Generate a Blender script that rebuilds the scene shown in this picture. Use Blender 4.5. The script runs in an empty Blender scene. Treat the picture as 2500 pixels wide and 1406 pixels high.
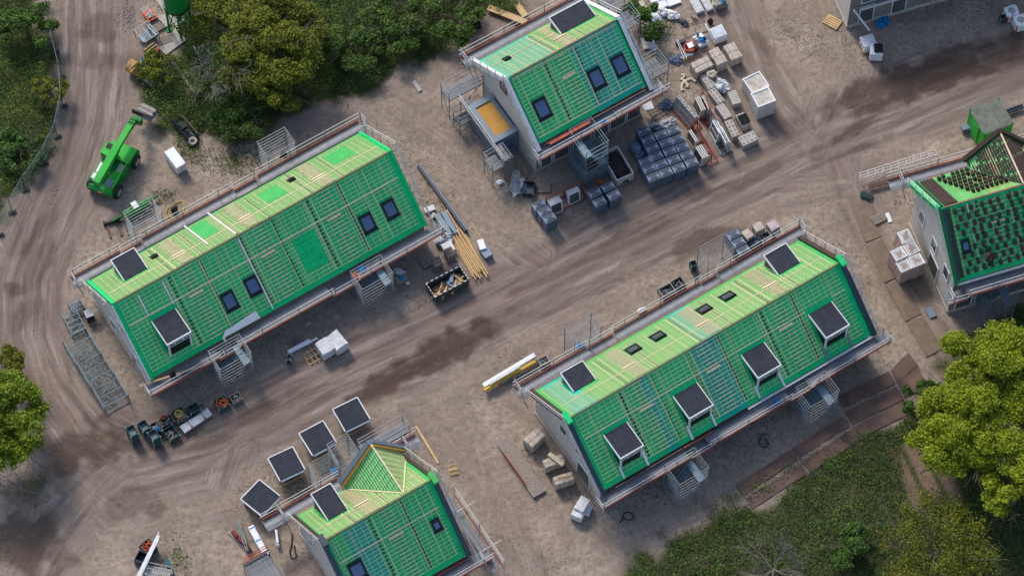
import bpy, math, random
import numpy as np
from mathutils import Vector, Matrix
R = math.radians
random.seed(7); rng = np.random.default_rng(7)
sc = bpy.context.scene
# ------------------------------------------------------------------ camera
TILT, ROLL, CAMH, FPX, CY = 0.484, -0.009, 208.0, 8000.0, -105.0
_f = np.array([0, math.sin(TILT), -math.cos(TILT)]); _u = np.array([0, math.cos(TILT), math.sin(TILT)]); _r = np.array([1., 0, 0])
AR = math.cos(ROLL)*_r + math.sin(ROLL)*_u; AU = -math.sin(ROLL)*_r + math.cos(ROLL)*_u
cd = bpy.data.cameras.new("camera"); cam = bpy.data.objects.new("camera", cd); sc.collection.objects.link(cam)
cam.matrix_world = Matrix(((AR[0], AU[0], -_f[0], 0), (AR[1], AU[1], -_f[1], CY), (AR[2], AU[2], -_f[2], CAMH), (0, 0, 0, 1)))
cd.sensor_width = 36; cd.lens = FPX/2500*36; cd.clip_start = 1; cd.clip_end = 3000; sc.camera = cam
# ------------------------------------------------------------------ light
SUN_AZ, SUN_EL = R(118), R(42)      # azimuth measured from +x towards +y
w = bpy.data.worlds.new("World"); sc.world = w; w.use_nodes = True
wn = w.node_tree.nodes; bg = wn["Background"]; sky = wn.new("ShaderNodeTexSky"); sky.sky_type = 'NISHITA'; sky.sun_disc = False
sky.sun_elevation = SUN_EL; sky.sun_rotation = R(90)-SUN_AZ; sky.dust_density = 2.0
w.node_tree.links.new(sky.outputs[0], bg.inputs[0]); bg.inputs[1].default_value = 0.15
sl = bpy.data.lights.new("sun", 'SUN'); so = bpy.data.objects.new("sun", sl); sc.collection.objects.link(so)
sl.energy = 2.0; sl.angle = R(14); sl.color = (1, .93, .82)
sd = Vector((math.cos(SUN_EL)*math.cos(SUN_AZ), math.cos(SUN_EL)*math.sin(SUN_AZ), math.sin(SUN_EL)))
so.rotation_euler = sd.to_track_quat('Z', 'Y').to_euler(); so.location = sd*100
sc.view_settings.view_transform = 'Standard'; sc.view_settings.look = 'None'; sc.view_settings.gamma = 1; sc.view_settings.exposure = 0.5
sc.render.engine = 'CYCLES'

# ------------------------------------------------------------------ helpers
def ray(u, v):
    d = _f + AR*(u-1250)/FPX - AU*(v-703)/FPX
    return np.array([0, CY, CAMH]), d
def G(u, v, z=0.0):
    c, d = ray(u, v); k = (z-c[2])/d[2]; p = c+d*k
    return Vector((p[0], p[1], z))
def zz(s, ox, oy):                       # magnified crop coordinates -> photo pixels
    return lambda x, y: (ox+x/s, oy+y/s)

MATS = {}
def M(name, c, c2=None, rough=.7, scale=3.0, bump=0.0, metal=0.0, spec=.2, detail=4, bscale=None, trans=0):
    if name in MATS: return MATS[name]
    m = bpy.data.materials.new(name); m.use_nodes = True; nt = m.node_tree; b = nt.nodes["Principled BSDF"]
    b.inputs["Roughness"].default_value = rough; b.inputs["Metallic"].default_value = metal
    b.inputs["Specular IOR Level"].default_value = spec
    if trans: b.inputs["Transmission Weight"].default_value = trans
    if c2 is None: c2 = tuple(x*.72 for x in c)
    tc = nt.nodes.new("ShaderNodeNewGeometry"); n = nt.nodes.new("ShaderNodeTexNoise")
    n.inputs["Scale"].default_value = scale; n.inputs["Detail"].default_value = detail; n.inputs["Roughness"].default_value = .65
    nt.links.new(tc.outputs["Position"], n.inputs["Vector"])
    r = nt.nodes.new("ShaderNodeValToRGB"); r.color_ramp.elements[0].position = .33; r.color_ramp.elements[1].position = .67
    r.color_ramp.elements[0].color = (*c2, 1); r.color_ramp.elements[1].color = (*c, 1)
    nt.links.new(n.outputs["Fac"], r.inputs[0]); nt.links.new(r.outputs[0], b.inputs["Base Color"])
    if bump:
        n2 = nt.nodes.new("ShaderNodeTexNoise"); n2.inputs["Scale"].default_value = bscale or scale*2; n2.inputs["Detail"].default_value = 3
        nt.links.new(tc.outputs["Position"], n2.inputs["Vector"])
        bp = nt.nodes.new("ShaderNodeBump"); bp.inputs["Strength"].default_value = bump; bp.inputs["Distance"].default_value = .1
        nt.links.new(n2.outputs["Fac"], bp.inputs["Height"]); nt.links.new(bp.outputs[0], b.inputs["Normal"])
    MATS[name] = m; return m

class MB:
    def __init__(s): s.v = []; s.f = []; s.m = []
    def poly(s, pts, mi=0):
        i = len(s.v); s.v += [tuple(p) for p in pts]; s.f.append(tuple(range(i, i+len(pts)))); s.m.append(mi)
    def hexa(s, p, mi=0, top=None):          # p: 4 bottom (ccw), 4 top
        i = len(s.v); s.v += [tuple(q) for q in p]
        for k, f in enumerate(((3, 2, 1, 0), (4, 5, 6, 7), (0, 1, 5, 4), (1, 2, 6, 5), (2, 3, 7, 6), (3, 0, 4, 7))):
            s.f.append(tuple(i+a for a in f)); s.m.append(top if (k == 1 and top is not None) else mi)
    def box(s, cx, cy, z0, sx, sy, sz, rz=0, mi=0, top=None, tap=0):
        c, n = math.cos(rz), math.sin(rz); P = []
        for z, t in ((z0, 0), (z0+sz, tap)):
            for a, b in ((-1, -1), (1, -1), (1, 1), (-1, 1)):
                x, y = a*(sx/2-t), b*(sy/2-t); P.append((cx+x*c-y*n, cy+x*n+y*c, z))
        s.hexa(P, mi, top)
    def bar(s, a, b, wd=.05, ht=None, mi=0, n=None):   # square bar between two points
        a = Vector(a); b = Vector(b); ht = ht or wd; d = (b-a)
        if d.length < 1e-6: return
        d.normalize(); up = Vector((0, 0, 1)) if abs(d.z) < .95 else Vector((1, 0, 0))
        x = d.cross(up).normalized(); y = x.cross(d).normalized()
        P = [q+x*i*wd/2+y*j*ht/2 for q in (a, b) for i, j in ((-1, -1), (1, -1), (1, 1), (-1, 1))]
        s.hexa(P, mi)
    def tube(s, pts, r=.03, n=6, mi=0, cap=True):
        pts = [Vector(p) for p in pts]; rs = r if isinstance(r, (list, tuple)) else [r]*len(pts); i0 = len(s.v)
        for k, p in enumerate(pts):
            d = (pts[min(k+1, len(pts)-1)]-pts[max(k-1, 0)]).normalized()
            up = Vector((0, 0, 1)) if abs(d.z) < .9 else Vector((1, 0, 0))
            x = d.cross(up).normalized(); y = x.cross(d)
            for j in range(n):
                a = 2*math.pi*j/n; s.v.append(tuple(p+x*math.cos(a)*rs[k]+y*math.sin(a)*rs[k]))
        for k in range(len(pts)-1):
            for j in range(n):
                a = i0+k*n+j; b = i0+k*n+(j+1) % n; s.f.append((a, b, b+n, a+n)); s.m.append(mi)
        if cap:
            s.f.append(tuple(i0+j for j in range(n))); s.m.append(mi)
            e = i0+(len(pts)-1)*n; s.f.append(tuple(e+n-1-j for j in range(n))); s.m.append(mi)
    def lathe(s, prof, n=24, c=(0, 0), mi=0):
        i0 = len(s.v)
        for r, z in prof:
            for j in range(n):
                a = 2*math.pi*j/n; s.v.append((c[0]+r*math.cos(a), c[1]+r*math.sin(a), z))
        for k in range(len(prof)-1):
            for j in range(n):
                a = i0+k*n+j; b = i0+k*n+(j+1) % n; s.f.append((a, b, b+n, a+n)); s.m.append(mi)
        e = i0+(len(prof)-1)*n
        s.f.append(tuple(e+j for j in range(n))); s.m.append(mi)
        s.f.append(tuple(i0+n-1-j for j in range(n))); s.m.append(mi)
    def blob(s, cx, cy, cz, rx, ry, rz, amp=.2, n=10, mi=0, seed=0, flat=True):
        rr = random.Random(seed*31+5); i0 = len(s.v); m = n*2
        ph = [rr.uniform(0, 6.28) for _ in range(8)]
        for a in range(n+1):
            t = math.pi*a/n
            for b in range(m):
                p = 2*math.pi*b/m
                k = 1+amp*(math.sin(3*p+ph[0]+2*t)*.4+math.sin(5*t+ph[1]+2*p)*.4+math.sin(7*p+ph[2]-4*t)*.3+rr.uniform(-.4, .4)*math.sin(t))
                z = cz+rz*math.cos(t)*k
                s.v.append((cx+rx*math.sin(t)*math.cos(p)*k, cy+ry*math.sin(t)*math.sin(p)*k, max(z, 0.005) if flat else z))
        for a in range(n):
            for b in range(m):
                q = i0+a*m+b; w_ = i0+a*m+(b+1) % m; s.f.append((q, q+m, w_+m, w_)); s.m.append(mi)
    def build(s, name, mats, parent=None, smooth=False):
        me = bpy.data.meshes.new(name); me.from_pydata(s.v, [], s.f)
        if not isinstance(mats, (list, tuple)): mats = [mats]
        for m in mats: me.materials.append(m)
        if len(mats) > 1: me.polygons.foreach_set('material_index', s.m)
        if smooth: me.polygons.foreach_set('use_smooth', [True]*len(me.polygons))
        me.update()
        o = bpy.data.objects.new(name, me); sc.collection.objects.link(o)
        if parent: o.parent = parent
        return o
def tag(o, label=None, cat=None, group=None, kind=None):
    if label: o['label'] = label
    if cat: o['category'] = cat
    if group: o['group'] = group
    if kind: o['kind'] = kind
    return o
def thing(name, label, cat, loc, rz=0, group=None):
    o = bpy.data.objects.new(name, None); o.empty_display_size = .3; sc.collection.objects.link(o); o.location = loc; o.rotation_euler = (0, 0, rz)
    return tag(o, label, cat, group)
def solo(mb, name, mats, label, cat, loc, rz=0, group=None, smooth=False):
    o = mb.build(name, mats, None, smooth); o.location = loc; o.rotation_euler = (0, 0, rz); return tag(o, label, cat, group)
def copy_tree(o, parent=None):
    c = o.copy(); sc.collection.objects.link(c)
    if parent is not None: c.parent = parent
    for ch in [q for q in bpy.data.objects if q.parent == o]: copy_tree(ch, c)
    return c
def qb(q, h=0.0):
    """four photo corners (front-left, front-right, back-right, back-left) at height h -> centre, yaw, width, depth on the ground"""
    P = [G(u, v, h) for u, v in q]; c = sum(P, Vector())/4
    a = (P[1]-P[0]+P[2]-P[3])/2; b = (P[3]-P[0]+P[2]-P[1])/2
    return Vector((c.x, c.y, 0)), math.atan2(a.y, a.x), a.length, b.length
TH = 0.556

# ------------------------------------------------------------------ materials
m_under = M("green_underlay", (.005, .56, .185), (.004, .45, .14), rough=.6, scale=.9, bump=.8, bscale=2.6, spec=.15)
m_under_sun = M("sunlit_underlay", (.07, .41, .11), (.05, .35, .09), rough=.6, scale=1.1, bump=.6, bscale=2.2, spec=.15)  # same membrane for the sunlit side, sunlight put into the colour
m_teal = M("teal_underlay", (.004, .43, .30), (.003, .35, .24), rough=.6, scale=1.2, bump=.2, bscale=5, spec=.15)
m_batten = M("batten_wood", (.76, .68, .38), (.64, .57, .31), rough=.7, scale=5)
m_batten2 = M("fresh_batten", (.74, .62, .42), (.60, .48, .3), rough=.7, scale=4)
m_seam = M("dark_seam", (.002, .12, .06), (.001, .06, .03), rough=.6, scale=6)  # dark seams with their shadow in the colour, also used for print
m_ridgew = M("ridge_board", (.34, .2, .13), (.22, .13, .08), rough=.8)
m_wall = M("limestone_wall", (.56, .53, .48), (.47, .44, .40), rough=.9, scale=1.2, bump=.2)
m_wallg = M("grey_wall", (.22, .21, .2), (.17, .165, .16), rough=.9, scale=1.0)
m_found = M("foundation_insulation", (.5, .47, .38), (.36, .33, .27), rough=.9, scale=3)
m_felt = M("bitumen_felt", (.036, .042, .058), (.02, .025, .036), rough=.75, scale=2.2, bump=.2, bscale=60)
m_white = M("white_paint", (.72, .73, .74), (.6, .61, .62), rough=.45, scale=2)
m_whitew = M("white_wood", (.62, .6, .56), (.5, .48, .45), rough=.6, scale=3)
m_dark = M("dark_cheek", (.02, .022, .026), (.012, .013, .016), rough=.6)
m_frame = M("roof_window_frame", (.016, .02, .03), (.01, .013, .02), rough=.4)
m_glass = M("window_glass", (.07, .12, .25), (.05, .09, .19), rough=.06, spec=.9, scale=.8)
m_glassg = M("grey_glass", (.09, .11, .11), (.06, .075, .08), rough=.1, spec=.8, scale=1)
m_alu = M("galvanised_tube", (.27, .30, .31), (.18, .205, .215), rough=.4, metal=.35, scale=4)
m_rail = M("white_guard_rail", (.60, .58, .55), (.46, .44, .42), rough=.45, scale=4)
m_blue_steel = M("blue_grey_steel", (.22, .3, .35), (.15, .22, .27), rough=.5, metal=.3, scale=3)
m_deck = M("steel_deck", (.20, .21, .225), (.15, .155, .17), rough=.55, metal=.2, scale=2)
m_deckl = M("deck_seam", (.36, .36, .37), rough=.55, metal=.2)
m_red = M("red_toe_board", (.42, .09, .045), (.3, .055, .03), rough=.6, scale=3)
m_orange = M("orange_plastic", (.62, .12, .05), (.48, .09, .04), rough=.5)
m_slate = M("dark_blue_trim", (.02, .035, .06), (.014, .024, .045), rough=.35, spec=.6)
m_zinc = M("zinc_sheet", (.19, .25, .31), (.15, .2, .26), rough=.4, metal=.3)
m_brown = M("brown_trim", (.06, .04, .033), (.04, .028, .024), rough=.6)
m_wood = M("pine_wood", (.62, .43, .22), (.46, .3, .14), rough=.75, scale=4)
m_woodg = M("grey_wood", (.3, .25, .21), (.19, .16, .14), rough=.85, scale=5)
m_osb = M("osb_board", (.55, .3, .07), (.4, .2, .045), rough=.8, scale=9)
m_blue = M("blue_sheet", (.01, .25, .55), (.008, .15, .38), rough=.5, scale=4, bump=.3)
m_black = M("black_plastic", (.012, .012, .014), (.007, .007, .008), rough=.5)
m_stone = M("wrapped_stone", (.5, .43, .36), (.36, .31, .26), rough=.5, scale=4, bump=.3, bscale=7)
m_conc = M("concrete_block", (.46, .43, .39), (.3, .28, .26), rough=.9, scale=6)
m_foil = M("white_foil", (.7, .71, .72), (.5, .5, .52), rough=.35, scale=3, bump=.6, bscale=9)
m_clear = M("clear_foil", (.42, .43, .45), (.24, .25, .27), rough=.25, scale=4, bump=.9, bscale=9, spec=.9)
m_greenp = M("green_paint", (.02, .42, .04), (.014, .33, .03), rough=.35, scale=1.5)
m_greend = M("dark_green_paint", (.006, .2, .035), (.004, .15, .028), rough=.4, scale=1.5)
m_greenb = M("green_steel_box", (.05, .10, .09), (.03, .065, .06), rough=.6, scale=4)
m_rust = M("rusty_steel", (.17, .105, .08), (.095, .065, .056), rough=.8, scale=.8, bump=.1)
m_rubber = M("rubber", (.04, .04, .043), (.025, .025, .027), rough=.8)
m_tile = M("clay_tile", (.065, .04, .035), (.035, .024, .022), rough=.6, scale=6)
m_yellow = M("yellow_plastic", (.7, .45, .03), (.5, .33, .03), rough=.5)
m_cream = M("cream_bag", (.55, .5, .38), (.42, .37, .27), rough=.8, scale=6)
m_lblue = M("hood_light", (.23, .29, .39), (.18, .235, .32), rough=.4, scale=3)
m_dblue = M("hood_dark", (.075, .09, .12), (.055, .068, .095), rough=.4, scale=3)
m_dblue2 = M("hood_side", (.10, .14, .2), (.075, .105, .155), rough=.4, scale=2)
m_red2 = M("red_paint", (.30, .045, .03), (.2, .035, .025), rough=.5)
m_ins = M("white_insulation", (.8, .82, .85), (.66, .68, .72), rough=.6, scale=2)
m_rubble = M("dark_rubble", (.07, .05, .05), (.02, .015, .017), rough=.9, scale=7)
m_bark = M("bark", (.14, .12, .10), (.09, .075, .06), rough=.9, scale=6)
m_twig = M("bare_twig", (.24, .22, .19), (.16, .15, .13), rough=.9, scale=6)

# ------------------------------------------------------------------ noise for ground and plants
def vnoise(x, y, seed=0):
    xi = np.floor(x).astype(np.int64); yi = np.floor(y).astype(np.int64); xf = x-xi; yf = y-yi
    def h(a, b):
        n = (a*374761393+b*668265263+seed*1274126177) & 0x7fffffff
        n = ((n ^ (n >> 13))*1274126177) & 0x7fffffff
        return ((n ^ (n >> 16)) & 0xffff)/65535.0
    sx = xf*xf*(3-2*xf); sy = yf*yf*(3-2*yf)
    return (h(xi, yi)*(1-sx)+h(xi+1, yi)*sx)*(1-sy)+(h(xi, yi+1)*(1-sx)+h(xi+1, yi+1)*sx)*sy
def fbm(x, y, seed=0, o=4):
    a = 0; k = .5; t = 0
    for i in range(o): a = a+k*vnoise(x*2**i, y*2**i, seed+i); t += k; k *= .5
    return a/t
def gp(pts): return np.array([G(u, v)[:2] for u, v in pts])
def inside(P, X, Y):
    r = np.zeros(X.shape, bool); n = len(P)
    for i in range(n):
        x1, y1 = P[i]; x2, y2 = P[(i+1) % n]
        if y1 == y2: continue
        c = ((y1 > Y) != (y2 > Y)) & (X < (x2-x1)*(Y-y1)/(y2-y1)+x1); r ^= c
    return r
def polydist(P, X, Y, closed=False):
    best = np.full(X.shape, 1e9); S = np.zeros(X.shape); T = np.zeros(X.shape); acc = 0
    for i in range(len(P)-(0 if closed else 1)):
        a = P[i]; b = P[(i+1) % len(P)]; d = b-a; L = np.hypot(*d)
        if L < 1e-6: continue
        k = np.clip(((X-a[0])*d[0]+(Y-a[1])*d[1])/L**2, 0, 1); qx = X-a[0]-k*d[0]; qy = Y-a[1]-k*d[1]; r = np.hypot(qx, qy)
        sg = np.sign(d[0]*qy-d[1]*qx); m = r < best
        best = np.where(m, r, best); S = np.where(m, acc+k*L, S); T = np.where(m, r*sg, T); acc += L
    return best, S, T
def soft(P, X, Y, wdt=.8):
    d, _, _ = polydist(P, X, Y, True); ins = inside(P, X, Y); sdv = np.where(ins, d, -d)
    return np.clip(sdv/wdt*.5+.5, 0, 1)
VEG_A = gp([(-400, -300), (112, -300), (112, 60), (135, 160), (148, 260), (138, 350), (108, 400), (60, 470), (20, 540), (-60, 640), (-400, 700)])
VEG_B = gp([(425, 120), (400, -200), (1300, -200), (1265, 5), (1195, 50), (1130, 95), (1090, 140), (1010, 168), (930, 205), (880, 235), (770, 265), (690, 300), (610, 335), (520, 350), (470, 300), (400, 330), (345, 260), (322, 190), (350, 150), (420, 130)])
VEG_C = gp([(1380, 1500), (1600, 1330), (1740, 1270), (1860, 1232), (1960, 1150), (2080, 1085), (2180, 1035), (2290, 970), (2290, 900), (2420, 760), (3000, 500), (3000, 1700), (1380, 1700)])
ROADS = [[(225, -150), (228, 120), (215, 300), (178, 430), (118, 560), (75, 680), (72, 820), (118, 950), (200, 1060), (330, 1120), (520, 1075), (760, 960), (1000, 850), (1230, 740), (1450, 620), (1700, 490), (1900, 390), (2080, 300), (2300, 210), (2650, 90)],
         [(300, 1130), (200, 1230), (120, 1330), (40, 1480)], [(1730, -120), (1830, 150), (1890, 250), (1990, 360)], [(2060, 380), (2130, 560), (2240, 760), (2350, 900)],
         [(1000, 1000), (1130, 1120), (1240, 1260), (1300, 1420)], [(960, 260), (1130, 380), (1180, 520), (1330, 620)], [(700, 300), (900, 260), (1060, 210), (1180, 90), (1300, 0)], [(1750, 560), (1900, 480), (2060, 460), (2150, 420)], [(660, 1120), (900, 1020), (1100, 960), (1250, 860), (1500, 720)], [(150, 1150), (330, 1290), (560, 1230), (600, 1100)], [(1120, 1000), (1180, 1180), (1160, 1420)], [(1180, 930), (1330, 1020), (1400, 1180), (1500, 1300), (1700, 1230)], [(2000, -40), (2060, 160), (2000, 300)]]

# ------------------------------------------------------------------ ground (one sheet)
def axis(a, b, st, far):
    c = list(np.arange(a, b, st)); lo = []; x = a; s_ = st
    while x > -far: s_ *= 1.35; x -= s_; lo.append(x)
    hi = []; x = c[-1]; s_ = st
    while x < far: s_ *= 1.35; x += s_; hi.append(x)
    return np.array(lo[::-1]+c+hi)
gx = axis(-41, 43, .15, 500); gy = axis(-31, 33, .15, 500); X, Y = np.meshgrid(gx, gy)
road = np.zeros(X.shape); RS = np.zeros(X.shape); RT = np.zeros(X.shape); bestd = np.full(X.shape, 1e9); ruts = np.zeros(X.shape)
for i, p in enumerate(ROADS):
    d, S, T = polydist(gp(p), X, Y); hw = ([3.2, 2.2, 2.1, 1.6, 1.3, 1.2]+[1.0]*7)[i]; st = ([1, .8, .8, .8, .45, .35]+[.4, .5, .4, .45, .35, .35, .4])[i]
    d2 = d+(fbm(X*.35, Y*.35, 9+i)-.5)*2.6
    road = np.maximum(road, st*np.clip((hw-d2)/1.6+.5, 0, 1)); m = d < bestd
    bestd = np.where(m, d, bestd); RS = np.where(m, S, RS); RT = np.where(m, T, RT)
    wob = (fbm(S*.12, S*0+i, 20)-.5)*1.6
    for off in ((-.95, .95, -2.1, 2.2) if i == 0 else (-.9, .9)):
        ruts = np.maximum(ruts, st*np.exp(-((T-off-wob)/.28)**2)*np.clip(1.3-d/4, 0, 1)*(.3+.9*fbm(S*.2, T*0+off, 31)))
wet = np.zeros(X.shape)
for (u, v, a, b, ang, st) in [(1065, 868, 7.0, 1.55, 30, 1.0), (950, 930, 3.2, .9, 28, 1.0), (2250, 190, 9.5, 1.9, 20, .9), (2060, 330, 3.4, .5, 30, .8), (1560, 560, 4.5, .7, 26, .55), (1730, 600, 3.0, 1.1, 26, .6), (620, 1010, 4.5, .8, 26, .55), (430, 1060, 3.0, 1.1, 30, .5), (330, 1230, 2.6, 1.3, 20, .5), (90, 640, 3.2, 1.2, 70, .5), (1330, 680, 3.5, .4, 28, .5), (1480, 700, 6.0, .35, 28, .4), (1700, 1000, 1, .1, 0, .1), (260, 150, 1.0, 2.6, 90, .45), (1870, 120, 3.0, .5, -52, .5), (1180, 810, 2.0, .9, 28, .8), (2290, 170, 7.5, 1.3, 20, .8), (2440, 130, 4, 1.6, 18, .7), (2130, 260, 3.0, .6, 25, .5), (1700, 590, 3.0, .8, 24, .75), (1500, 600, 2, .5, 30, .5),
                          (195, 1090, 3.2, 1.9, 20, .85), (32, 705, 1.1, .8, 0, .7), (100, 560, 3.6, .7, 60, .5), (235, 70, 1.3, 2.0, 90, .6), (460, 1030, 2.2, .6, 25, .5), (370, 1240, 1.2, .9, 10, .6), (520, 1075, 2.6, .7, 25, .5), (1780, 455, 4.0, .45, 25, .6), (1420, 640, 5, .35, 25, .45),
                          (2090, 365, 3.3, .35, 24, .6), (700, 985, 4, .4, 27, .4), (60, 1320, 2.6, 3.6, 70, .8), (70, 1200, 2.0, 1.6, 20, .6), (300, 1080, 3.0, .8, 10, .5), (60, 760, 1.6, 1.0, 70, .5), (1840, 430, 3.5, .5, 26, .5), (1930, 80, 1.6, .3, -50, .4), (2250, 30, 2.5, 1.0, 10, .4), (340, 140, .8, 2.6, 90, .3), (1900, 300, 2, .7, -40, .4)]:
    c = G(u, v); ca, sa = math.cos(R(ang)), math.sin(R(ang)); dx = X-c.x; dy = Y-c.y
    p = (dx*ca+dy*sa)/a; q = (-dx*sa+dy*ca)/b; r = np.sqrt(p*p+q*q)+(fbm(X*.9, Y*.9, 50)-.5)*1.3
    wet = np.maximum(wet, st*np.clip((1.05-r)*2.2, 0, 1))
veg = np.zeros(X.shape); nz = (fbm(X*.5, Y*.5, 77)-.5)*3
for P in (VEG_A, VEG_B, VEG_C):
    d, _, _ = polydist(P, X, Y, True); sdv = np.where(inside(P, X, Y), d, -d)+nz; veg = np.maximum(veg, np.clip(sdv/1.0+.5, 0, 1))
mulch = soft(gp([(2195, 1080), (2330, 1085), (2352, 1240), (2215, 1245)]), X, Y, .8)
stripe = np.clip(np.sin((X*.94+Y*.34)*2*math.pi/1.35)*3+2.2, 0, 1); mulch = mulch*stripe
fine = fbm(X*1.1, Y*1.1, 3); lump = fbm(X*3.1, Y*3.1, 5, 3)
Z = (fbm(X*.18, Y*.18, 1)-.5)*.10+(lump-.5)*.09*(1-road*.75)+(fine-.5)*.10*(1-road*.6)-ruts*.07-wet*.03
pile = G(500, 55); Z += .75*np.exp(-(((X-pile.x)/1.1)**2+((Y-pile.y)/.9)**2))
Z = np.where((np.abs(X) > 60) | (np.abs(Y) > 60), 0, Z)-.03
ny, nx = X.shape; idx = np.arange(nx*ny).reshape(ny, nx)
F = np.stack([idx[:-1, :-1], idx[:-1, 1:], idx[1:, 1:], idx[1:, :-1]], -1).reshape(-1, 4)
me = bpy.data.meshes.new("ground"); me.vertices.add(nx*ny); me.vertices.foreach_set('co', np.stack([X, Y, Z], -1).astype(np.float32).ravel())
me.loops.add(F.size); me.loops.foreach_set('vertex_index', F.astype(np.int32).ravel()); me.polygons.add(len(F)); me.polygons.foreach_set('loop_start', np.arange(0, F.size, 4, dtype=np.int32))
me.update(calc_edges=True); me.polygons.foreach_set('use_smooth', [True]*len(F))
for nm, arr in (("road", road), ("rs", RS), ("rt", RT), ("wet", wet), ("veg", veg), ("mulch", mulch), ("ruts", ruts)):
    at = me.attributes.new(nm, 'FLOAT', 'POINT'); at.data.foreach_set('value', arr.astype(np.float32).ravel())
ground = bpy.data.objects.new("ground", me); sc.collection.objects.link(ground); tag(ground, kind='structure', label='sandy construction site ground with brown wheel tracks')
gm = bpy.data.materials.new("site_ground"); gm.use_nodes = True; nt = gm.node_tree; N = nt.nodes; Lk = nt.links.new; pb = N["Principled BSDF"]; me.materials.append(gm)
def attr(n): a = N.new("ShaderNodeAttribute"); a.attribute_name = n; return a.outputs["Fac"]
def noise(vec, s, d=5, r=.6): n = N.new("ShaderNodeTexNoise"); n.inputs["Scale"].default_value = s; n.inputs["Detail"].default_value = d; n.inputs["Roughness"].default_value = r; Lk(vec, n.inputs["Vector"]); return n.outputs["Fac"]
def ramp(f, p0, p1, c0=(0, 0, 0, 1), c1=(1, 1, 1, 1)): r = N.new("ShaderNodeValToRGB"); e = r.color_ramp.elements; e[0].position = p0; e[1].position = p1; e[0].color = c0; e[1].color = c1; Lk(f, r.inputs[0]); return r.outputs[0]
def mix(f, a, b, mode='MIX'):
    m = N.new("ShaderNodeMix"); m.data_type = 'RGBA'; m.blend_type = mode
    if isinstance(f, float): m.inputs[0].default_value = f
    else: Lk(f, m.inputs[0])
    for k, q in ((6, a), (7, b)):
        if isinstance(q, tuple): m.inputs[k].default_value = (*q, 1)
        else: Lk(q, m.inputs[k])
    return m.outputs[2]
def math_(op, a, b): m = N.new("ShaderNodeMath"); m.operation = op; m.use_clamp = True; [Lk(q, m.inputs[k]) if not isinstance(q, float) else setattr(m.inputs[k], 'default_value', q) for k, q in enumerate((a, b))]; return m.outputs[0]
pos = N.new("ShaderNodeNewGeometry").outputs["Position"]
cmb = N.new("ShaderNodeCombineXYZ"); m1 = N.new("ShaderNodeMath"); m1.operation = 'MULTIPLY'; m1.inputs[1].default_value = .09; Lk(attr("rs"), m1.inputs[0]); Lk(m1.outputs[0], cmb.inputs[0]); Lk(attr("rt"), cmb.inputs[1])
streak = noise(cmb.outputs[0], 2.6, 6, .7); streak2 = noise(cmb.outputs[0], .8, 4, .6)
sand = mix(ramp(noise(pos, .35, 6), .35, .65), (.39, .318, .256), (.265, .212, .170))
sand = mix(ramp(noise(pos, 2.6, 6, .75), .42, .68), sand, (.195, .15, .118))
clod = math_('MULTIPLY', ramp(noise(pos, .22, 5), .45, .6), ramp(noise(pos, 5.5, 4, .6), .52, .66)); sand = mix(clod, sand, (.085, .075, .055))
rc = mix(ramp(streak, .36, .64), (.14, .104, .088), (.37, .30, .255)); rc = mix(math_('MULTIPLY', ramp(streak2, .4, .6), .7), rc, (.185, .136, .113))
rc = mix(ramp(noise(pos, 8, 5, .7), .5, .75), rc, (.17, .128, .105))
col = mix(attr("road"), sand, rc); col = mix(math_('MULTIPLY', attr("ruts"), .4), col, (.10, .078, .068))
wf = math_('MULTIPLY', attr("wet"), ramp(noise(pos, 1.6, 6, .7), .15, .45)); col = mix(math_('MULTIPLY', wf, .85), col, (.062, .036, .026))
soil = mix(ramp(noise(pos, 1.3, 6, .7), .35, .65), (.05, .065, .022), (.11, .10, .055)); soil = mix(ramp(noise(pos, 6, 5, .7), .45, .7), soil, (.03, .045, .014))
col = mix(attr("veg"), col, soil); mul = mix(ramp(noise(pos, 7, 5, .8), .4, .65), (.24, .165, .12), (.12, .085, .06)); col = mix(attr("mulch"), col, mul)
pb.inputs["Specular IOR Level"].default_value = .06; Lk(col, pb.inputs["Base Color"]); rr_ = mix(wf, (.92, .92, .92), (.5, .5, .5)); Lk(rr_, pb.inputs["Roughness"])
bp = N.new("ShaderNodeBump"); bp.inputs["Strength"].default_value = .5; bp.inputs["Distance"].default_value = .12; Lk(noise(pos, 4.5, 6, .75), bp.inputs["Height"]); Lk(bp.outputs[0], pb.inputs["Normal"])

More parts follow.
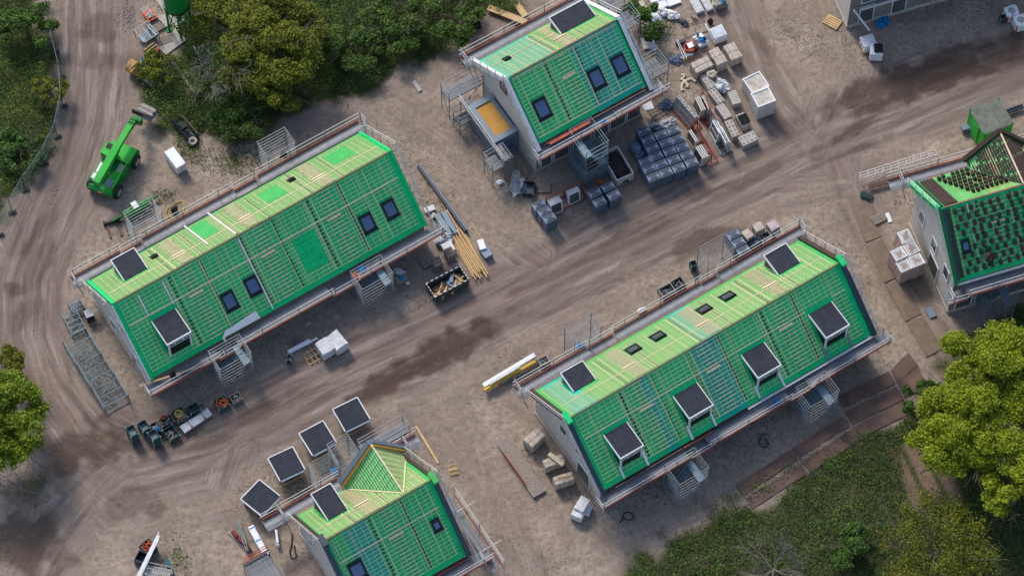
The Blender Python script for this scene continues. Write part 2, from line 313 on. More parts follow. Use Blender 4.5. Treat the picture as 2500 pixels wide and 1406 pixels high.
# ------------------------------------------------------------------ houses
class House:
    def __init__(s, name, label, x, y, L, phi, W, he, sl, group=None):
        s.L, s.W, s.he, s.s, s.phi = L, W, he, sl, phi
        s.O = np.array([x, y, 0]); s.d = np.array([math.cos(phi), math.sin(phi), 0]); s.n = np.array([-math.sin(phi), math.cos(phi), 0])
        s.root = thing(name, label, 'house', (x, y, 0), phi, group); s.nn = math.sqrt(1+sl*sl)
        s.holes = {0: [], 1: []}
    def loc(s, u, v, side=None, z=None):       # photo point on a slope (0 front, 1 back) or at height z -> local x, y'
        c, d = ray(u, v); c = c-s.O
        cl = np.array([c@s.d, c@s.n, c[2]]); dl = np.array([d@s.d, d@s.n, d[2]])
        if z is not None: k = (z-cl[2])/dl[2]; p = cl+dl*k; return p[0], p[1]
        if side == 0: k = (s.he+s.s*cl[1]-cl[2])/(dl[2]-s.s*dl[1])
        else: k = (s.he+s.s*(s.W-cl[1])-cl[2])/(dl[2]+s.s*dl[1])
        p = cl+dl*k; return p[0], (p[1] if side == 0 else s.W-p[1])
    def P(s, side, x, y, o=0):                 # slope coordinates -> local point, o above the surface
        yy = y-o*s.s/s.nn; z = s.he+s.s*y+o/s.nn
        return (x, yy if side == 0 else s.W-yy, z)
    def sbox(s, mb, side, x0, x1, y0, y1, o0, o1, mi=0):
        b = [s.P(side, x, y, o0) for x, y in ((x0, y0), (x1, y0), (x1, y1), (x0, y1))]+[s.P(side, x, y, o1) for x, y in ((x0, y0), (x1, y0), (x1, y1), (x0, y1))]
        if side: b = [b[i] for i in (3, 2, 1, 0, 7, 6, 5, 4)]
        mb.hexa(b, mi)
    def hole(s, side, x0, x1, y0, y1): s.holes[side].append((x0, x1, y0, y1))
    def free(s, side, a0, a1, c, ax):          # intervals of a batten outside the holes
        iv = [(a0, a1)]
        for (x0, x1, y0, y1) in s.holes[side]:
            lo, hi, p0, p1 = (x0, x1, y0, y1) if ax == 0 else (y0, y1, x0, x1)
            if not (p0 < c < p1): continue
            nv = []
            for a, b in iv:
                if hi <= a or lo >= b: nv.append((a, b)); continue
                if lo > a: nv.append((a, lo))
                if hi < b: nv.append((hi, b))
            iv = nv
        return [q for q in iv if q[1]-q[0] > .06]

    def shell(s, gable=.12, eave=.3, front_wall=m_wallg, base=m_found):
        W, L, he, sl = s.W, s.L, s.he, s.s; g, e = gable, eave; t = .16
        mb = MB(); zt = lambda y: he+sl*min(y, W-y)-t
        prof = [(e, 0), (W-e, 0), (W-e, zt(W-e)), (W/2, zt(W/2)), (e, zt(e))]
        a = [(g, y, z) for y, z in prof]; b = [(L-g, y, z) for y, z in prof]
        mb.poly(a[::-1]); mb.poly(b); mb.poly([a[0], b[0], b[4], a[4]], 1); mb.poly([a[1], a[2], b[2], b[1]], 1)
        mb.poly([a[4], b[4], b[3], a[3]]); mb.poly([a[3], b[3], b[2], a[2]])
        mb.build('wall', [m_wall, front_wall], s.root)
        fb = MB(); k = .07
        fb.box(L/2, e-k/2-.002, -.1, L-2*g+2*k, k, .42); fb.box(L/2, W-e+k/2+.002, -.1, L-2*g+2*k, k, .42)
        fb.box(g-k/2-.002, W/2, -.1, k, W-2*e, .42); fb.box(L-g+k/2+.002, W/2, -.1, k, W-2*e, .42)
        fb.build('plinth', base, s.root)
    def deckroof(s, side, teal=(), bright=False):
        """underlay sheet with a little sag between the rafters"""
        nx_, ny_ = int(s.L/.35), 14; vs = []; mb = MB()
        for j in range(ny_+1):
            for i in range(nx_+1):
                x = s.L*i/nx_; y = (s.W/2)*j/ny_
                o = .0+random.uniform(-.006, .006)-(.012 if i % 2 and 0 < j < ny_ else 0); vs.append(s.P(side, x, y, o))
        mb.v = vs
        for j in range(ny_):
            for i in range(nx_):
                a = j*(nx_+1)+i; f = (a, a+1, a+nx_+2, a+nx_+1); x = s.L*(i+.5)/nx_
                mb.f.append(f if side == 0 else f[::-1]); mb.m.append(1 if any(t[0] < x < t[1] for t in teal) else 0)
        s.sbox(mb, side, 0, s.L, 0, s.W/2, -.14, -.03, 0)
        mb.build('underlay_back' if side else 'underlay_front', [m_under_sun if (side and bright) else m_under, m_teal], s.root)  # back slopes take the membrane tone with sunlight in its colour
    def battens(s, side, pitch=None, vx=.47, bands=(), y0=.32, x0=.35, x1=.35, thick=(.33,), extra=True, ytop=.12):
        W2 = s.W/2; mb = MB(); rows = []; ys = y0; pp = (pitch or (.215 if side else .285))/s.nn
        while ys < W2-ytop: rows.append(ys); ys += pp
        wdt = (.037 if side else .029)/s.nn
        for y in rows:
            for a, b in s.free(side, x0, s.L-x1, y, 0): s.sbox(mb, side, a, b, y, y+wdt, .018, .036)
        x = x0
        while x < s.L-x1+.01:
            jx = random.uniform(-.02, .02)
            for a, b in s.free(side, y0-.02, W2-ytop, x, 1): s.sbox(mb, side, x+jx, x+jx+.024, a, b, .004, .018)
            x += vx
        for h in s.holes[side]:
            for xx in (h[0]-.11, h[1]+.07):
                if x0 < xx < s.L-x1:
                    for a, b in s.free(side, y0, W2-ytop, xx, 1): s.sbox(mb, side, xx, xx+.03, a, b, .004, .018)
        mb.build('battens', m_batten, s.root)
        tb = MB()
        for k in thick:
            for a, b in s.free(side, x0, s.L-x1, W2*(1-k), 0): s.sbox(tb, side, a, b, W2*(1-k), W2*(1-k)+.06, .018, .05)
        for bx in s.bandx(side):
            for r_, y in enumerate(rows):
                c = bx+random.uniform(-.08, .08)+(.12 if r_ % 2 else -.05); l = random.uniform(.42, .62)
                for a, b in s.free(side, c-l, c+l, y, 0): s.sbox(tb, side, a, b, y-.01, y+wdt*1.9, .037, .06)
            yk = W2*.62; s.sbox(tb, side, bx-.55, bx+.55, yk, yk+.12, .05, .1)
            for q in (-1.5, -1.0, 1.15): s.sbox(tb, side, bx+q, bx+q+.045, y0, W2-ytop, .004, .0175)
        tb.build('batten_bundles', m_batten2, s.root)
        for bx in s.bandx(side):
            for q in (-1.3, 1.2):
                iv = s.free(side, y0, W2-.1, bx+q+.06, 1)
                for a, b in iv:
                    n = max(2, int((b-a)/.12)); sm = MB()
                    L_ = [bx+q+random.uniform(-.05, .03) for _ in range(n+1)]; R_ = [bx+q+random.uniform(.07, .17) for _ in range(n+1)]
                    for k in range(n):
                        ya, yb = a+(b-a)*k/n, a+(b-a)*(k+1)/n; P = [s.P(side, L_[k], ya, .003), s.P(side, R_[k], ya, .003), s.P(side, R_[k+1], yb, .003), s.P(side, L_[k+1], yb, .003)]
                        sm.poly(P if side == 0 else P[::-1])
                    sm.build('dark_seam', m_seam, s.root)  # ragged dark strip: membrane overlap and its shadow drawn as colour
    def bandx(s, side): return s.bands[side]
    bands = {0: [], 1: []}
    def ridge(s, wd=.09):
        mb = MB(); zr = s.he+s.s*s.W/2; mb.box(s.L/2, s.W/2, zr-.02, s.L-.5, wd, .1); mb.build('ridge_board', m_ridgew, s.root)
    def verge(s, x, side, mat, wd=.3, h=.1, o=0.0, nm='verge_trim'):
        mb = MB(); s.sbox(mb, side, x-wd/2, x+wd/2, -.05, s.W/2, o, h); mb.build(nm, mat, s.root)
    def roofwin(s, side, u, v, w_=.98, l=1.3, big=True, fr=.13):
        x, y = s.loc(u, v, side); ly = l/s.nn; h = (x-w_/2, x+w_/2, y-ly/2, y+ly/2); s.hole(side, h[0]-.05, h[1]+.05, h[2]-.12, h[3]+.05)
        def mk():
            mb = MB(); f = fr if big else fr*.8
            s.sbox(mb, side, h[0], h[1], h[2], h[2]+f*.8, .0, .13); s.sbox(mb, side, h[0], h[1], h[3]-f*1.3, h[3], .0, .17)
            s.sbox(mb, side, h[0], h[0]+f, h[2]+f*.8, h[3]-f*1.3, .0, .14); s.sbox(mb, side, h[1]-f, h[1], h[2]+f*.8, h[3]-f*1.3, .0, .14)
            s.sbox(mb, side, h[0]-.07, h[1]+.07, h[2]-.13, h[2]-.002, .06, .075)
            fo = mb.build('roof_window', m_frame, s.root)
            pb_ = MB(); s.sbox(pb_, side, h[0]+f, h[1]-f, h[2]+f*.8, h[3]-f*1.3, .03, .09); pb_.build('pane', m_glass if big else m_glassg, fo)
            if big:
                ib = MB(); g_ = .035; a, b, c, e = h[0]+f, h[1]-f, h[2]+f*.8, h[3]-f*1.3
                for q in ((a, b, c, c+g_), (a, b, e-g_, e), (a, a+g_, c+g_, e-g_), (b-g_, b, c+g_, e-g_)): s.sbox(ib, side, *q, .09, .11)
                ib.build('sash', m_zinc, fo)
        s.todo = getattr(s, 'todo', []); s.todo.append(mk)
    def patch(s, side, pts, mat=None):
        q = [s.loc(u, v, side) for u, v in pts]; xs = [a[0] for a in q]; ys = [a[1] for a in q]
        h = ((sorted(xs)[0]+sorted(xs)[1])/2, (sorted(xs)[2]+sorted(xs)[3])/2, (sorted(ys)[0]+sorted(ys)[1])/2, (sorted(ys)[2]+sorted(ys)[3])/2)
        s.hole(side, *h)
        def mk():
            mb = MB(); s.sbox(mb, side, h[0]+.02, h[1]-.02, h[2]+.02, h[3]-.02, .012, .018); bm_ = mb.build('bare_membrane', mat or m_under_sun, s.root); pr = MB(); rr = random.Random(int(h[0]*100))
            for k in range(3):
                yy = h[2]+(h[3]-h[2])*(.2+.3*k); xx = h[0]+.15
                while xx < h[1]-.3:
                    wd_ = rr.uniform(.05, .16)
                    if rr.random() < .62: s.sbox(pr, side, xx, xx+wd_, yy+rr.uniform(0, .03), yy+.05, .0185, .0205)
                    xx += wd_+.04
            pr.build('printed_marks', m_seam, bm_)
        s.todo = getattr(s, 'todo', []); s.todo.append(mk)
    def strip(s, side, a, b, wd=.1, mat=None, nm='white_tape'):
        (xa, ya), (xb, yb) = s.loc(*a, side), s.loc(*b, side); x = (xa+xb)/2
        mb = MB(); s.sbox(mb, side, x-wd/2, x+wd/2, min(ya, yb), max(ya, yb), .062, .09); mb.build(nm, mat or m_white, s.root)
    def dormer(s, side, rl, rr, fl, drop=0.0, panes=2):
        """rl, rr: rear (slope-side) corners of the flat roof, fl: outer corner beside rl"""
        (x0, y0), (x1, y1) = s.loc(*rl, side), s.loc(*rr, side); yr = (y0+y1)/2
        if x0 > x1: x0, x1 = x1, x0
        zt = s.he+s.s*yr+.03; xf, yf = s.loc(*fl, z=zt); yf = yf if side == 0 else s.W-yf
        w_ = x1-x0; dd = yr-yf
        s.hole(side, x0-.12, x1+.12, yf+.45, yr+.25)
        def L_(x, y, z): return (x, y if side == 0 else s.W-y, z)
        def bx(mb, xa, xb, ya, yb, za, zb, mi=0, top=None):
            P = [L_(x, y, z) for z in (za, zb) for x, y in ((xa, ya), (xb, ya), (xb, yb), (xa, yb))]
            if side: P = [P[i] for i in (3, 2, 1, 0, 7, 6, 5, 4)]
            mb.hexa(P, mi, top)
        def mk():
            zf = zt-drop
            mb = MB(); bx(mb, x0+.06, x1-.06, yf+.07, yr, zt-.1, zt+.01); [bx(mb, xs_, xs_+.05, yf+.1, yr-.02, zt+.0102, zt+.018) for xs_ in (x0+w_*.34, x0+w_*.68)]; ro = mb.build('dormer', m_felt, s.root)
            tr = MB(); bx(tr, x0, x0+.06, yf, yr, zt-.2, zt+.045); bx(tr, x1-.06, x1, yf, yr, zt-.2, zt+.045); bx(tr, x0+.06, x1-.06, yf, yf+.07, zt-.22, zt+.045)
            tr.build('fascia', m_white, ro)
            ck = MB()
            for xa in (x0+.12, x1-.18):
                yb = yr; a = [L_(xa+q, y, z) for q in (0, .06) for y, z in ((yf+.12, max(s.he+s.s*(yf+.12), -9)-.05), (yb, zt-.2+.0), (yf+.12, zt-.2))]
                ck.poly(a[:3]); ck.poly(a[3:][::-1]); ck.poly([a[0], a[3], a[4], a[1]]); ck.poly([a[0], a[2], a[5], a[3]]); ck.poly([a[1], a[4], a[5], a[2]])
            ck.build('cheek', m_dark if side == 0 else m_osbd, ro)
            zb_ = s.he+s.s*(yf+.1); hh = zt-.22-zb_; ft = MB()
            for xa in (x0+.08, x1-.2): bx(ft, xa, xa+.12, yf+.04, yf+.17, zb_-.05, zt-.22)
            zr_ = zt-.22-.42; bx(ft, x0+.2, x1-.2, yf+.06, yf+.14, zr_-.06, zr_); bx(ft, x0+.2, x1-.2, yf+.06, yf+.14, zt-.3, zt-.22)
            for k in range(1, 3): xm = x0+w_*k/3; bx(ft, xm-.03, xm+.03, yf+.06, yf+.14, zr_, zt-.3)
            ft.build('front_frame', m_white, ro)
            pn = MB(); bx(pn, x0+.2, x1-.2, yf+.09, yf+.11, zr_, zt-.3); pn.build('pane', m_glassg, ro)
            bk = MB(); bx(bk, x0+.2, x1-.2, yf+.1, yf+.12, zb_, zr_-.06); bk.build('dark_gap', m_black, ro)  # black sheet paints the shade in the gap below the window strip
        s.todo = getattr(s, 'todo', []); s.todo.append(mk); return x0, x1, yf, yr
    def finish(s):
        for f in getattr(s, 'todo', []): f()
m_osbd = M("raw_panel", (.12, .12, .10), (.07, .07, .06), rough=.8)

def scaffold(h, label, front=True, back=True, segF=None, segB=None, zdF=None, zdB=None, gl=True, gr=True, redF=True):
    """eave and gable scaffold of a house, its own top-level thing, in the house frame"""
    r = thing('scaffold', label, 'scaffold', h.root.location, h.phi); L, W, he = h.L, h.W, h.he
    def eave(side, segs, zd, a, b):
        def pt(x, y, z): return (x, -y if side == 0 else W+y, z)
        for (x0, x1, dz) in segs:
            db = MB(); z = zd+dz; g_ = .12
            for k in range(3): ya = g_+k*.3; P = [pt(x, y, zz_) for zz_ in (z-.06, z) for x, y in ((x0, ya), (x1, ya), (x1, ya+.29), (x0, ya+.29))]; P = P if side else [P[i] for i in (3, 2, 1, 0, 7, 6, 5, 4)]; db.hexa(P, 1 if k == 1 else 0)
            db.build('deck', [m_deck, m_deckl if side else m_deck], r)
            yo = g_+.97
            tb = MB(); tb.bar(pt(x0+.05, yo-.04, z+.09), pt(x1-.05, yo-.04, z+.09), .04, .17); tb.build('toe_board', m_red, r)
            gb = MB()
            for hgt in (.55, 1.05): gb.bar(pt(x0-.1, yo, z+hgt), pt(x1+.1, yo, z+hgt), .038)
            gb.build('guard_rail', m_rail, r)
        x = a; yo = .12+.97
        while x <= b+.01:
            st = MB()
            st.bar(pt(x, yo, zd-.1), pt(x, yo, zd+1.1), .045); st.bar(pt(x, -.28, zd-.1), pt(x, yo, zd-.1), .05); st.bar(pt(x, yo, zd-.12), pt(x, -.28, zd-1.2), .045)
            x += (b-a)/max(1, round((b-a)/3.05)); st.build('bracket', m_alu, r)
    zf = zdF if zdF is not None else he-.4; zb = zdB if zdB is not None else he-.35
    if front: eave(0, segF or [(-.6, L+.9, 0)], zf, -.5, L+.6)
    if back: eave(1, segB or [(-.6, L+.9, 0)], zb, -.5, L+.6)
    for on, xs, sg in ((gl, -.35, -1), (gr, L+.35, 1)):
        if not on: continue
        gb = MB(); zr = he+h.s*W/2
        for o in (.45, .8):
            gb.bar((xs, -.3, he+o-.3), (xs, W/2, zr+o), .045); gb.bar((xs, W/2, zr+o), (xs, W+.3, he+o-.3), .045)
        for k in range(9):
            y = W*k/8; z = he+h.s*min(y, W-y)
            gb.bar((xs, y, z-.6), (xs, y, z+.85), .045)
            if k in (1, 3, 5, 7): gb.bar((xs, y, z-.55), (xs-sg*.45, y, z-.55), .045)
        gb.build('gable_rail', m_rail, r)
        for y in (-.75, W+.75):
            z = (zf if y < 0 else zb); ed = MB()
            for k in range(2): ed.bar((xs+sg*.3, y-.45, z+.5+k*.5), (xs+sg*.3, y+.45, z+.5+k*.5), .05)
            for yy in (y-.45, y+.45): ed.bar((xs+sg*.3, yy, z), (xs+sg*.3, yy, z+1.15), .05)
            ed.build('end_guard', m_rail, r)
    return r

def tower(label, h, u, v, side=0, w_=2.6, d=1.6, top=None, cage=False, group='scaffold stair towers', dense=7, stair=True, col=None, base=True):
    """stair tower standing on the ground; (u, v) photo position of the middle of its top"""
    zt = top if top is not None else h.he+.2; c = G(u, v, zt)
    r = thing('stair_tower', label, 'scaffold tower', (c.x, c.y, 0), h.phi, group)
    mt = col or m_alu
    for x in (-w_/2, w_/2):
        for y in (-d/2, d/2): po = MB(); po.bar((x, y, 0), (x, y, zt+.9), .045); po.box(x, y, 0, .18, .18, .03); po.build('post', mt, r)
    rl = MB(); n = dense; zs = [.35+(zt+.5)*k/n for k in range(n+1)]
    for z in zs:
        for y in (-d/2, d/2): rl.bar((-w_/2, y, z), (w_/2, y, z), .034)
        for x in (-w_/2, w_/2): rl.bar((x, -d/2, z), (x, d/2, z), .034)
    rl.bar((-w_/2, -d/2, .4), (w_/2, -d/2, zt*.9), .04); rl.bar((-w_/2, d/2, .4), (w_/2, d/2, zt*.9), .04)
    rl.build('rails', mt, r)
    if stair:
        sb = MB()
        for k in range(max(1, int(zt/1.9))):
            z0, z1 = k*2.0+.1, min(k*2.0+2.1, zt); y = -d/4 if k % 2 else d/4; x0, x1 = (-w_/2+.3, w_/2-.4) if k % 2 == 0 else (w_/2-.4, -w_/2+.3)
            for yy in (y-.3, y+.3): sb.bar((x0, yy, z0), (x1, yy, z1), .04, .14)
            for q in range(9): t = (q+.5)/9; sb.box(x0+(x1-x0)*t, y, z0+(z1-z0)*t, .2, .58, .03)
            sb.box(x1, 0, z1-.04, .55, d-.1, .05)
        sb.build('stairs', m_blue_steel, r)
    if cage:
        cg = MB()
        for (a, b) in (((-w_/2, -d/2-.05), (w_/2, -d/2-.05)), ((-w_/2-.05, -d/2), (-w_/2-.05, d/2)), ((w_/2+.05, -d/2), (w_/2+.05, d/2))):
            A, B = Vector((*a, 0)), Vector((*b, 0)); l = (B-A).length; k = int(l/.09)
            for i in range(k+1): p = A.lerp(B, i/k); cg.bar(p+Vector((0, 0, .05)), p+Vector((0, 0, 2.0)), .022)
            for z in (.05, .5, 1.0, 1.5, 2.0): cg.bar(A+Vector((0, 0, z)), B+Vector((0, 0, z)), .035)
        cg.build('mesh_cage', m_blue_steel, r)
    return r
def front_windows(h, spans, z0, z1, y=.3, glass=m_glassg, fr=m_white, nm='window'):
    for a, b in spans:
        mb = MB(); t = .07; yy = y-.03
        mb.box((a+b)/2, yy, z0, b-a, .08, t); mb.box((a+b)/2, yy, z1-t, b-a, .08, t); mb.box(a+t/2, yy, z0+t, t, .08, z1-z0-2*t); mb.box(b-t/2, yy, z0+t, t, .08, z1-z0-2*t)
        o = mb.build(nm, fr, h.root); p = MB(); p.box((a+b)/2, yy+.01, z0+t, b-a-2*t, .05, z1-z0-2*t); p.build('pane', glass, o)
def gable_windows(h, spans, x=.12, frame=m_white):
    for a, b, z0, z1 in spans:
        mb = MB(); t = .07; xx = x-.02
        mb.box(xx, (a+b)/2, z0, .1, b-a, t); mb.box(xx, (a+b)/2, z1-t, .1, b-a, t); mb.box(xx, a+t/2, z0+t, .1, t, z1-z0-2*t); mb.box(xx, b-t/2, z0+t, .1, t, z1-z0-2*t)
        o = mb.build('window', frame, h.root); p = MB(); p.box(xx+.01, (a+b)/2, z0+t, .06, b-a-2*t, z1-z0-2*t); p.build('pane', m_glassg, o)
def gutter(h, side, mat=m_white, x0=0, x1=None, nm='gutter'):
    mb = MB(); x1 = x1 or h.L; y = -.1 if side == 0 else h.W+.1
    mb.box((x0+x1)/2, y, h.he-.22, x1-x0, .14, .12); mb.build(nm, mat, h.root)
def board(h, side, x0, x1, mat=m_red, o=0, nm='eave_board'):
    mb = MB(); y = -.02-o if side == 0 else h.W+.02+o
    mb.box((x0+x1)/2, y, h.he-.16, x1-x0, .2, .05); mb.build(nm, mat, h.root)

# ---- house A: long terrace upper left
z2 = zz(3.124, 130, 550); z3 = zz(2.8117, 620, 260); zB = zz(7.03, 200, 560); z1 = zz(4.018, 150, 250); zA = zz(4.2625, 260, 600)
A = House('terraced_house', 'long terrace at left with green membrane roof and bare membrane patches', -25.3, -3.98, 22.777, .561, 9.122, 2.638, .866, 'green roofed terraces under construction')
A.shell()
A.bands = {0: [A.loc(*z2(1010, 360), 0)[0], A.loc(*z2(1560, 60), 0)[0], A.loc(*z3(475, 610), 0)[0]], 1: [A.loc(*zB(1440, 260), 1)[0], A.loc(*z3(330, 420), 1)[0], A.loc(*z1(1640, 1030), 1)[0]]}
A.dormer(0, zA(465, 790), zA(720, 650), zA(625, 1040)); A.dormer(1, zB(730, 900), zB(1130, 665), zB(470, 540))
for q in ((559, 733), (616, 696), (896, 543), (951, 509)): A.roofwin(0, *q)
for q in ((378, 628), (713, 441)): A.roofwin(1, *q, w_=.5, l=.5, big=False)
A.patch(0, [z3(250, 920), z3(410, 840), z3(520, 1070), z3(370, 1140)], m_under); A.patch(1, [z3(470, 350), z3(620, 270), z3(700, 325), z3(545, 405)]); A.patch(1, [z3(20, 610), z3(150, 540), z3(232, 590), z3(100, 670)]); A.patch(1, [z1(1250, 1240), z1(1395, 1160), z1(1555, 1255), z1(1400, 1345)])
for sd_ in (0, 1): A.deckroof(sd_, bright=True)
A.battens(0, x0=.38, x1=.5); A.battens(1, y0=.25, x0=.4, x1=.45); A.ridge()
for a, b in ((z2(645, 530), z2(725, 690)), (z2(832, 425), z2(915, 600)), (z2(1415, 100), z2(1670, 640))): A.strip(0, a, b)
for a, b in ((z1(1440, 1090), z1(1712, 1298)), (z1(1210, 1220), z1(1440, 1400))): A.strip(1, a, b, .12)
for x, mt in ((.1, m_under), (A.L-.1, m_under)):
    for sd_ in (0, 1): A.verge(x, sd_, mt, .2, .06)
mb = MB(); A.sbox(mb, 0, -.1, 0.0, 0, A.W/2-.1, -.05, .08); mb.build('verge_flashing', m_white, A.root)
A.finish(); gutter(A, 1, m_brown)
gable_windows(A, [(5.2, 6.1, .9, 2.2), (3.6, 4.5, 3.0, 4.2), (2.1, 3.1, 0.0, 2.2)])
mb = MB(); x, y = A.loc(*z2(1370, 790), 0); mb.v = []; mb.poly([A.P(0, x-1.0, .05, .12), A.P(0, x+2.1, .02, .12), A.P(0, x+2.0, .5, .1), A.P(0, x-.6, .33, .1)]); mb.poly([A.P(0, x-1.0, .05, .12), A.P(0, x-.6, .33, .1), A.P(0, x-.9, -.3, .02)]); mb.build('loose_foil', m_white, A.root)
scaffold(A, 'long eave scaffold round the left terrace with bare membrane patches', segF=[(-.6, 5.0, 0), (5.0, 6.6, -.35), (6.6, 14.2, 0), (14.3, 16.4, -.35), (16.4, 23.6, 0)], segB=[(-.8, 3.3, 0), (3.4, 5.0, -.35), (5.0, 12.6, 0), (12.6, 14.6, -.3), (14.6, 23.2, 0)])
tower('scaffold stair tower under the left end of the long left terrace', A, 563, 872, w_=2.5, d=1.7, top=2.6)
tower('scaffold stair tower beside the blue cloth on the left terrace scaffold', A, 908, 678, w_=2.5, d=1.7, top=2.6)
tower('open scaffold tower behind the left terrace next to the green tank', A, 350, 532, w_=2.3, d=1.5, top=2.4, stair=False)
tower('open scaffold tower behind the left terrace near its right end', A, 676, 362, w_=2.3, d=1.5, top=2.4, stair=False)

# ---- house B: long terrace lower right
z3b = zz(3.125, 1180, 850); z2b = zz(3.124, 1700, 520); z1b = zz(3.124, 1250, 520)
B = House('terraced_house', 'long terrace at right with green roof and four front dormers', 6.017, -13.046, 22.661, .554, 8.92, 3.053, .807, 'green roofed terraces under construction')
B.shell()
B.bands = {0: [B.loc(*z2b(600, 690), 0)[0], B.loc(*z2b(60, 1040), 0)[0], B.loc(*z3b(1160, 280), 0)[0]], 1: [B.loc(*z1b(790, 1090), 1)[0], B.loc(*z1b(1360, 780), 1)[0], B.loc(*z2b(420, 470), 1)[0]]}
for q in ([z2b(850, 775), z2b(1035, 680), z2b(980, 965)], [z2b(335, 1080), z2b(520, 990), z2b(460, 1270)], [z3b(1440, 360), z3b(1635, 270), z3b(1565, 545)], [z3b(910, 655), z3b(1100, 570), z3b(1040, 850)]): B.dormer(0, *q)
B.dormer(1, z3b(685, 335), z3b(865, 240), z3b(575, 195)); B.dormer(1, z2b(620, 475), z2b(800, 380), z2b(510, 325))
for q in (z1b(930, 1045), z1b(1117, 945), z1b(1470, 740), z2b(242, 640)): B.roofwin(1, *q, w_=.95, l=.95, big=False)
tl = [B.loc(*z3b(x, y), 0)[0] for x, y in ((1250, 300), (1640, 100), (1875, 60))]
for sd_, t in ((0, [(tl[0]-.5, tl[0]+.35), (tl[1]-.4, tl[1]+1.9)]), (1, [(0.6, 2.6), (11.0, 12.6)])): B.deckroof(sd_, t, bright=True)
B.battens(0, x0=.5, x1=.6); B.battens(1, y0=.35, x0=.5, x1=.5); B.ridge()
for x, nm in ((.0, 0), (B.L, 1)):
    mb = MB(); B.sbox(mb, 0, x-.16, x+.16, -.1, B.W/2-.05, -.3, .2); mb.build('verge_parapet', m_slate, B.root)
    mb = MB(); B.sbox(mb, 1, x-.16, x+.16, -.1, B.W/2-.05, -.3, .2); mb.build('verge_parapet', m_brown, B.root)
    mb = MB(); zr = B.he+B.s*B.W/2; mb.box(x, B.W/2, zr+.05, .38, .9, .24); mb.build('ridge_cap', m_under, B.root)
    mb = MB(); xx = x+(-.19 if x == 0 else .19); B.sbox(mb, 0, xx-.02, xx+.02, 0, B.W/2-.6, -.1, .23); mb.build('flashing', m_alu, B.root)
B.finish()
for q in ([z3b(1040, 900), z3b(1068, 990)], [z3b(1215, 790), z3b(1255, 892)], [z3b(1550, 590), z3b(1595, 695)], [z3b(1725, 490), z3b(1775, 588)], [z2b(440, 1320), z2b(485, 1405)], [z2b(625, 1220), z2b(672, 1315)]): B.strip(0, *q, .16, nm='white_flashing')
for q in ([z2b(960, 1030), z2b(1000, 1110)], [z2b(1150, 930), z2b(1185, 1010)]): B.strip(0, *q, .16, m_zinc, 'grey_flashing')
gutter(B, 0, m_white, 12); gutter(B, 0, m_black, 0, 12); board(B, 1, 0.3, B.L-.3, m_red); board(B, 0, 1.0, 6.5, m_ridgew, .1); board(B, 0, 6.6, 9.0, m_orange, .1); board(B, 0, 17.6, 20.0, m_red, -.25)
gable_windows(B, [(1.6, 3.2, 0.0, 2.3), (4.6, 5.5, 3.2, 4.3), (2.9, 3.5, 3.3, 4.2)])
scaffold(B, 'long eave scaffold round the right terrace with four front dormers', segF=[(-.6, 6.6, 0), (6.8, 8.6, -.35), (8.3, 15.0, 0), (15.1, 16.9, -.35), (16.7, 23.6, 0)], segB=[(-.8, 5.2, 0), (5.2, 7.4, -.3), (7.4, 14.8, 0), (14.8, 16.2, -.3), (16.2, 23.4, 0)])
tower('scaffold stair tower at the front of the right terrace left of its middle', B, 1676, 1150, w_=2.4, d=1.8, top=3.0)
tower('scaffold stair tower at the front of the right terrace near the steel plates', B, 1994, 962, w_=2.4, d=1.8, top=3.0)
tower('open scaffold tower behind the right terrace with blue cloth on it', B, 1423, 812, w_=2.2, d=1.3, top=2.8, stair=False)
tower('open scaffold tower behind the right terrace beside the wrapped stone packs', B, 1748, 618, w_=2.2, d=1.3, top=2.8, stair=False)

# ---- house D: upper middle, white barge boards
z4 = zz(3.125, 1050, 0); z6 = zz(3.905, 1180, 240)
D = House('detached_house', 'house at top centre with white barge boards and a green roof', 1.947, 13.463, 9.376, .552, 8.273, 4.687, .811, 'green roofed terraces under construction')
D.shell(gable=.15, eave=.45)
D.bands = {0: [D.loc(*z4(985, 420), 0)[0]], 1: [D.loc(*z4(860, 220), 1)[0]]}
for q in ((850, 825), (1267, 595), (1445, 495)): D.roofwin(0, *z4(*q), w_=1.05, l=1.45)
D.roofwin(1, *z4(590, 455), w_=.5, l=.5, big=False)
D.dormer(1, z4(1005, 270), z4(1262, 120), z4(890, 145))
D.deckroof(0, [(4.9, 8.9)]); D.deckroof(1, [(0, 4.5)], bright=True); D.battens(0, x0=.3, x1=.3, thick=(.05, .93), y0=.3); D.battens(1, y0=.3, x0=.3, x1=.3, thick=(.6,)); D.ridge()
for x in (-.02, D.L+.02):
    for sd_ in (0, 1):
        mb = MB(); xx = x+(-.1 if x < 1 else .1); D.sbox(mb, sd_, xx-.16, xx+.16, -.35, D.W/2, -.25, .16); mb.build('barge_board', m_white, D.root)
    mb = MB(); xx = x+(.1 if x < 1 else -.1); D.sbox(mb, 0, xx-.035, xx+.035, -.3, D.W/2-.02, .0, .13); mb.build('verge_strip', m_slate, D.root)
D.finish(); board(D, 0, .6, D.L-.3, m_ridgew, .12); board(D, 0, .8, 4.2, m_orange, .3); board(D, 1, .2, D.L-.2, m_red); gutter(D, 0, m_black)
front_windows(D, [(.5, 1.5), (1.65, 3.1), (3.3, 4.9), (5.1, 6.4), (6.5, 7.9), (8.0, 9.2)], .25, 2.5, y=.45)
front_windows(D, [(.8, 2.8), (5.6, 7.4)], 2.9, 3.8, y=.45)
gable_windows(D, [(4.4, 5.3, 5.2, 6.3)], .15, m_red2)
mb = MB(); D.sbox(mb, 0, .1, .14, 1.4, 4.0, -1.3, -.35); mb.build('grey_cladding', m_zinc, D.root)
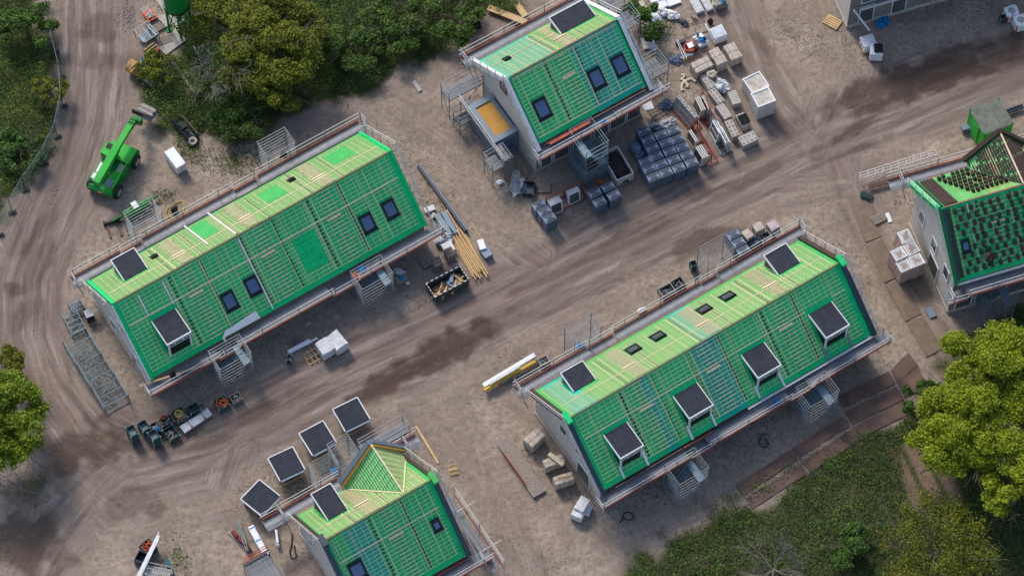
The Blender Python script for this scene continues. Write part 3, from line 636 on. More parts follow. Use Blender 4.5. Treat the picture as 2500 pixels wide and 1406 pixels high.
# flat-roofed extension on the left gable
c, yw, w_, d_ = qb([(1184+0, 272), (1218, 256), (1267, 321), (1232, 336)], 2.7); c1, c2 = D.loc(1195, 285, z=2.7)[1], D.loc(1246, 330, z=2.7)[1]
ex = MB(); ex.box(-.95, 4.6, 0, 2.0, 3.6, 2.6); e_ = ex.build('extension', [m_zinc], D.root)
q = MB(); q.box(-.95, 4.6, 2.602, 1.5, 3.06, .03); q.build('osb_roof', m_osb, e_)
q = MB(); [q.box(*t) for t in ((-.95, 2.98, 2.602, 2.1, .46, .13), (-.95, 6.22, 2.602, 2.1, .46, .13), (-1.81, 4.6, 2.602, .42, 2.78, .13), (-.15, 4.6, 2.602, .26, 2.78, .13))]; q.build('parapet', m_zinc, e_)
q = MB(); q.box(-.95, 2.77, .6, 1.4, .06, 1.4); q.build('window', m_glass, e_)
scaffold(D, 'eave scaffold round the white edged house at top centre', segF=[(-.6, 6.1, 0), (6.15, 10.5, .05)], segB=[(-.8, 10.2, 0)])
tower('tall caged stair tower in front of the house at top centre', D, 1437, 345, w_=1.9, d=2.3, top=4.2, cage=True, dense=8, col=m_blue_steel)
# low scaffold round the extension
def low_scaffold(label, parts, loc, yaw):
    r = thing('low_scaffold', label, 'scaffold', loc, yaw)
    for (cx, cy, z, a, b, rail) in parts:
        q = MB(); n = max(1, int(b/.3)); [q.box(cx, cy-b/2+.15+k*b/n, z-.06, a, b/n-.02, .06) for k in range(n)] if a > b else [q.box(cx-a/2+.15+k*.3, cy, z-.06, .28, b, .06) for k in range(max(1, int(a/.3)))]
        q.build('deck', m_deck, r); q = MB()
        for x in (cx-a/2, cx+a/2):
            for y in (cy-b/2, cy+b/2): q.bar((x, y, 0), (x, y, z+(1.1 if rail else .1)), .05)
        for zq in (.4, z-.1)+((z+.5, z+1.05) if rail else ()):
            for y in (cy-b/2, cy+b/2): q.bar((cx-a/2, y, zq), (cx+a/2, y, zq), .04)
            for x in (cx-a/2, cx+a/2): q.bar((x, cy-b/2, zq), (x, cy+b/2, zq), .04)
        q.bar((cx-a/2, cy-b/2, .1), (cx+a/2, cy-b/2, z), .035); q.bar((cx-a/2, cy-b/2, .1), (cx-a/2, cy+b/2, z), .035); q.build('frame', m_alu, r)
    return r
def hloc(h, u, v, z): x, y = h.loc(u, v, z=z); return x, y
o = D.root.location
x1_, y1_ = hloc(D, 1128, 210, 2.6); x2_, y2_ = hloc(D, 1188, 315, 2.5); x3_, y3_ = hloc(D, 1215, 392, 2.0); x4_, y4_ = hloc(D, 1130, 290, 1.2)
low_scaffold('low grey scaffold decks beside the flat roofed extension at top centre', [(x1_, y1_, 2.5, 2.9, 1.1, True), (x2_, y2_, 2.5, .75, 6.0, False), (x3_, y3_, 1.9, 1.6, 1.2, True), (x4_, y4_, 1.2, 1.1, .9, True)], o, D.phi)
mb = MB(); [mb.bar((x2_-.5, y2_-3, 2.5+k), (x2_-.5, y2_+3, 2.5+k), .05) for k in (.55, 1.05)]; q = solo(mb, 'guard_rail', m_rail, 'pair of white rails along the plank beside the OSB roofed extension', 'rail', o, D.phi)
c = D.loc(1598, 165, z=2.2); low_scaffold('small scaffold deck at the right gable of the white edged house', [(c[0], c[1], 2.2, 1.4, 1.5, True)], o, D.phi)
c = D.loc(1530, 50, z=3.4); low_scaffold('upper scaffold deck behind the right gable of the white edged house', [(c[0], c[1], 3.4, 1.4, 1.4, True), (c[0]-.2, c[1]+1.8, 3.4, 1.4, 1.4, True)], o, D.phi)

# ---- house C: bottom, cross gable
def cross_gable(h, x0, x1, zf, zr, yo=.25, tiles=False):
    W, he, s_ = h.W, h.he, h.s; xm = (x0+x1)/2; yv = lambda z: W-(z-he)/s_
    for sg, xe in ((-1, x0), (1, x1)):
        mb = MB(); P = [(xm, W+yo, zr), (xe, W+yo, zf), (xe, yv(zf), zf), (xm, yv(zr), zr)]
        P2 = [(a, b, c-.1) for a, b, c in P]
        if sg < 0: mb.hexa([P2[1], P2[2], P2[3], P2[0], P[1], P[2], P[3], P[0]])
        else: mb.hexa([P2[2], P2[1], P2[0], P2[3], P[2], P[1], P[0], P[3]])
        mb.build('cross_gable_membrane', m_under if sg < 0 else m_under_sun, h.root)  # right plane gets the sunlit tone of the same membrane
        bt = MB(); n = 17; hw = abs(xe-xm); kk = math.atan2(zr-zf, hw)
        for k in range(1, n):
            t = k/n; x = xm+sg*hw*t; z = zr-(zr-zf)*t
            bt.bar((x, W+yo-.15, z+.045), (x, yv(z)+.12, z+.045), .034, .03)
        for k in range(9):
            y = W+yo-.3-k*.5; zt_ = min(zr, he+s_*(W-y)) if y < W else zr
            zlo = max(zf, he+s_*(W-y)) if y < W else zf
            if zr-zlo > .2 and y > yv(zr)+.1: t1 = (zr-zlo)/(zr-zf); bt.bar((xm+sg*.05, y, zr+.02), (xm+sg*hw*t1, y, zlo+.02), .028, .03)
        if not tiles: bt.build('battens', m_batten, h.root)
        else:
            tl = MB()
            for r_ in range(15):
                t = (r_+.5)/15; x = xm+sg*hw*t; z = zr-(zr-zf)*t+.06; y = W+yo-.2
                j = 0
                while y > yv(z)+.2:
                    if not ((r_+j*2) % 11 in (4,) or (t > .75 and random.random() < .3)): tl.box(x, y-.11, z-.03, hw/15*1.12, .215, .07, 0)
                    y -= .235; j += 1
            bt.build('battens', m_batten, h.root); tl.build('roof_tiles', m_tile, h.root)
        rk = MB(); a, b = Vector((xm, W+yo+.1, zr+.1)), Vector((xe-sg*-.15, W+yo+.1, zf+.02)); rk.bar(a, b, .34, .3); rk.build('rake_trim', m_brown if tiles else m_zinc, h.root)
        if not tiles: rk = MB(); rk.bar(a+Vector((0, -.27, -.04)), b+Vector((0, -.27, -.04)), .2, .22); rk.build('rake_board', m_osb, h.root)
        vb = MB(); A1, B1 = Vector((xm, yv(zr), zr+.05)), Vector((xe, yv(zf), zf+.05)); vb.bar(A1, B1, .1, .05); vb.build('valley_board', m_batten2 if not tiles else m_tile, h.root)
    rb = MB(); rb.bar((xm, W+yo-.1, zr+.06), (xm, yv(zr), zr+.06), .1, .08); rb.build('cross_ridge', m_batten2, h.root)
    wl = MB(); wl.hexa([(x0+.15, W-.3, 0), (x1-.15, W-.3, 0), (x1-.15, W, 0), (x0+.15, W, 0), (x0+.15, W-.3, zf-.1), (x1-.15, W-.3, zf-.1), (x1-.15, W, zf-.1), (x0+.15, W, zf-.1)]); wl.poly([(x0+.15, W, zf-.1), (x1-.15, W, zf-.1), (xm, W, zr-.1)]); wl.build('cross_gable_wall', m_wall, h.root)
    # main slope battens are left out under the cross gable
    for k in range(12): t = k/12; z = zf+(zr-zf)*t; h.hole(1, x0+(xm-x0)*t-.08, x1-(x1-xm)*t+.08, (z-he)/s_-.02, (zf+(zr-zf)*(k+1)/12-he)/s_)
    h.hole(1, x0, x1, -1, (zf-he)/s_+.05)
z4a = zz(3.083, 560, 950)
C = House('detached_house', 'house at the bottom with a metal edged cross gable on its green roof', -10.462, -21.934, 8.604, .551, 8.668, 2.697, .988, 'green roofed terraces under construction')
C.shell()
C.bands = {0: [C.loc(*z4a(1180, 940), 0)[0]], 1: [C.loc(*z4a(900, 790), 1)[0]]}
zfC = 3.0; xa = C.loc(*z4a(868, 722), z=zfC)[0]; xb = C.loc(*z4a(1325, 500), z=zfC)[0]; xm = (xa+xb)/2
cross_gable(C, xa, xb, zfC, C.he+C.s*C.W/2-.25)
C.dormer(1, z4a(740, 990), z4a(895, 905), z4a(605, 790)); C.roofwin(0, *z4a(1555, 1015), w_=.62, l=.85); C.roofwin(0, *z4a(960, 1355), w_=1.05, l=1.3)
C.deckroof(0, [(1.6, 3.4)]); C.deckroof(1, bright=True); C.battens(0, x0=.35, x1=.5); C.battens(1, y0=.3, x0=.3, x1=.4); C.ridge()
for x in (0, C.L):
    mb = MB(); C.sbox(mb, 0, x-.16, x+.16, -.1, C.W/2-.2, -.3, .2); mb.build('verge_parapet', m_slate, C.root)
    mb = MB(); C.sbox(mb, 1, x-.12, x+.12, -.1, C.W/2-.2, -.3, .14); mb.build('verge_parapet', m_brown, C.root)
    mb = MB(); zr = C.he+C.s*C.W/2; mb.box(x, C.W/2, zr-.05, .4, .9, .3); mb.build('ridge_cap', m_slate if x == 0 else m_under_sun, C.root)
C.finish(); board(C, 0, .5, C.L-.3, m_red, .1); gutter(C, 0, m_black); board(C, 1, .4, 2.2, m_orange, 0)
gable_windows(C, [(6.3, 6.9, 1.6, 2.6), (2.0, 3.6, 0, 2.3), (3.8, 4.4, 3.3, 4.3)])
scaffold(C, 'eave scaffold round the cross gabled house at the bottom', segB=[(-2.0, 4.0, 0), (7.4, 10.3, 0)], segF=[(-.6, 9.9, 0)])
q = MB(); [q.box(C.L+1.0+k*.3, 1.4, 1.94, .28, 6.4, .06) for k in range(2)]; q = solo(q, 'scaffold_plank', m_deck, 'grey scaffold deck along the right gable of the bottom house', 'scaffold deck', C.root.location, C.phi)
q = MB(); q.bar((C.L+1.65, -1.9, 2.05), (C.L+1.65, 4.6, 2.05), .04, .16); solo(q, 'toe_board', m_red, 'red brown toe board along the right gable of the bottom house', 'board', C.root.location, C.phi)
q = MB(); [q.bar((C.L+1.75, -1.9, 2.0+k), (C.L+1.75, 4.8, 2.0+k), .05) for k in (.5, 1.0)]; [q.bar((C.L+1.75, y, 0), (C.L+1.75, y, 3.1), .05) for y in (-1.8, 1.4, 4.7)]; [q.bar((C.L+1.0, y, 2.4), (C.L+2.5, y, 2.4), .05) for y in (-.2, 3.2)]; solo(q, 'guard_rail', m_rail, 'white guard rails along the right gable of the bottom house', 'rail', C.root.location, C.phi)
tower('open scaffold tower with crossed tubes left of the cross gable', C, 838, 1105, w_=1.6, d=1.6, top=2.4, stair=False)
tower('low open scaffold tower holding the blue cloth at the bottom house', C, 792, 1150, w_=1.8, d=1.3, top=2.0, stair=False)
q = C.loc(940, 1070, z=3); low_scaffold('open scaffold bays behind the peak of the cross gable', [(q[0], q[1]+.2, 2.6, 3.6, .9, True)], C.root.location, C.phi)

# ---- house E: right, tiles being laid
z7 = zz(2.467, 2050, 230)
Eh = House('detached_house', 'house at the right edge with dark clay tiles stacked on its green roof', 31.041, 1.587, 13.0, .304, 8.369, 5.415, .832, 'green roofed terraces under construction')
Eh.shell(gable=.15, eave=.45)
Eh.bands = {0: [Eh.loc(*z7(925, 640), 0)[0]], 1: []}
zfE = 6.0; xa = Eh.loc(*z7(765, 410), z=zfE)[0]; xp = Eh.loc(*z7(1105, 520), 0)[0]
cross_gable(Eh, xa, 2*xp-xa, zfE, Eh.he+Eh.s*Eh.W/2-.1, tiles=True)
Eh.roofwin(0, *z7(757, 910), w_=.62, l=.9)
Eh.deckroof(0); Eh.deckroof(1); Eh.battens(0, pitch=.33, vx=.6, x0=.45, thick=()); m_batten_ = m_batten; m_batten = M('weathered_batten', (.74, .58, .24), (.5, .32, .13), rough=.8, scale=1.2); Eh.battens(1, pitch=.24, vx=.7, y0=.3, x0=1.4, thick=()); m_batten = m_batten_; Eh.ridge()
for sd_ in (0, 1):
    mb = MB(); Eh.sbox(mb, sd_, -.22, .06, -.15, Eh.W/2, -.3, .16); mb.build('verge_trim', m_greend if sd_ == 0 else m_under, Eh.root)
    mb = MB(); Eh.sbox(mb, sd_, .07, .3, .1, Eh.W/2-.1, .02, .12); mb.build('verge_strip', m_slate if sd_ == 0 else m_brown, Eh.root)
mb = MB(); [Eh.sbox(mb, 1, .42+.25*k, .63+.25*k, .2, Eh.W/2-.1, .05, .12) for k in range(4)]; mb.build('roof_tiles', m_tile, Eh.root)
mb = MB(); [Eh.sbox(mb, 0, .36, .62, .2+.28*k, .42+.28*k, .05, .14) for k in range(14)]; mb.build('verge_tiles', m_tile, Eh.root)
Eh.strip(0, z7(760, 660), z7(855, 1060), .06); Eh.finish(); gutter(Eh, 0, m_white); board(Eh, 0, 2.0, 5.0, m_orange, .0); board(Eh, 1, 1.2, 4.8, m_orange)
gable_windows(Eh, [(6.0, 6.9, 3.0, 4.4), (3.6, 4.5, 3.0, 4.4), (1.3, 2.2, 3.0, 4.4), (2.8, 4.4, 0, 2.4)], .15)
front_windows(Eh, [(.6, 1.9), (2.1, 4.2), (4.4, 6.2)], .2, 2.6, y=.45)
scaffold(Eh, 'eave scaffold round the tiled roof house at the right edge', zdF=4.9, zdB=4.9, segF=[(-.9, .6, -.5), (.6, 12.9, 0)], segB=[(-1.5, 13, 0)])
tower('scaffold stair tower in front of the tiled roof house at the right edge', Eh, 2432, 712, w_=2.3, d=2.0, top=3.0)
# tile stacks on the roof of house E
def tile_proto():
    mb = MB()
    for k in range(3): mb.box((k-1)*.07, 0, 0, .055, .40, .2)
    mb.box(0, 0, .2, .2, .34, .045); return mb
tp = tile_proto(); ss = math.atan(Eh.s); first = None
def put_tile(side, x, y, label):
    global first
    if first is None: first = tp.build('tile_stack', m_tile)
    o = first if 'label' not in first.keys() else first.copy()
    if o.name not in sc.collection.objects: sc.collection.objects.link(o)
    p = Eh.P(side, x, y, .06); rt = Matrix.Translation(Eh.root.location)@Matrix.Rotation(Eh.phi, 4, 'Z')
    sl_ = Matrix.Rotation(ss if side == 0 else -ss, 4, 'X'); o.matrix_world = rt@Matrix.Translation(p)@sl_
    tag(o, label, 'tile stack', 'clay tile stacks on the roof at the right edge')
r_ = 0; y = .45
while y < Eh.W/2-.2:
    x = .95+(.3 if r_ % 2 else 0)
    while x < 10.5:
        if not Eh.free(0, x-.05, x+.05, y, 0): x += .62; continue
        put_tile(0, x+random.uniform(-.04, .04), y, 'small stack of dark clay tiles on the shaded green slope'); x += .62+(.14 if random.random() < .2 else 0)
    y += .42; r_ += 1
for k in range(13):
    for j in range(7):
        x = 1.7+k*.36+j*.2; yq = .6+j*.46-k*.02
        if random.random() < .85 and x < xa+.4+.9*j and Eh.free(1, x-.1, x+.1, yq, 0): put_tile(1, x, yq+random.uniform(-.05, .05), 'small stack of dark clay tiles on the sunlit green slope')

# ---- building F: top right corner, only its lower walls are in view
p = G(2067, 68); Fh = House('detached_house', 'house at the top right edge with tall grey windows and pale gable', p.x, p.y, 22, .31, 9, 5.6, .8, 'green roofed terraces under construction')
Fh.root.location = p-Vector((math.cos(.31)*.15-math.sin(.31)*.45, math.sin(.31)*.15+math.cos(.31)*.45, 0)); Fh.O = np.array(Fh.root.location)
Fh.shell(gable=.15, eave=.45); Fh.deckroof(0); Fh.deckroof(1)
front_windows(Fh, [(1.0, 2.2), (3.6, 4.8), (7.0, 8.2), (8.4, 9.6), (11.5, 12.8)], .25, 2.4, y=.45); front_windows(Fh, [(1.0, 2.2), (3.6, 4.8), (7.0, 8.2)], 2.9, 4.6, y=.45)
q = MB(); q.bar((.9, .1, 2.6), (4.4, .1, 2.6), .12); q.bar((.3, 0.1, 2.9), (1.3, -1.0, 1.2), .1); q.build('gutter_pipe', m_white, Fh.root)
# ------------------------------------------------------------------ loose things on the site
Z6 = zz(3.905, 1180, 240); Z5 = zz(3.124, 1450, 0); Zc = zz(7.576, 290, 940); Zd = zz(5.408, 960, 480); Ze = zz(5.858, 280, 0); Zf = zz(10.815, 680, 770); Zt = zz(6.115, 200, 270); Zg = zz(7.03, 1200, 380); Zh = zz(9.375, 2000, 0)
Zi = zz(9.01, 300, 1250); Zj = zz(7.987, 550, 1230); Zk = zz(6.39, 1580, 200); Zl = zz(7.81, 1550, 0); Zm = zz(11.72, 1650, 40); Z3 = zz(2.8117, 620, 260); Z1 = zz(4.018, 150, 250); Zv = zz(2.779, 1750, 900)
def pallet(mb, w_, d, mi=0):
    for k in range(5): mb.box(0, -d/2+d*(k+.5)/5, .11, w_, d/6.5, .025, 0, mi)
    for x in (-w_/2+.05, 0, w_/2-.05): mb.box(x, 0, .02, .09, d, .09, 0, mi)
def wrinkled(mb, w_, d, z0, z1, mi=0, amp=.02, n=6, seed=0, top=None):
    rr = random.Random(seed); i0 = len(mb.v); rings = [(z0, 0), (z0+(z1-z0)*.5, 0), (z1-.05, 0), (z1, .04)]
    for z, ins in rings:
        for a in range(4*n):
            sd_, t = a//n, (a % n)/n; x, y = [(-1+2*t, -1), (1, -1+2*t), (1-2*t, 1), (-1, 1-2*t)][sd_]
            mb.v.append(((w_/2-ins)*x+rr.uniform(-amp, amp), (d/2-ins)*y+rr.uniform(-amp, amp), z+rr.uniform(-amp, amp)*.5))
    for k in range(len(rings)-1):
        for a in range(4*n): b = (a+1) % (4*n); mb.f.append((i0+k*4*n+a, i0+k*4*n+b, i0+(k+1)*4*n+b, i0+(k+1)*4*n+a)); mb.m.append(mi)
    e = i0+(len(rings)-1)*4*n; c = len(mb.v); mb.v.append((0, 0, z1+amp))
    for a in range(4*n): mb.f.append((e+a, e+(a+1) % (4*n), c)); mb.m.append(mi if top is None else top)

# hooded tile packs: blue grey film hood with a light four pointed star on top
HW, HD, HH = .93, .665, 1.32
def hooded():
    r = thing('hooded_pallet', 'x', 'pallet', (0, 0, 0)); p = MB(); pallet(p, HW, HD); p.build('pallet', m_woodg, r)
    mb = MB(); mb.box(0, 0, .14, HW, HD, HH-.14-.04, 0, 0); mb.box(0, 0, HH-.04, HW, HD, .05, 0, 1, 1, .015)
    N_ = 9; c0 = HH+.013
    for (cx, cy, ax, ay, a0) in ((0, -HD/2+.012, HW*.455, HD*.44, 0), (0, HD/2-.012, HW*.455, HD*.44, 180)):
        pts = [(cx+ax*math.cos(R(a0+180*k/N_)), cy+ay*math.sin(R(a0+180*k/N_)), c0+.03*math.sin(math.pi*k/N_)) for k in range(N_+1)]; mb.poly(pts, 2)
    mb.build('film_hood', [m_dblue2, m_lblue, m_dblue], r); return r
proto = hooded(); used = [False]
def put_hood(x, y, yaw, label, group, z=HH):
    c = G(x, y, z); o = proto if not used[0] else copy_tree(proto); used[0] = True; o.location = (c.x, c.y, 0); o.rotation_euler = (0, 0, yaw+random.uniform(-.02, .02)); tag(o, label, 'pallet', group)
a, b = G(*Z6(1550, 760), HH), G(*Z6(1690, 700), HH); yaw_h = .40
GRP = 'grey blue hooded pallets in the big block'
colsP = [[(1545, 600), (1580, 672), (1622, 750)], [(1530, 312), (1572, 395), (1612, 472), (1650, 550), (1695, 628), (1740, 705)], [(1693, 348), (1740, 425), (1776, 505), (1816, 585), (1862, 662)], [(1810, 305), (1852, 388), (1897, 465), (1940, 540), (1985, 612)]]
nm_c = ['leftmost column', 'second column', 'third column', 'rightmost column']; nm_r = ['front', 'second from front', 'third from front', 'fourth from front', 'fifth from front', 'rearmost']
for ci, col_ in enumerate(colsP):
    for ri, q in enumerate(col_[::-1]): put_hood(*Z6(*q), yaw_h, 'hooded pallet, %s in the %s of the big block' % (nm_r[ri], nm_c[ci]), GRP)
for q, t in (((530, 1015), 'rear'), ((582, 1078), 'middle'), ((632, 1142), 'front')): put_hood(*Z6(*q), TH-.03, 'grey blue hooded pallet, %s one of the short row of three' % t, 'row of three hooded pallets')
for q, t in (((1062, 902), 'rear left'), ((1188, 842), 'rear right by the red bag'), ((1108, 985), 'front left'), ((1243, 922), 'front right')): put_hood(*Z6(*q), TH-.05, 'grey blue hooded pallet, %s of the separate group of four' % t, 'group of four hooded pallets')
for q, t in (((285, 165), 'rear'), ((322, 225), 'middle'), ((360, 285), 'front')): put_hood(*z2b(*q), TH-.05, 'grey blue hooded pallet, %s one behind the right terrace' % t, 'hooded pallets behind the right terrace')
def packbox(q, h, label, name='wrapped_pack', cat='pack', mat=m_stone, group=None, straps=True, z_=zz(1, 0, 0), amp=.02, strapm=None, pal=True, extra=None):
    q = [z_(*p) for p in q]; c, yaw, w_, d = qb(q, h); r = thing(name, label, cat, c, yaw, group)
    if pal: p = MB(); pallet(p, w_, d); p.build('pallet', m_woodg, r)
    mb = MB(); wrinkled(mb, w_, d, .14 if pal else .01, h, seed=int(c.x*10), amp=amp); mb.build('contents' if name != 'wrapped_pack' else 'film_wrap', mat, r)
    if straps:
        s_ = MB()
        for x in (-w_/4, w_/4): s_.box(x, 0, h+.012, .03, d+.01, .01); s_.box(x, -d/2-.022, .14, .03, .01, h-.12)
        s_.box(0, 0, h+.024, w_+.01, .03, .01); s_.build('straps', strapm or m_woodg, r)
    if extra: extra(r, w_, d, h)
    return r
gS = 'beige wrapped stone packs'
packbox([(738, 485), (870, 420), (910, 500), (780, 562)], 1.0, 'beige wrapped stone pack, widest and leftmost of three by the orange tubs', group=gS, z_=Z5)
packbox([(940, 505), (1018, 465), (950, 355), (877, 388)], 1.2, 'beige wrapped stone pack with ribbed top between two others', group=gS, z_=Z5)
packbox([(1048, 470), (1135, 428), (1070, 320), (985, 350)], 1.0, 'beige strapped stone pack, rightmost of three by the sand road', group=gS, z_=Z5)
def stripes(r, w_, d, h):
    mb = MB(); [mb.box(-w_/2+w_*(k+1)/9, 0, h+.014, .045, d*.82, .006) for k in range(8)]; mb.build('printed_lines', m_lblue, r)
packbox([(920, 302), (1016, 262), (975, 185), (885, 220)], 1.0, 'white pallet pack with rows of blue grey print on top', mat=m_ins, straps=False, z_=Z5, extra=stripes)
gT = 'strapped stone packs at the gable of the right terrace'
zq = zz(3.125, 1180, 850)
packbox([(370, 755), (480, 660), (405, 602), (308, 700)], 1.1, 'brown foil covered stone pack near the long grey plank', group=gT, z_=zq, mat=m_stone)
o1 = packbox([(478, 905), (625, 868), (600, 795), (447, 860)], 1.0, 'brown stone pack carrying a pale beam across its top', group=gT, z_=zq)
packbox([(550, 1040), (700, 1000), (668, 932), (530, 985)], 1.0, 'pale stone pack with a few loose sticks on top', group=gT, z_=zq)
def beam(label, a, b, z, wd, ht, mat, name='plank', cat='plank', group=None):
    A_, B_ = G(*a, z), G(*b, z); c = (A_+B_)/2; d = B_-A_; mb = MB(); mb.box(0, 0, 0, d.length, wd, ht); return solo(mb, name, mat, label, cat, (c.x, c.y, z-ht), math.atan2(d.y, d.x), group)
beam('pale beam lying across the brown stone pack', zq(500, 800), zq(610, 885), 1.22, .3, .18, m_cream, 'beam', 'beam')
mb = MB(); [mb.box(k*.12-.2, 0, 0, .03, .6, .025, .5+k*.15) for k in range(4)]; c = G(*zq(610, 985), 1.05); solo(mb, 'wood_sticks', m_wood, 'loose wooden sticks on the pale stone pack', 'sticks', (c.x, c.y, 1.04), .6)
# big stack of white printed brick packs by house E
zE_ = zz(2.467, 2050, 230)
for i, (q, t) in enumerate((([(380, 908), (447, 880), (418, 808), (342, 832)], 'rearmost'), ([(415, 978), (487, 945), (452, 878), (378, 912)], 'second from rear on the right'), ([(340, 1012), (411, 975), (375, 912), (302, 945)], 'left middle'), ([(440, 1048), (518, 1018), (485, 950), (412, 982)], 'front right, tallest side in view'), ([(372, 1078), (442, 1048), (408, 982), (335, 1015)], 'front left'))):
    def lines(r, w_, d, h):
        mb = MB(); [mb.box(-.02, -d/2+d*(k+1)/9, h+.014, w_*.78, .028, .005) for k in range(8)]; mb.build('printed_lines', m_black, r)
        for side_ in (-1, 1): mb = MB(); [mb.box(side_*.01, -d/2-.024, .25+k*.23, w_*.9, .012, .03) for k in range(int((h-.3)/.23))]; mb.build('brick_courses', m_stone, r); break
    packbox(q, 1.9 if i < 4 else 1.8, 'white printed pack of bricks, %s of the cluster of five' % t, mat=M("pink_brick_pack", (.55, .42, .38), (.42, .32, .29), rough=.8, scale=5, bump=.2), straps=False, z_=zE_, group='printed brick packs by the tiled roof house', extra=lambda r, w_, d, h: (lines(r, w_, d, h), None)[1])
    tp_ = MB(); c, yaw, w_, d = qb([zE_(*p) for p in q], 1.9 if i < 4 else 1.8); tp_.box(0, 0, (1.9 if i < 4 else 1.8)+.003, w_-.06, d-.06, .008)
    rt_ = [o for o in bpy.data.objects if o.type == 'EMPTY' and o.name.startswith('wrapped_pack')][-1]; tp_.build('top_sheet', m_ins, rt_)
# concrete blocks
gB = 'concrete blocks in the storage yard'
def block(q, label, studs, z_=Z5, h=.62):
    c, yaw, w_, d = qb([z_(*p) for p in q], h); mb = MB(); mb.box(0, 0, 0, w_, d, h, 0, 0, None, .012)
    if studs:
        nx_ = 2 if w_ < d else 4; ny_ = 4 if w_ < d else 2
        for i in range(nx_):
            for j in range(ny_): mb.box(-w_/2+w_*(i+.5)/nx_, -d/2+d*(j+.5)/ny_, h, .13, .13, .07, 0, 0, None, .03)
    return solo(mb, 'concrete_block', m_conc, label, 'concrete block', c, yaw, gB)
block([(862, 690), (926, 660), (880, 550), (820, 575)], 'studded concrete block with the cream bag on its end', True)
block([(935, 805), (988, 770), (935, 662), (876, 690)], 'studded concrete block with scribbled marks, second in the line', True)
block([(985, 920), (1048, 885), (995, 780), (935, 808)], 'plain concrete block in the middle of the line', False)
block([(1050, 1052), (1105, 1030), (1060, 905), (997, 925)], 'studded concrete block at the front end of the line', True)
block([(1058, 805), (1125, 780), (1085, 685), (1016, 702)], 'plain pale concrete block standing alone beside the line', False)
block([(1130, 1120), (1250, 1065), (1222, 992), (1103, 1045)], 'studded concrete block lying crosswise nearest the road', True)
block([(1130, 975), (1198, 945), (1140, 855), (1082, 880)], 'concrete block carrying black pipe rolls', False)
mb = MB(); [mb.tube([(-.35, k*.16-.3, .1), (.35, k*.16-.3, .1)], .085, 8) for k in range(5)]; c = G(*Z5(1145, 905), .8); solo(mb, 'pipe_rolls', m_black, 'black ribbed pipe rolls on the concrete block', 'pipes', (c.x, c.y, .62), yaw_h)
# white crates
for q, h, t in (([(1205, 722), (1330, 655), (1268, 545), (1140, 600)], 1.5, 'rear white crate with a muddy sagging cover'), ([(1248, 820), (1388, 768), (1328, 665), (1200, 715)], 1.9, 'front white crate with a rim and muddy cover')):
    c, yaw, w_, d = qb([Z5(*p) for p in q], h); r = thing('white_crate', t+' beside the road', 'crate', c, yaw, 'large white crates'); mb = MB(); mb.box(0, 0, .05, w_, d, h-.12); mb.build('body', m_whitew, r)
    mb = MB(); [mb.box(*t_) for t_ in ((0, -d/2+.03, h-.08, w_+.06, .1, .1), (0, d/2-.03, h-.08, w_+.06, .1, .1), (-w_/2+.03, 0, h-.08, .1, d-.16, .1), (w_/2-.03, 0, h-.08, .1, d-.16, .1))]; mb.build('rim', m_white, r)
    mb = MB(); mb.box(0, 0, h-.07, w_-.14, d-.14, .03); mb.build('cover', M("muddy_cover", (.62, .6, .55), (.32, .27, .21), rough=.6, scale=1.6), r); mb = MB(); mb.box(0, -d/2-.013, .1, .03, .02, h-.25); [mb.box(x, -d/2-.013, h*.5, .12, .02, .12) for x in (-.2, .2)]; mb.build('latch', m_conc, r)
# white insulation, boards and sheets at the top
def sheet(q, h, th, label, mat=m_ins, z_=Z5, name='insulation_board', cat='board', group=None):
    c, yaw, w_, d = qb([z_(*p) for p in q], h); mb = MB(); mb.box(0, 0, 0, w_, d, th); return solo(mb, name, mat, label, cat, (c.x, c.y, max(0, h-th)), yaw, group)
gI = 'white insulation boards'
sheet([(375, 380), (470, 360), (458, 277), (360, 293)], .14, .07, 'square silver insulation board lying on the ground', m_foil, group=gI); sheet([(420, 375), (470, 395), (495, 345), (450, 335)], .05, .05, 'silver insulation board partly under the square one', m_foil, group=gI)
sheet([(440, 20), (560, -10), (520, -90), (400, -60)], .3, .2, 'large white board stack cut by the top edge, left', group=gI); sheet([(480, 75), (565, 45), (520, -40), (430, 0)], .25, .2, 'large white board stack beside the corrugated sheets', group=gI); sheet([(570, 55), (662, 15), (640, -40), (545, -10)], .2, .15, 'pair of white boards at the top edge', group=gI)
for k, (q, h, t) in enumerate((([(445, 222), (535, 195), (470, 95), (395, 125)], .75, 'lower stack'),)):
    packbox(q, .8, 'stack of white insulation boards between the bush and the boards', mat=m_ins, straps=False, z_=Z5, pal=False, amp=.01)
sheet([(455, 185), (530, 145), (455, 80), (395, 130)], .9, .06, 'tilted white board on top of the insulation stack', group=gI)
beam('long cream white beam by the dark bush', Z5(355, 10), Z5(420, 105), .5, .35, .3, m_cream, 'beam', 'beam')
for q, t in (([(780, 105), (828, 80), (795, -30), (730, -10)], 'left'), ([(860, 85), (905, 65), (870, -30), (815, -10)], 'right')):
    c, yaw, w_, d = qb([Z5(*p) for p in q], .35); mb = MB(); [mb.box(-w_/2+w_*(k+.5)/6, 0, .05, w_/8, d, .3) for k in range(6)]; mb.box(0, 0, .03, w_, d, .18); solo(mb, 'profile_bundle', m_foil, 'bundle of white metal profiles, %s one of two' % t, 'profiles', c, yaw, 'white profile bundles')
def crumple(label, u, v, rx, ry, h, mat, name='plastic_bag', cat='bag', seed=1, amp=.35, z=0, group=None):
    c = G(u, v, z+h*.5); mb = MB(); mb.blob(0, 0, h*.45, rx, ry, h*.55, amp, 9, 0, seed); return solo(mb, name, mat, label, cat, (c.x, c.y, z), random.uniform(0, 3), group)
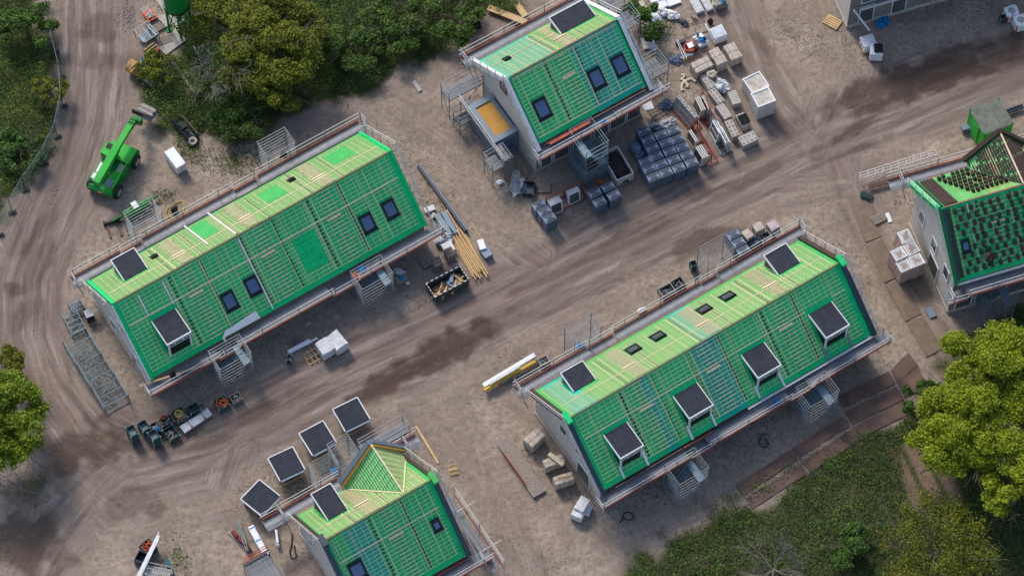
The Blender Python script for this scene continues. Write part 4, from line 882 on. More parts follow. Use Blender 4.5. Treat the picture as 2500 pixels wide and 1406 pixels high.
crumple('crumpled clear white foil left of the profile bundles', *Z5(602, 115), .35, .5, .4, m_foil, seed=3); crumple('crumpled foil heap beside the insulation stack', *Z5(520, 90), .45, .35, .4, m_foil, seed=4)
crumple('shiny white foil sack between the concrete blocks', *Z5(970, 650), .5, .6, .7, m_foil, seed=5); crumple('small cream bag on the studded concrete block', *Z5(900, 565), .34, .3, .35, m_cream, seed=6, z=.62)
crumple('dark pipe piece on the ground near the hooded pallets and wood grid', *Z5(555, 800), .4, .5, .35, m_dblue2, 'hose_heap', 'hoses', 7, .5)
# cream curved hose
def hose(label, pts, r, mat, z_=None, name='hose', cat='hose', z=.06):
    P = [G(*(z_(*p) if z_ else p), z) for p in pts]; Q = []
    for i in range(len(P)-1):
        for k in range(4): t = k/4; a, b, c_, d = P[max(i-1, 0)], P[i], P[i+1], P[min(i+2, len(P)-1)]; Q.append(.5*((2*b)+(c_-a)*t+(2*a-5*b+4*c_-d)*t*t+(3*b-a-3*c_+d)*t**3))
    Q.append(P[-1]); mb = MB(); mb.tube([(p.x, p.y, z) for p in Q], r, 7); return solo(mb, name, mat, label, cat, (0, 0, 0), smooth=True)
hose('curved cream fabric sleeve hooked on the sand', [(665, 580), (690, 572), (680, 600), (665, 605), (700, 620), (740, 605), (775, 625)], .1, m_cream, Z5); hose('long cream fabric strip beside the glazing rack', [(675, 695), (670, 660), (690, 625), (715, 655), (705, 670)], .12, m_cream, Z5)
hose('loop of black hose below the right terrace', [(1040, 1330), (1060, 1300), (1070, 1262), (1110, 1250), (1145, 1275), (1130, 1305), (1090, 1305), (1065, 1290)], .035, m_black, zq)
hose('looped green hose near the steel plates', [(320, 440), (297, 465), (292, 510), (320, 532), (350, 515), (340, 485), (318, 470)], .05, m_greenb, Zv)
hose('loop of dark hose beside the gable of the bottom house', [(1305, 560), (1290, 800), (1258, 900), (1275, 1020), (1330, 1060), (1385, 1020), (1350, 880), (1350, 800)], .04, m_black, Zj)
hose('blue curved pipe beside the round leafy bush', [(1215, 500), (1212, 540), (1225, 580)], .09, m_blue, zz(3.514, 0, 0)); hose('yellow hose looped behind the left terrace', [(1160, 965), (1110, 990), (1035, 1050), (1030, 1110), (1075, 1130), (1040, 1090)], .03, m_yellow, Z1)
hose('second yellow hose arc behind the left terrace', [(1130, 980), (1180, 965), (1205, 1020), (1190, 1085)], .03, m_yellow, Z1); crumple('small black machine inside the yellow hose loop', *Z1(1108, 1055), .28, .22, .35, m_black, 'compressor', 'machine', 9)
# glazing racks
def rack(label, u, v, yaw, l, wd, panels, base=m_red2, hgt=1.5, sideoff=0):
    c = G(u, v, 0); r = thing('glazing_rack', label, 'rack', c, yaw, 'steel racks with glazed frames'); mb = MB()
    for y in (-wd/2, wd/2): mb.bar((-l/2, y, .08), (l/2, y, .08), .08)
    for k in range(4): x = -l/2+l*k/3; mb.bar((x, -wd/2, .1), (x, wd/2, .1), .07)
    mb.build('base', base, r); mb = MB(); yb = sideoff
    for x in (-l/2+.05, 0, l/2-.05): mb.bar((x, yb, .1), (x, yb, hgt), .06); mb.bar((x, yb-.4, .1), (x, yb, hgt*.9), .045)
    mb.bar((-l/2, yb, hgt), (l/2, yb, hgt), .06); mb.build('upright', base, r)
    for (x, y, w_, h, frm, gls, n) in panels:
        for k in range(n):
            lean = .16*(1 if y > yb else -1); yy = y+k*.14*(1 if y > yb else -1); t = .09; A_ = lambda xx, z, o=0: (xx, yy-lean*z*(1)+o, z+.12)
            f = MB()
            for xa, xb, za, zb in ((x-w_/2, x+w_/2, 0, t), (x-w_/2, x+w_/2, h-t, h), (x-w_/2, x-w_/2+t, t, h-t), (x+w_/2-t, x+w_/2, t, h-t)):
                f.hexa([A_(xa, za, -.04), A_(xb, za, -.04), A_(xb, za, .04), A_(xa, za, .04), A_(xa, zb, -.04), A_(xb, zb, -.04), A_(xb, zb, .04), A_(xa, zb, .04)])
            if h > 1.2: f.hexa([A_(x-w_/2+t, h*.5, -.03), A_(x+w_/2-t, h*.5, -.03), A_(x+w_/2-t, h*.5, .03), A_(x-w_/2+t, h*.5, .03), A_(x-w_/2+t, h*.5+.06, -.03), A_(x+w_/2-t, h*.5+.06, -.03), A_(x+w_/2-t, h*.5+.06, .03), A_(x-w_/2+t, h*.5+.06, .03)])
            fo = f.build('window', frm, r); g = MB(); xa, xb, za, zb = x-w_/2+t, x+w_/2-t, t, h-t
            g.hexa([A_(xa, za, -.01), A_(xb, za, -.01), A_(xb, za, .01), A_(xa, za, .01), A_(xa, zb, -.01), A_(xb, zb, -.01), A_(xb, zb, .01), A_(xa, zb, .01)]); g.build('pane', gls, fo)
    return r
yn = TH+math.pi/2
def yawpx(a, b): A_, B_ = G(*a), G(*b); return math.atan2(B_.y-A_.y, B_.x-A_.x)
rack('red rack with a large foil wrapped pane at the left of the yard', *Zk(600, 560), yawpx(Zk(400, 390), Zk(700, 740)), 2.6, .9, [(0, -.15, 2.3, 1.5, m_clear, m_clear, 2)], sideoff=.1)
rack('red rack holding two dark framed windows on edge behind the wrapped pane', *Zk(850, 460), yawpx(Zk(720, 250), Zk(830, 470)), 1.6, .8, [(0, -.2, 1.2, 1.1, m_whitew, m_glassg, 3), (.1, .15, 1.2, 1.2, m_whitew, m_black, 2)], sideoff=.35)
rack('long red rack with grey window units nearest the hooded pallets', *Zk(860, 1040), yawpx(Zk(670, 860), Zk(910, 1240)), 3.0, .95, [(-.7, -.5, 1.1, 1.0, m_whitew, m_glassg, 2), (.8, -.5, 1.1, 1.1, m_whitew, m_glassg, 4)], sideoff=-.1)
rack('dark rack with white framed windows beside the studded blocks', *Zk(1140, 930), yawpx(Zk(1010, 740), Zk(1180, 1060)), 2.2, .9, [(-.5, -.1, 1.2, 1.3, m_white, m_glassg, 3), (.4, .1, 1.4, 1.4, m_white, m_clear, 3)], base=m_zinc)
rack('narrow rack with a sagging foil covered pane', *Zk(960, 640), yawpx(Zk(880, 500), Zk(990, 700)), 1.5, .6, [(0, 0, 1.4, 1.4, m_clear, m_clear, 1)], sideoff=.2)
rack('red rack with two groups of white windows facing the road', *Zg(1270, 800), TH-.08, 3.0, .9, [(-1.0, -.15, .95, 1.2, m_white, m_glassg, 4), (.55, -.12, .95, 1.2, m_white, m_glassg, 3)], sideoff=.25)
# wooden pallets and grids
def wpallet(label, u, v, yaw, w_=1.2, d=.8, mat=m_woodg, z=0, n=5, name='wooden_pallet', group='wooden pallets lying on the ground'):
    c = G(u, v, z+.14); mb = MB(); [mb.box(0, -d/2+d*(k+.5)/n, .1, w_, d/n*.72, .025) for k in range(n)]; [mb.box(x, 0, 0, .09, d, .1) for x in (-w_/2+.05, 0, w_/2-.05)]; return solo(mb, name, mat, label, 'pallet', (c.x, c.y, z), yaw, group)
wpallet('new yellow wooden pallet near the grey windowed facade', *Zh(305, 500), TH-1.15, 1.2, .95, m_wood); wpallet('grey wooden pallet beside a white plank near the wheel tracks', *zE_(235, 745), .5, 1.1, .75); wpallet('brown pallet next to the green bin below the caged tower', *Zg(895, 545), .02, 1.0, .8)
wpallet('weathered pallet beside the foot of the green silo', *Ze(710, 575), .35, 1.2, .75); mb = MB(); [mb.box(x, 0, 0, .05, 1.15, .06) for x in (-.5, -.17, .17, .5)]; [mb.box(0, y, .06, 1.25, .05, .05) for y in (-.5, -.15, .2, .5)]; c = G(*Zk(155, 470)); solo(mb, 'wood_grid', m_woodg, 'brown open wooden grid beside the tarp at the white edged house', 'wood grid', c, TH)
mb = MB(); [mb.box(x, 0, 0, .06, 1.35, .07) for x in (-.55, -.18, .18, .55)]; [mb.box(0, y, .07, 1.2, .05, .05) for y in (-.45, 0, .45)]; c = G(*Zf(915, 1090)); solo(mb, 'wood_grid', m_wood, 'new yellow wooden grid beside the white wrapped packs', 'wood grid', c, TH-.02)
mb = MB(); [mb.box(x, 0, 0, .04, .8, .05) for x in (-.25, -.12, 0, .12, .25)]; [mb.box(0, y, .05, .62, .05, .03) for y in (-.36, -.03, .03, .36)]; c = G(1106, 1146); solo(mb, 'wood_rack', m_wood, 'tiny yellow slatted wooden rack on the sand', 'wood grid', c, .25)
# planks and timber
beam('long pine plank on the sand right of the cross gable', (1016, 1040), (1070, 1130), .07, .16, .07, m_wood); beam('pine board resting over the front scaffold of the left terrace', (342, 941), (490, 893), 2.5, .14, .04, m_wood)
beam('thin pine batten leaning by the blue grey panels', Zd(1028, 338), Zd(1162, 555), .06, .06, .05, m_wood); beam('long dark steel beam right of the left terrace', (1022, 402), (1138, 562), .35, .28, .35, m_slate, 'steel_beam', 'beam'); beam('pale edge flange lying on the dark steel beam', (1024, 401), (1140, 560), .42, .08, .05, m_lblue, 'steel_flange', 'beam')
beam('grey plank on the verge near the long scrub', (1010, 198), (1026, 222), .06, .3, .05, m_conc); beam('long pale brown plank leaning at the top edge of the yard', (1192, 18), (1285, 55), .3, .5, .12, m_wood); beam('short pale brown plank at the top edge', (1262, 10), (1283, 40), .3, .5, .2, m_wood)
beam('wide grey plank deck on the sand left of the stone packs', zq(150, 700), zq(430, 1110), .2, 1.05, .12, m_woodg, 'plank_deck', 'deck'); beam('red guard board along the wide grey plank deck', zq(150, 790), zq(325, 1035), .5, .05, .2, m_red, 'guard_board', 'board')
beam('white board beside the grey pallet near the wheel tracks', zE_(285, 715), zE_(305, 770), .06, .3, .05, m_white); beam('grey square panel on the grass of the right embankment', zE_(530, 1285), zE_(565, 1340), .1, .55, .06, m_zinc, 'panel', 'panel'); beam('long weathered pole lying in the scrub', (413, 140), (477, 228), .3, .22, .2, m_woodg, 'wood_pole', 'pole'); beam('red and white marking pole by the bare tree', (472, 111), (510, 197), .3, .07, .07, m_white, 'marking_pole', 'pole')
beam('grey concrete slab under the branches of the bare tree', (487, 112), (525, 192), .1, 1.0, .1, m_conc, 'slab', 'slab')
mb = MB(); rr = random.Random(3)
for k in range(13): x = (k-6)*.085; mb.box(rr.uniform(-.35, .35)*1.2, x, .05+.1*(k % 3), 4.0+rr.uniform(-.4, .5), .09, .09, rr.uniform(-.03, .03))
A_, B_ = G(*Zd(860, 530), .2), G(*Zd(1110, 960), .2); solo(mb, 'timber_bundle', m_wood, 'bundle of yellow pine timbers beside the waste skip', 'timber', ((A_+B_)/2).xy.to_3d(), math.atan2((B_-A_).y, (B_-A_).x)); beam('thin pine lath next to the timber bundle', Zd(840, 660), Zd(1040, 1040), .06, .06, .05, m_wood)
beam('pine board leaning along the grey panels', Zd(705, 170), Zd(865, 450), .25, .1, .08, m_wood)
for q, t in (([(720, 525), (775, 490), (620, 195), (552, 235)], 'left'), ([(775, 500), (838, 470), (705, 180), (640, 205)], 'right')):
    c, yaw, w_, d = qb([Zd(*p) for p in q], .45); mb = MB(); [mb.box(0, 0, .02+k*.11, w_, d, .1) for k in range(4)]; solo(mb, 'panel_stack', m_zinc, 'stack of long blue grey roof panels, %s one by the timber' % t, 'panel stack', c, yaw, 'blue grey panel stacks')
sheet([(425, 215), (557, 165), (532, 102), (402, 152)], .25, .2, 'white foil packet at the corner scaffold of the left terrace', m_foil, Zd); sheet([(510, 310), (555, 225), (530, 205), (475, 285)], .15, .12, 'cream block beside the white foil packet', m_cream, Zd)
sheet([(1152, 700), (1228, 680), (1188, 555), (1102, 578)], .6, .15, 'white lid board on the small blue grey stack', m_ins, Zd); sheet([(1195, 815), (1295, 775), (1245, 620), (1150, 690)], .45, .4, 'small stack of blue grey panels under the white lid board', m_zinc, Zd, 'panel_stack', 'panel stack')
# chimney block pallets
def chim(label, q, n):
    c, yaw, w_, d = qb([Zd(*p) for p in q], 1.0); r = thing('block_pallet', label, 'pallet', c, yaw, 'pallets of hollow chimney blocks'); p = MB(); pallet(p, w_+.15, d+.1); p.build('pallet', m_woodg, r)
    for i in range(n):
        for l in range(3):
            mb = MB(); x = -w_/2+w_*(i+.5)/n; bw = w_/n-.03; z = .15+l*.29
            for y in (-d/2+.04, 0, d/2-.04): mb.box(x, y, z, bw, .07, .27)
            for s_ in (-1, 1):
                for y0_, y1_ in ((-d/2+.08, -.04), (.04, d/2-.08)): mb.box(x+s_*(bw/2-.03), (y0_+y1_)/2, z, .06, y1_-y0_-.004, .268)
            mb.build('hollow_block', m_woodg, r)
chim('pallet of hollow grey chimney blocks, left one by the waste skip', [(560, 920), (670, 870), (595, 780), (487, 830)], 3); chim('pallet of hollow grey chimney blocks, right one by the white foil', [(715, 805), (828, 750), (765, 655), (665, 700)], 3)
wpallet('flat grey pallet behind the left chimney blocks', *Zd(455, 820), TH-.05, 1.1, 1.1, z=.1, group=None); sheet([(700, 745), (835, 690), (750, 575), (620, 640)], .5, .4, 'white foil packet behind the right chimney blocks', m_foil, Zd); crumple('torn clear foil heap behind the chimney blocks', *Zd(680, 560), .5, .7, .5, m_clear, seed=12, amp=.5)
# skips
def skip(label, q, h, wallm, fill, z_, rim=True, name='waste_skip'):
    c, yaw, w_, d = qb([z_(*p) for p in q], h); r = thing(name, label, 'skip', c, yaw); t = .06; mb = MB()
    for (cx, cy, sx, sy) in ((0, -d/2+t/2, w_, t), (0, d/2-t/2, w_, t), (-w_/2+t/2, 0, t, d-2*t), (w_/2-t/2, 0, t, d-2*t)): mb.box(cx, cy, .1, sx, sy, h-.1)
    mb.box(0, 0, .1, w_-2*t, d-2*t, .1); mb.build('body', wallm, r)
    n = 7
    for s_ in (-1, 1):
        for k in range(n): mb = MB(); mb.box(-w_/2+w_*(k+.25)/n, s_*(d/2-.03), h, w_/n*.45, .055, .03); mb.build('marking_block', m_ins, r)
        for k in range(n-2): mb = MB(); mb.box(s_*(w_/2-.03), -d/2+d*(k+.5)/(n-2), h, .055, d/(n-2)*.45, .03); mb.build('marking_block', m_ins, r)
    mb = MB()
    for s_ in (-1, 1):
        for k in range(5): mb.box(-w_/2+w_*(k+.5)/5, s_*(d/2+.03), .15, .07, .06, h-.3)
    mb.build('rib', wallm, r); fill(r, w_, d, h); return r
def fill1(r, w_, d, h):
    mb = MB(); rr = random.Random(2)
    for k in range(22): mb.box(rr.uniform(-.35, .38)*w_, rr.uniform(-.38, .0)*d, .35+rr.random()*.25, rr.uniform(.5, 1.4), .12, .05, rr.uniform(-.2, .9))
    for k in range(3): mb.box(w_*.3, d*.05, .6+k*.04, .1, d*.7, .04, .1+.08*k)
    mb.build('scrap_wood', m_wood, r); mb = MB(); mb.box(w_*.1, -.1, .55, .4, .7, .03, .3); mb.box(w_*.16, .2, .7, .25, .6, .04, -.7); mb.build('scrap_sheet', m_zinc, r)
    mb = MB(); mb.blob(-w_*.12, 0, .3, w_*.36, d*.4, .28, .3, 10, 0, 4); mb.build('rubbish', M('brown_scrap', (.17, .1, .07), (.07, .045, .035), rough=.9, scale=5), r)
skip('green waste skip with white edges holding scrap wood', [(540, 1335), (995, 1100), (885, 905), (435, 1145)], 1.0, M("skip_green", (.03, .09, .08), (.10, .06, .05), rough=.6, scale=1.5), fill1, Zd)
def fill2(r, w_, d, h): mb = MB(); mb.blob(0, 0, .45, w_*.47, d*.47, .35, .25, 16, 0, 8); [mb.box(random.uniform(-.4, .4)*w_, random.uniform(-.42, .42)*d, .55+random.random()*.2, .16, .1, .08, random.random()*3) for k in range(60)]; mb.build('rubble', m_rubble, r)
skip('pale edged skip filled with dark red rubble by the caged tower', [(1262, 795), (1430, 712), (1285, 455), (1128, 515)], 1.0, m_whitew, fill2, Z6)
# steel stillages
def stillage(label, q, h, z_, n=1, base=0.0, mat=m_greenb, fill=None, group='green steel crates'):
    for k in range(n):
        hh = (h-base)/n; c, yaw, w_, d = qb([z_(*p) for p in q], h); z0 = base+k*hh
        lb = label if n == 1 else '%s, %s of stack' % (label, ['lowest', 'middle', 'topmost'][k] if n == 3 else ['lower', 'upper'][k])
        r = thing('steel_crate', lb, 'crate', (c.x, c.y, z0), yaw, group); mb = MB(); t = .04; z1 = .06; H_ = hh-.02
        for (cx, cy, sx, sy) in ((0, -d/2+t/2, w_, t), (0, d/2-t/2, w_, t), (-w_/2+t/2, 0, t, d-2*t), (w_/2-t/2, 0, t, d-2*t)): mb.box(cx, cy, z1, sx, sy, H_-z1)
        mb.box(0, 0, z1, w_-2*t, d-2*t, .04); mb.build('body', mat, r); mb = MB()
        for a_ in (-1, 1):
            for b_ in (-1, 1): mb.box(a_*(w_/2+.005), b_*(d/2+.005), 0, .07, .07, H_+.012)
        mb.build('corner_posts', m_blue_steel, r)
        mb = MB(); [mb.box(-w_/2+.08+(w_-.16)*(j+.5)/6, 0, z1+.041, .03, d-.12, .02) for j in range(6)]; mb.build('floor_ribs', m_blue_steel, r)
        if fill and k == n-1: fill(r, w_, d, H_)
def f_yel(r, w_, d, h):
    for k in range(4): mb = MB(); rr_ = .24+.03*(k % 3); mb.tube([(-.05+rr_*math.cos(a*.45), .1+rr_*math.sin(a*.45), h-.15+.04*k) for a in range(15)], .03, 6); mb.build('hose_coil', m_yellow, r)
    mb = MB(); mb.blob(-.2, -d*.3, h-.15, .14, .12, .14, .1, 6, 0, 1); mb.build('orange_can', m_orange, r); mb = MB(); mb.box(.1, -.1, h-.35, w_*.8, d*.8, .12); mb.build('cloth', m_conc, r)
def f_org(r, w_, d, h):
    mb = MB(); rr = random.Random(5)
    for k in range(26): a, b = rr.uniform(-.42, .42)*w_, rr.uniform(-.42, .42)*d; an = rr.uniform(0, 3.1); l = rr.uniform(.2, .45); z = h-.25+rr.random()*.2; x0_, x1_ = max(-w_/2+.06, a-l/2*math.cos(an)), min(w_/2-.06, a+l/2*math.cos(an)); mb.bar((x0_, max(-d/2+.06, min(d/2-.06, b-l/2*math.sin(an))), z), (x1_, max(-d/2+.06, min(d/2-.06, b+l/2*math.sin(an))), z+.05), .05)
    mb.build('orange_brackets', m_orange, r)
def f_misc(r, w_, d, h):
    mb = MB(); rr = random.Random(int(w_*1000))
    for k in range(16): mb.box(rr.uniform(-.36, .36)*w_, rr.uniform(-.36, .36)*d, h*.4+rr.random()*.2, rr.uniform(.1, .3), .04, .04, rr.random()*3)
    mb.build('fittings', m_alu, r); mb = MB(); mb.box(0, 0, .12, w_*.85, d*.85, h*.3); mb.build('dark_fill', m_dark, r)
stillage('green steel crate at the left end of the crate group', [(220, 950), (370, 890), (255, 715), (128, 790)], 1.25, Zc, 3); stillage('ribbed green steel crate behind the leftmost crates', [(440, 862), (592, 778), (470, 630), (345, 700)], .9, Zc, 2)
stillage('green steel crate in front of the blue bag', [(640, 1015), (770, 938), (660, 795), (512, 880)], 1.25, Zc, 3); stillage('wide green steel crate full of metal fittings', [(942, 1040), (1125, 905), (985, 735), (808, 818)], .5, Zc, fill=f_misc); stillage('green steel crate holding a yellow hose and orange can', [(1090, 685), (1268, 570), (1165, 390), (985, 470)], .6, Zc, fill=f_yel)
stillage('empty green steel crate between the yellow hose and white tubes', [(1328, 530), (1510, 432), (1430, 305), (1258, 395)], .6, Zc); stillage('green steel crate heaped with orange brackets', [(1850, 470), (2060, 345), (1952, 190), (1740, 285)], .55, Zc, fill=f_org); stillage('brown steel crate with dark parts below the stair tower', [(2112, 330), (2282, 235), (2210, 110), (2045, 195)], .55, Zc, mat=m_woodg, fill=f_misc)
stillage('dark crate with the blue bag inside', [(680, 885), (792, 825), (682, 680), (560, 725)], .5, Zc, mat=m_dark, fill=f_misc); stillage('low grey crate with a red cap and tools', [(815, 760), (1028, 655), (960, 520), (738, 620)], .35, Zc, mat=m_woodg, fill=f_misc); crumple('bright blue bag in the dark crate', *Zc(715, 810), .2, .18, .3, m_blue, seed=20, z=.3)
mb = MB(); mb.lathe([(.16, 0), (.19, .1), (.12, .14), (.12, .1)], 16); c = G(*Zc(825, 590), .5); solo(mb, 'round_lid', m_red2, 'round red cap on the low grey crate', 'cap', (c.x, c.y, .38))
stillage('dark bin below the low scaffold with a bottle inside', [(515, 635), (720, 660), (745, 440), (560, 425)], .55, Zg, mat=m_slate); stillage('grey steel crate at the top edge holding a blue bag', [(930, 50), (1012, 30), (990, -40), (905, -10)], .6, Z5, mat=m_woodg, fill=f_misc); crumple('white sack in the crate at the top edge', *Z5(940, 15), .35, .4, .4, m_cream, seed=22, z=.4); crumple('blue bag in the crate at the top edge', *Z5(975, 3), .28, .25, .3, m_blue, seed=21, z=.5)
stillage('grey steel crate behind the right terrace filled with scraps', [(1150, 640), (1250, 590), (1205, 525), (1118, 575)], .55, z1b, mat=m_conc, fill=f_misc); stillage('dark green crate beside the scraps behind the right terrace', [(1265, 575), (1318, 540), (1290, 482), (1212, 520)], .55, z1b, fill=f_misc); stillage('crate with a red frame at the left of the right terrace', [(545, 265), (690, 210), (625, 105), (468, 185)], .5, zz(6.696, 1240, 850), mat=m_conc, fill=f_misc)
stillage('small green bin beside the back tower of the right terrace', [(1368, 412), (1412, 398), (1402, 358), (1358, 365)], .8, z1b, fill=f_misc); stillage('dark crate of fittings among the wrapped packs behind the right terrace', [(505, 225), (580, 180), (545, 130), (470, 165)], .6, z2b, mat=m_whitew, fill=f_misc)
stillage('dark blue crate with orange brackets at the bottom edge', [(530, 870), (760, 780), (545, 530), (365, 760)], .8, Zi, mat=m_slate, fill=f_org); stillage('empty dark blue crate at the bottom edge', [(440, 1120), (560, 900), (360, 815), (248, 1020)], .9, Zi, mat=m_slate)
stillage('small black bin at the edge of the long scrub', [(1152, 68), (1175, 62), (1170, 47), (1152, 52)], .5, zz(1, 0, 0), mat=m_dark); stillage('dark green steel box at the right edge near the bulk bags', [(2443, 47), (2460, 44), (2458, 34), (2441, 37)], .7, zz(1, 0, 0))
# packs behind the right terrace
for q, h, m_, t in (([(385, 205), (438, 175), (400, 105), (345, 150)], 1.0, m_stone, 'left beige wrapped pack behind the right terrace'), ([(470, 145), (530, 115), (485, 62), (418, 95)], 1.1, m_stone, 'taller beige wrapped pack behind the right terrace'), ([(580, 140), (638, 105), (600, 50), (535, 85)], 1.1, M("pale_pack", (.52, .45, .47), (.38, .33, .35), rough=.5, bump=.4), 'pale mauve wrapped pack nearest the gable scaffold'), ([(615, 195), (680, 165), (650, 120), (590, 150)], .7, m_stone, 'low wrapped pack tucked behind the scaffold rail')):
    packbox(q, h, t, mat=m_, z_=z2b, straps=False, group='wrapped packs behind the right terrace', amp=.03)
crumple('dark foil covered heap among the packs behind the right terrace', *z2b(440, 215), .55, .5, .7, m_dblue2, seed=31)
# wrapped white packs near the road
packbox([(1180, 1050), (1480, 880), (1270, 540), (945, 740)], 1.0, 'white foil wrapped pack, left half of the pair by the road', mat=m_foil, z_=Zf, straps=False, amp=.03); packbox([(1500, 960), (1815, 720), (1560, 355), (1275, 535)], 1.0, 'white foil wrapped pack, right half of the pair by the road', mat=m_foil, z_=Zf, straps=False, amp=.03)
beam('long white panel strips near the small wood frame', Zf(255, 960), Zf(840, 650), .35, .28, .18, m_ins, 'foam_strip', 'strip'); beam('thin white strip lying on the long white panels', Zf(650, 790), Zf(1025, 590), .42, .12, .06, m_ins, 'foam_strip', 'strip'); sheet([(735, 295), (875, 215), (830, 140), (680, 225)], .06, .05, 'grey square tile on shaded ground by the left terrace', m_conc, Zf, 'tile', 'tile')
mb = MB(); mb.box(0, 0, 0, 1.0, .05, .1); mb.box(0, .2, 0, 1.0, .05, .1); mb.box(0, .4, 0, 1.0, .05, .1); [mb.box(x, .2, .1, .05, .45, .05) for x in (-.45, 0, .45)]; c = G(*Zf(470, 740)); solo(mb, 'small_trestle', m_woodg, 'small brown wooden frame beside the white panels', 'trestle', c, TH)
stillage('small dark stool crate at the end of the white panels', [(215, 1180), (345, 1180), (340, 1040), (225, 1020)], .7, Zf, mat=m_slate, fill=f_misc)
sheet([(70, 1160), (205, 1080), (145, 1005), (15, 1075)], .7, .08, 'brown work table with a blue rag by the stair tower', m_woodg, Zd, 'work_table', 'table'); crumple('blue rag on the brown work table', *Zd(110, 1070), .18, .18, .15, m_blue, seed=40, z=.7); crumple('white crumpled foil piece behind the work table', *Zd(70, 985), .4, .25, .25, m_foil, seed=41); sheet([(175, 1160), (215, 1140), (200, 1115), (165, 1130)], .12, .1, 'small white carton beside the work table', m_ins, Zd, 'carton', 'carton')
# white container
c, yaw, w_, d = qb([(429.5, 412.3), (453, 398.5), (424, 357.5), (401.5, 371)], 1.0); r = thing('white_container', 'white box container alone on the sand near the green crane', 'container', c, yaw); mb = MB(); mb.box(0, 0, .08, w_, d, .92, 0, 0, None, .01); mb.build('body', m_ins, r); mb = MB(); [mb.box(x, y, 0, .12, .12, .08) for x in (-w_/2+.1, w_/2-.1) for y in (-d/2+.1, d/2-.1)]; mb.build('feet', m_white, r); mb = MB(); mb.box(0, -d/2-.012, .2, .03, .02, .6); mb.box(.12, -d/2-.012, .45, .03, .02, .2); mb.build('door_seam', m_conc, r)
# white tube bundle with red straps
A_, B_ = G(*Zc(1170, 820), .3), G(*Zc(1680, 475), .3); l = (B_-A_).length; c = (A_+B_)/2; r = thing('tube_bundle', 'bundle of white profiles with two red clamps beside the crates', 'profiles', (c.x, c.y, 0), math.atan2((B_-A_).y, (B_-A_).x)); mb = MB(); [mb.box(0, -.26+k*.13, .12+j*.1, l, .11, .09) for k in range(5) for j in range(2)]; mb.build('profiles', m_foil, r)
for x in (-l*.22, l*.25): mb = MB(); mb.box(x, 0, .32, .05, .72, .03); mb.box(x, -.3, .3, .14, .14, .1); mb.build('clamp', m_red2, r)
mb = MB(); [mb.bar(a, b, .05) for a, b in (((-.8, -.3, .3), (.8, -.3, .3)), ((-.8, .3, .3), (.8, .3, .3)), ((-.8, -.3, .3), (-.8, .3, .3)), ((0, -.3, .3), (0, .3, .3)), ((.8, -.3, .3), (.8, .3, .3)))]; [mb.bar((x, y, 0), (x, y, .3), .05) for x in (-.8, .8) for y in (-.3, .3)]; c = G(*Zc(1400, 540)); solo(mb, 'trestle', m_greenb, 'low green trestle under the white profiles', 'trestle', c, TH)
# loose dormers
Zo = zz(3.083, 560, 950)
def loose(label, q, h=1.25):
    c, yaw, w_, d = qb([Zo(*p) for p in q], h); r = thing('loose_dormer', label, 'dormer', c, yaw, 'prefabricated dormers waiting on the ground'); mb = MB(); mb.box(0, 0, h-.12, w_-.12, d-.06, .12); [mb.box(xs_*w_, 0, h+.0005, .05, d-.12, .008) for xs_ in (-.16, .17)]; mb.build('roof', m_felt, r)
    mb = MB(); mb.box(-w_/2+.03, 0, h-.2, .07, d, .23); mb.box(w_/2-.03, 0, h-.2, .07, d, .23); mb.box(0, d/2-.01, h-.2, w_-.12, .07, .23); mb.build('fascia', m_white, r)
    mb = MB()
    for x in (-w_/2+.14, w_/2-.2): P = [(x+q_, y, z) for q_ in (0, .06) for y, z in ((-d/2+.35, h-.2), (d/2-.12, .05), (d/2-.12, h-.2))]; mb.poly(P[:3]); mb.poly(P[3:][::-1]); mb.poly([P[0], P[3], P[4], P[1]]); mb.poly([P[1], P[4], P[5], P[2]])
    mb.build('cheek', m_dark, r); mb = MB(); mb.box(0, d/2-.14, .02, w_-.3, .08, h-.22); mb.build('front_frame', m_dark, r); mb = MB(); mb.box(0, -d/2-.04, h-.1, w_-.16, .16, .06); mb.build('drip_edge', m_zinc, r)
    mb = MB(); mb.bar((-w_/2-.1, -d/2-.05, .5), (w_/2-.1, -d/2-.05, .5), .06); [mb.bar((x, -d/2+.1, 0), (x, -d/2+.1, h-.15), .08) for x in (-w_/2+.3, w_/2-.3)]; mb.build('support', m_wood, r)
loose('loose dormer with grey felt roof, rightmost of four nearest the puddle', [(870, 320), (1060, 222), (968, 58), (772, 150)]); loose('loose dormer with grey felt roof, second from the right', [(625, 502), (805, 398), (712, 235), (518, 330)]); loose('loose dormer with grey felt roof, second from the left', [(382, 690), (572, 598), (478, 430), (282, 520)]); loose('loose dormer with grey felt roof, leftmost and turned the most', [(240, 948), (390, 798), (222, 677), (80, 832)])
# white packs near the gable of B, hose etc
packbox([(760, 1252), (815, 1160), (750, 1112), (690, 1215)], 1.0, 'tall white wrapped box at the corner of the right terrace', mat=m_foil, z_=zq, straps=False, amp=.015); packbox([(745, 1305), (770, 1260), (690, 1215), (668, 1265)], .8, 'low silver wrapped box in front of the tall white box', mat=m_foil, z_=zq, straps=False, amp=.015); packbox([(805, 1270), (835, 1195), (800, 1185), (770, 1255)], .5, 'small white box beside the tall white box', mat=m_foil, z_=zq, straps=False, amp=.015)
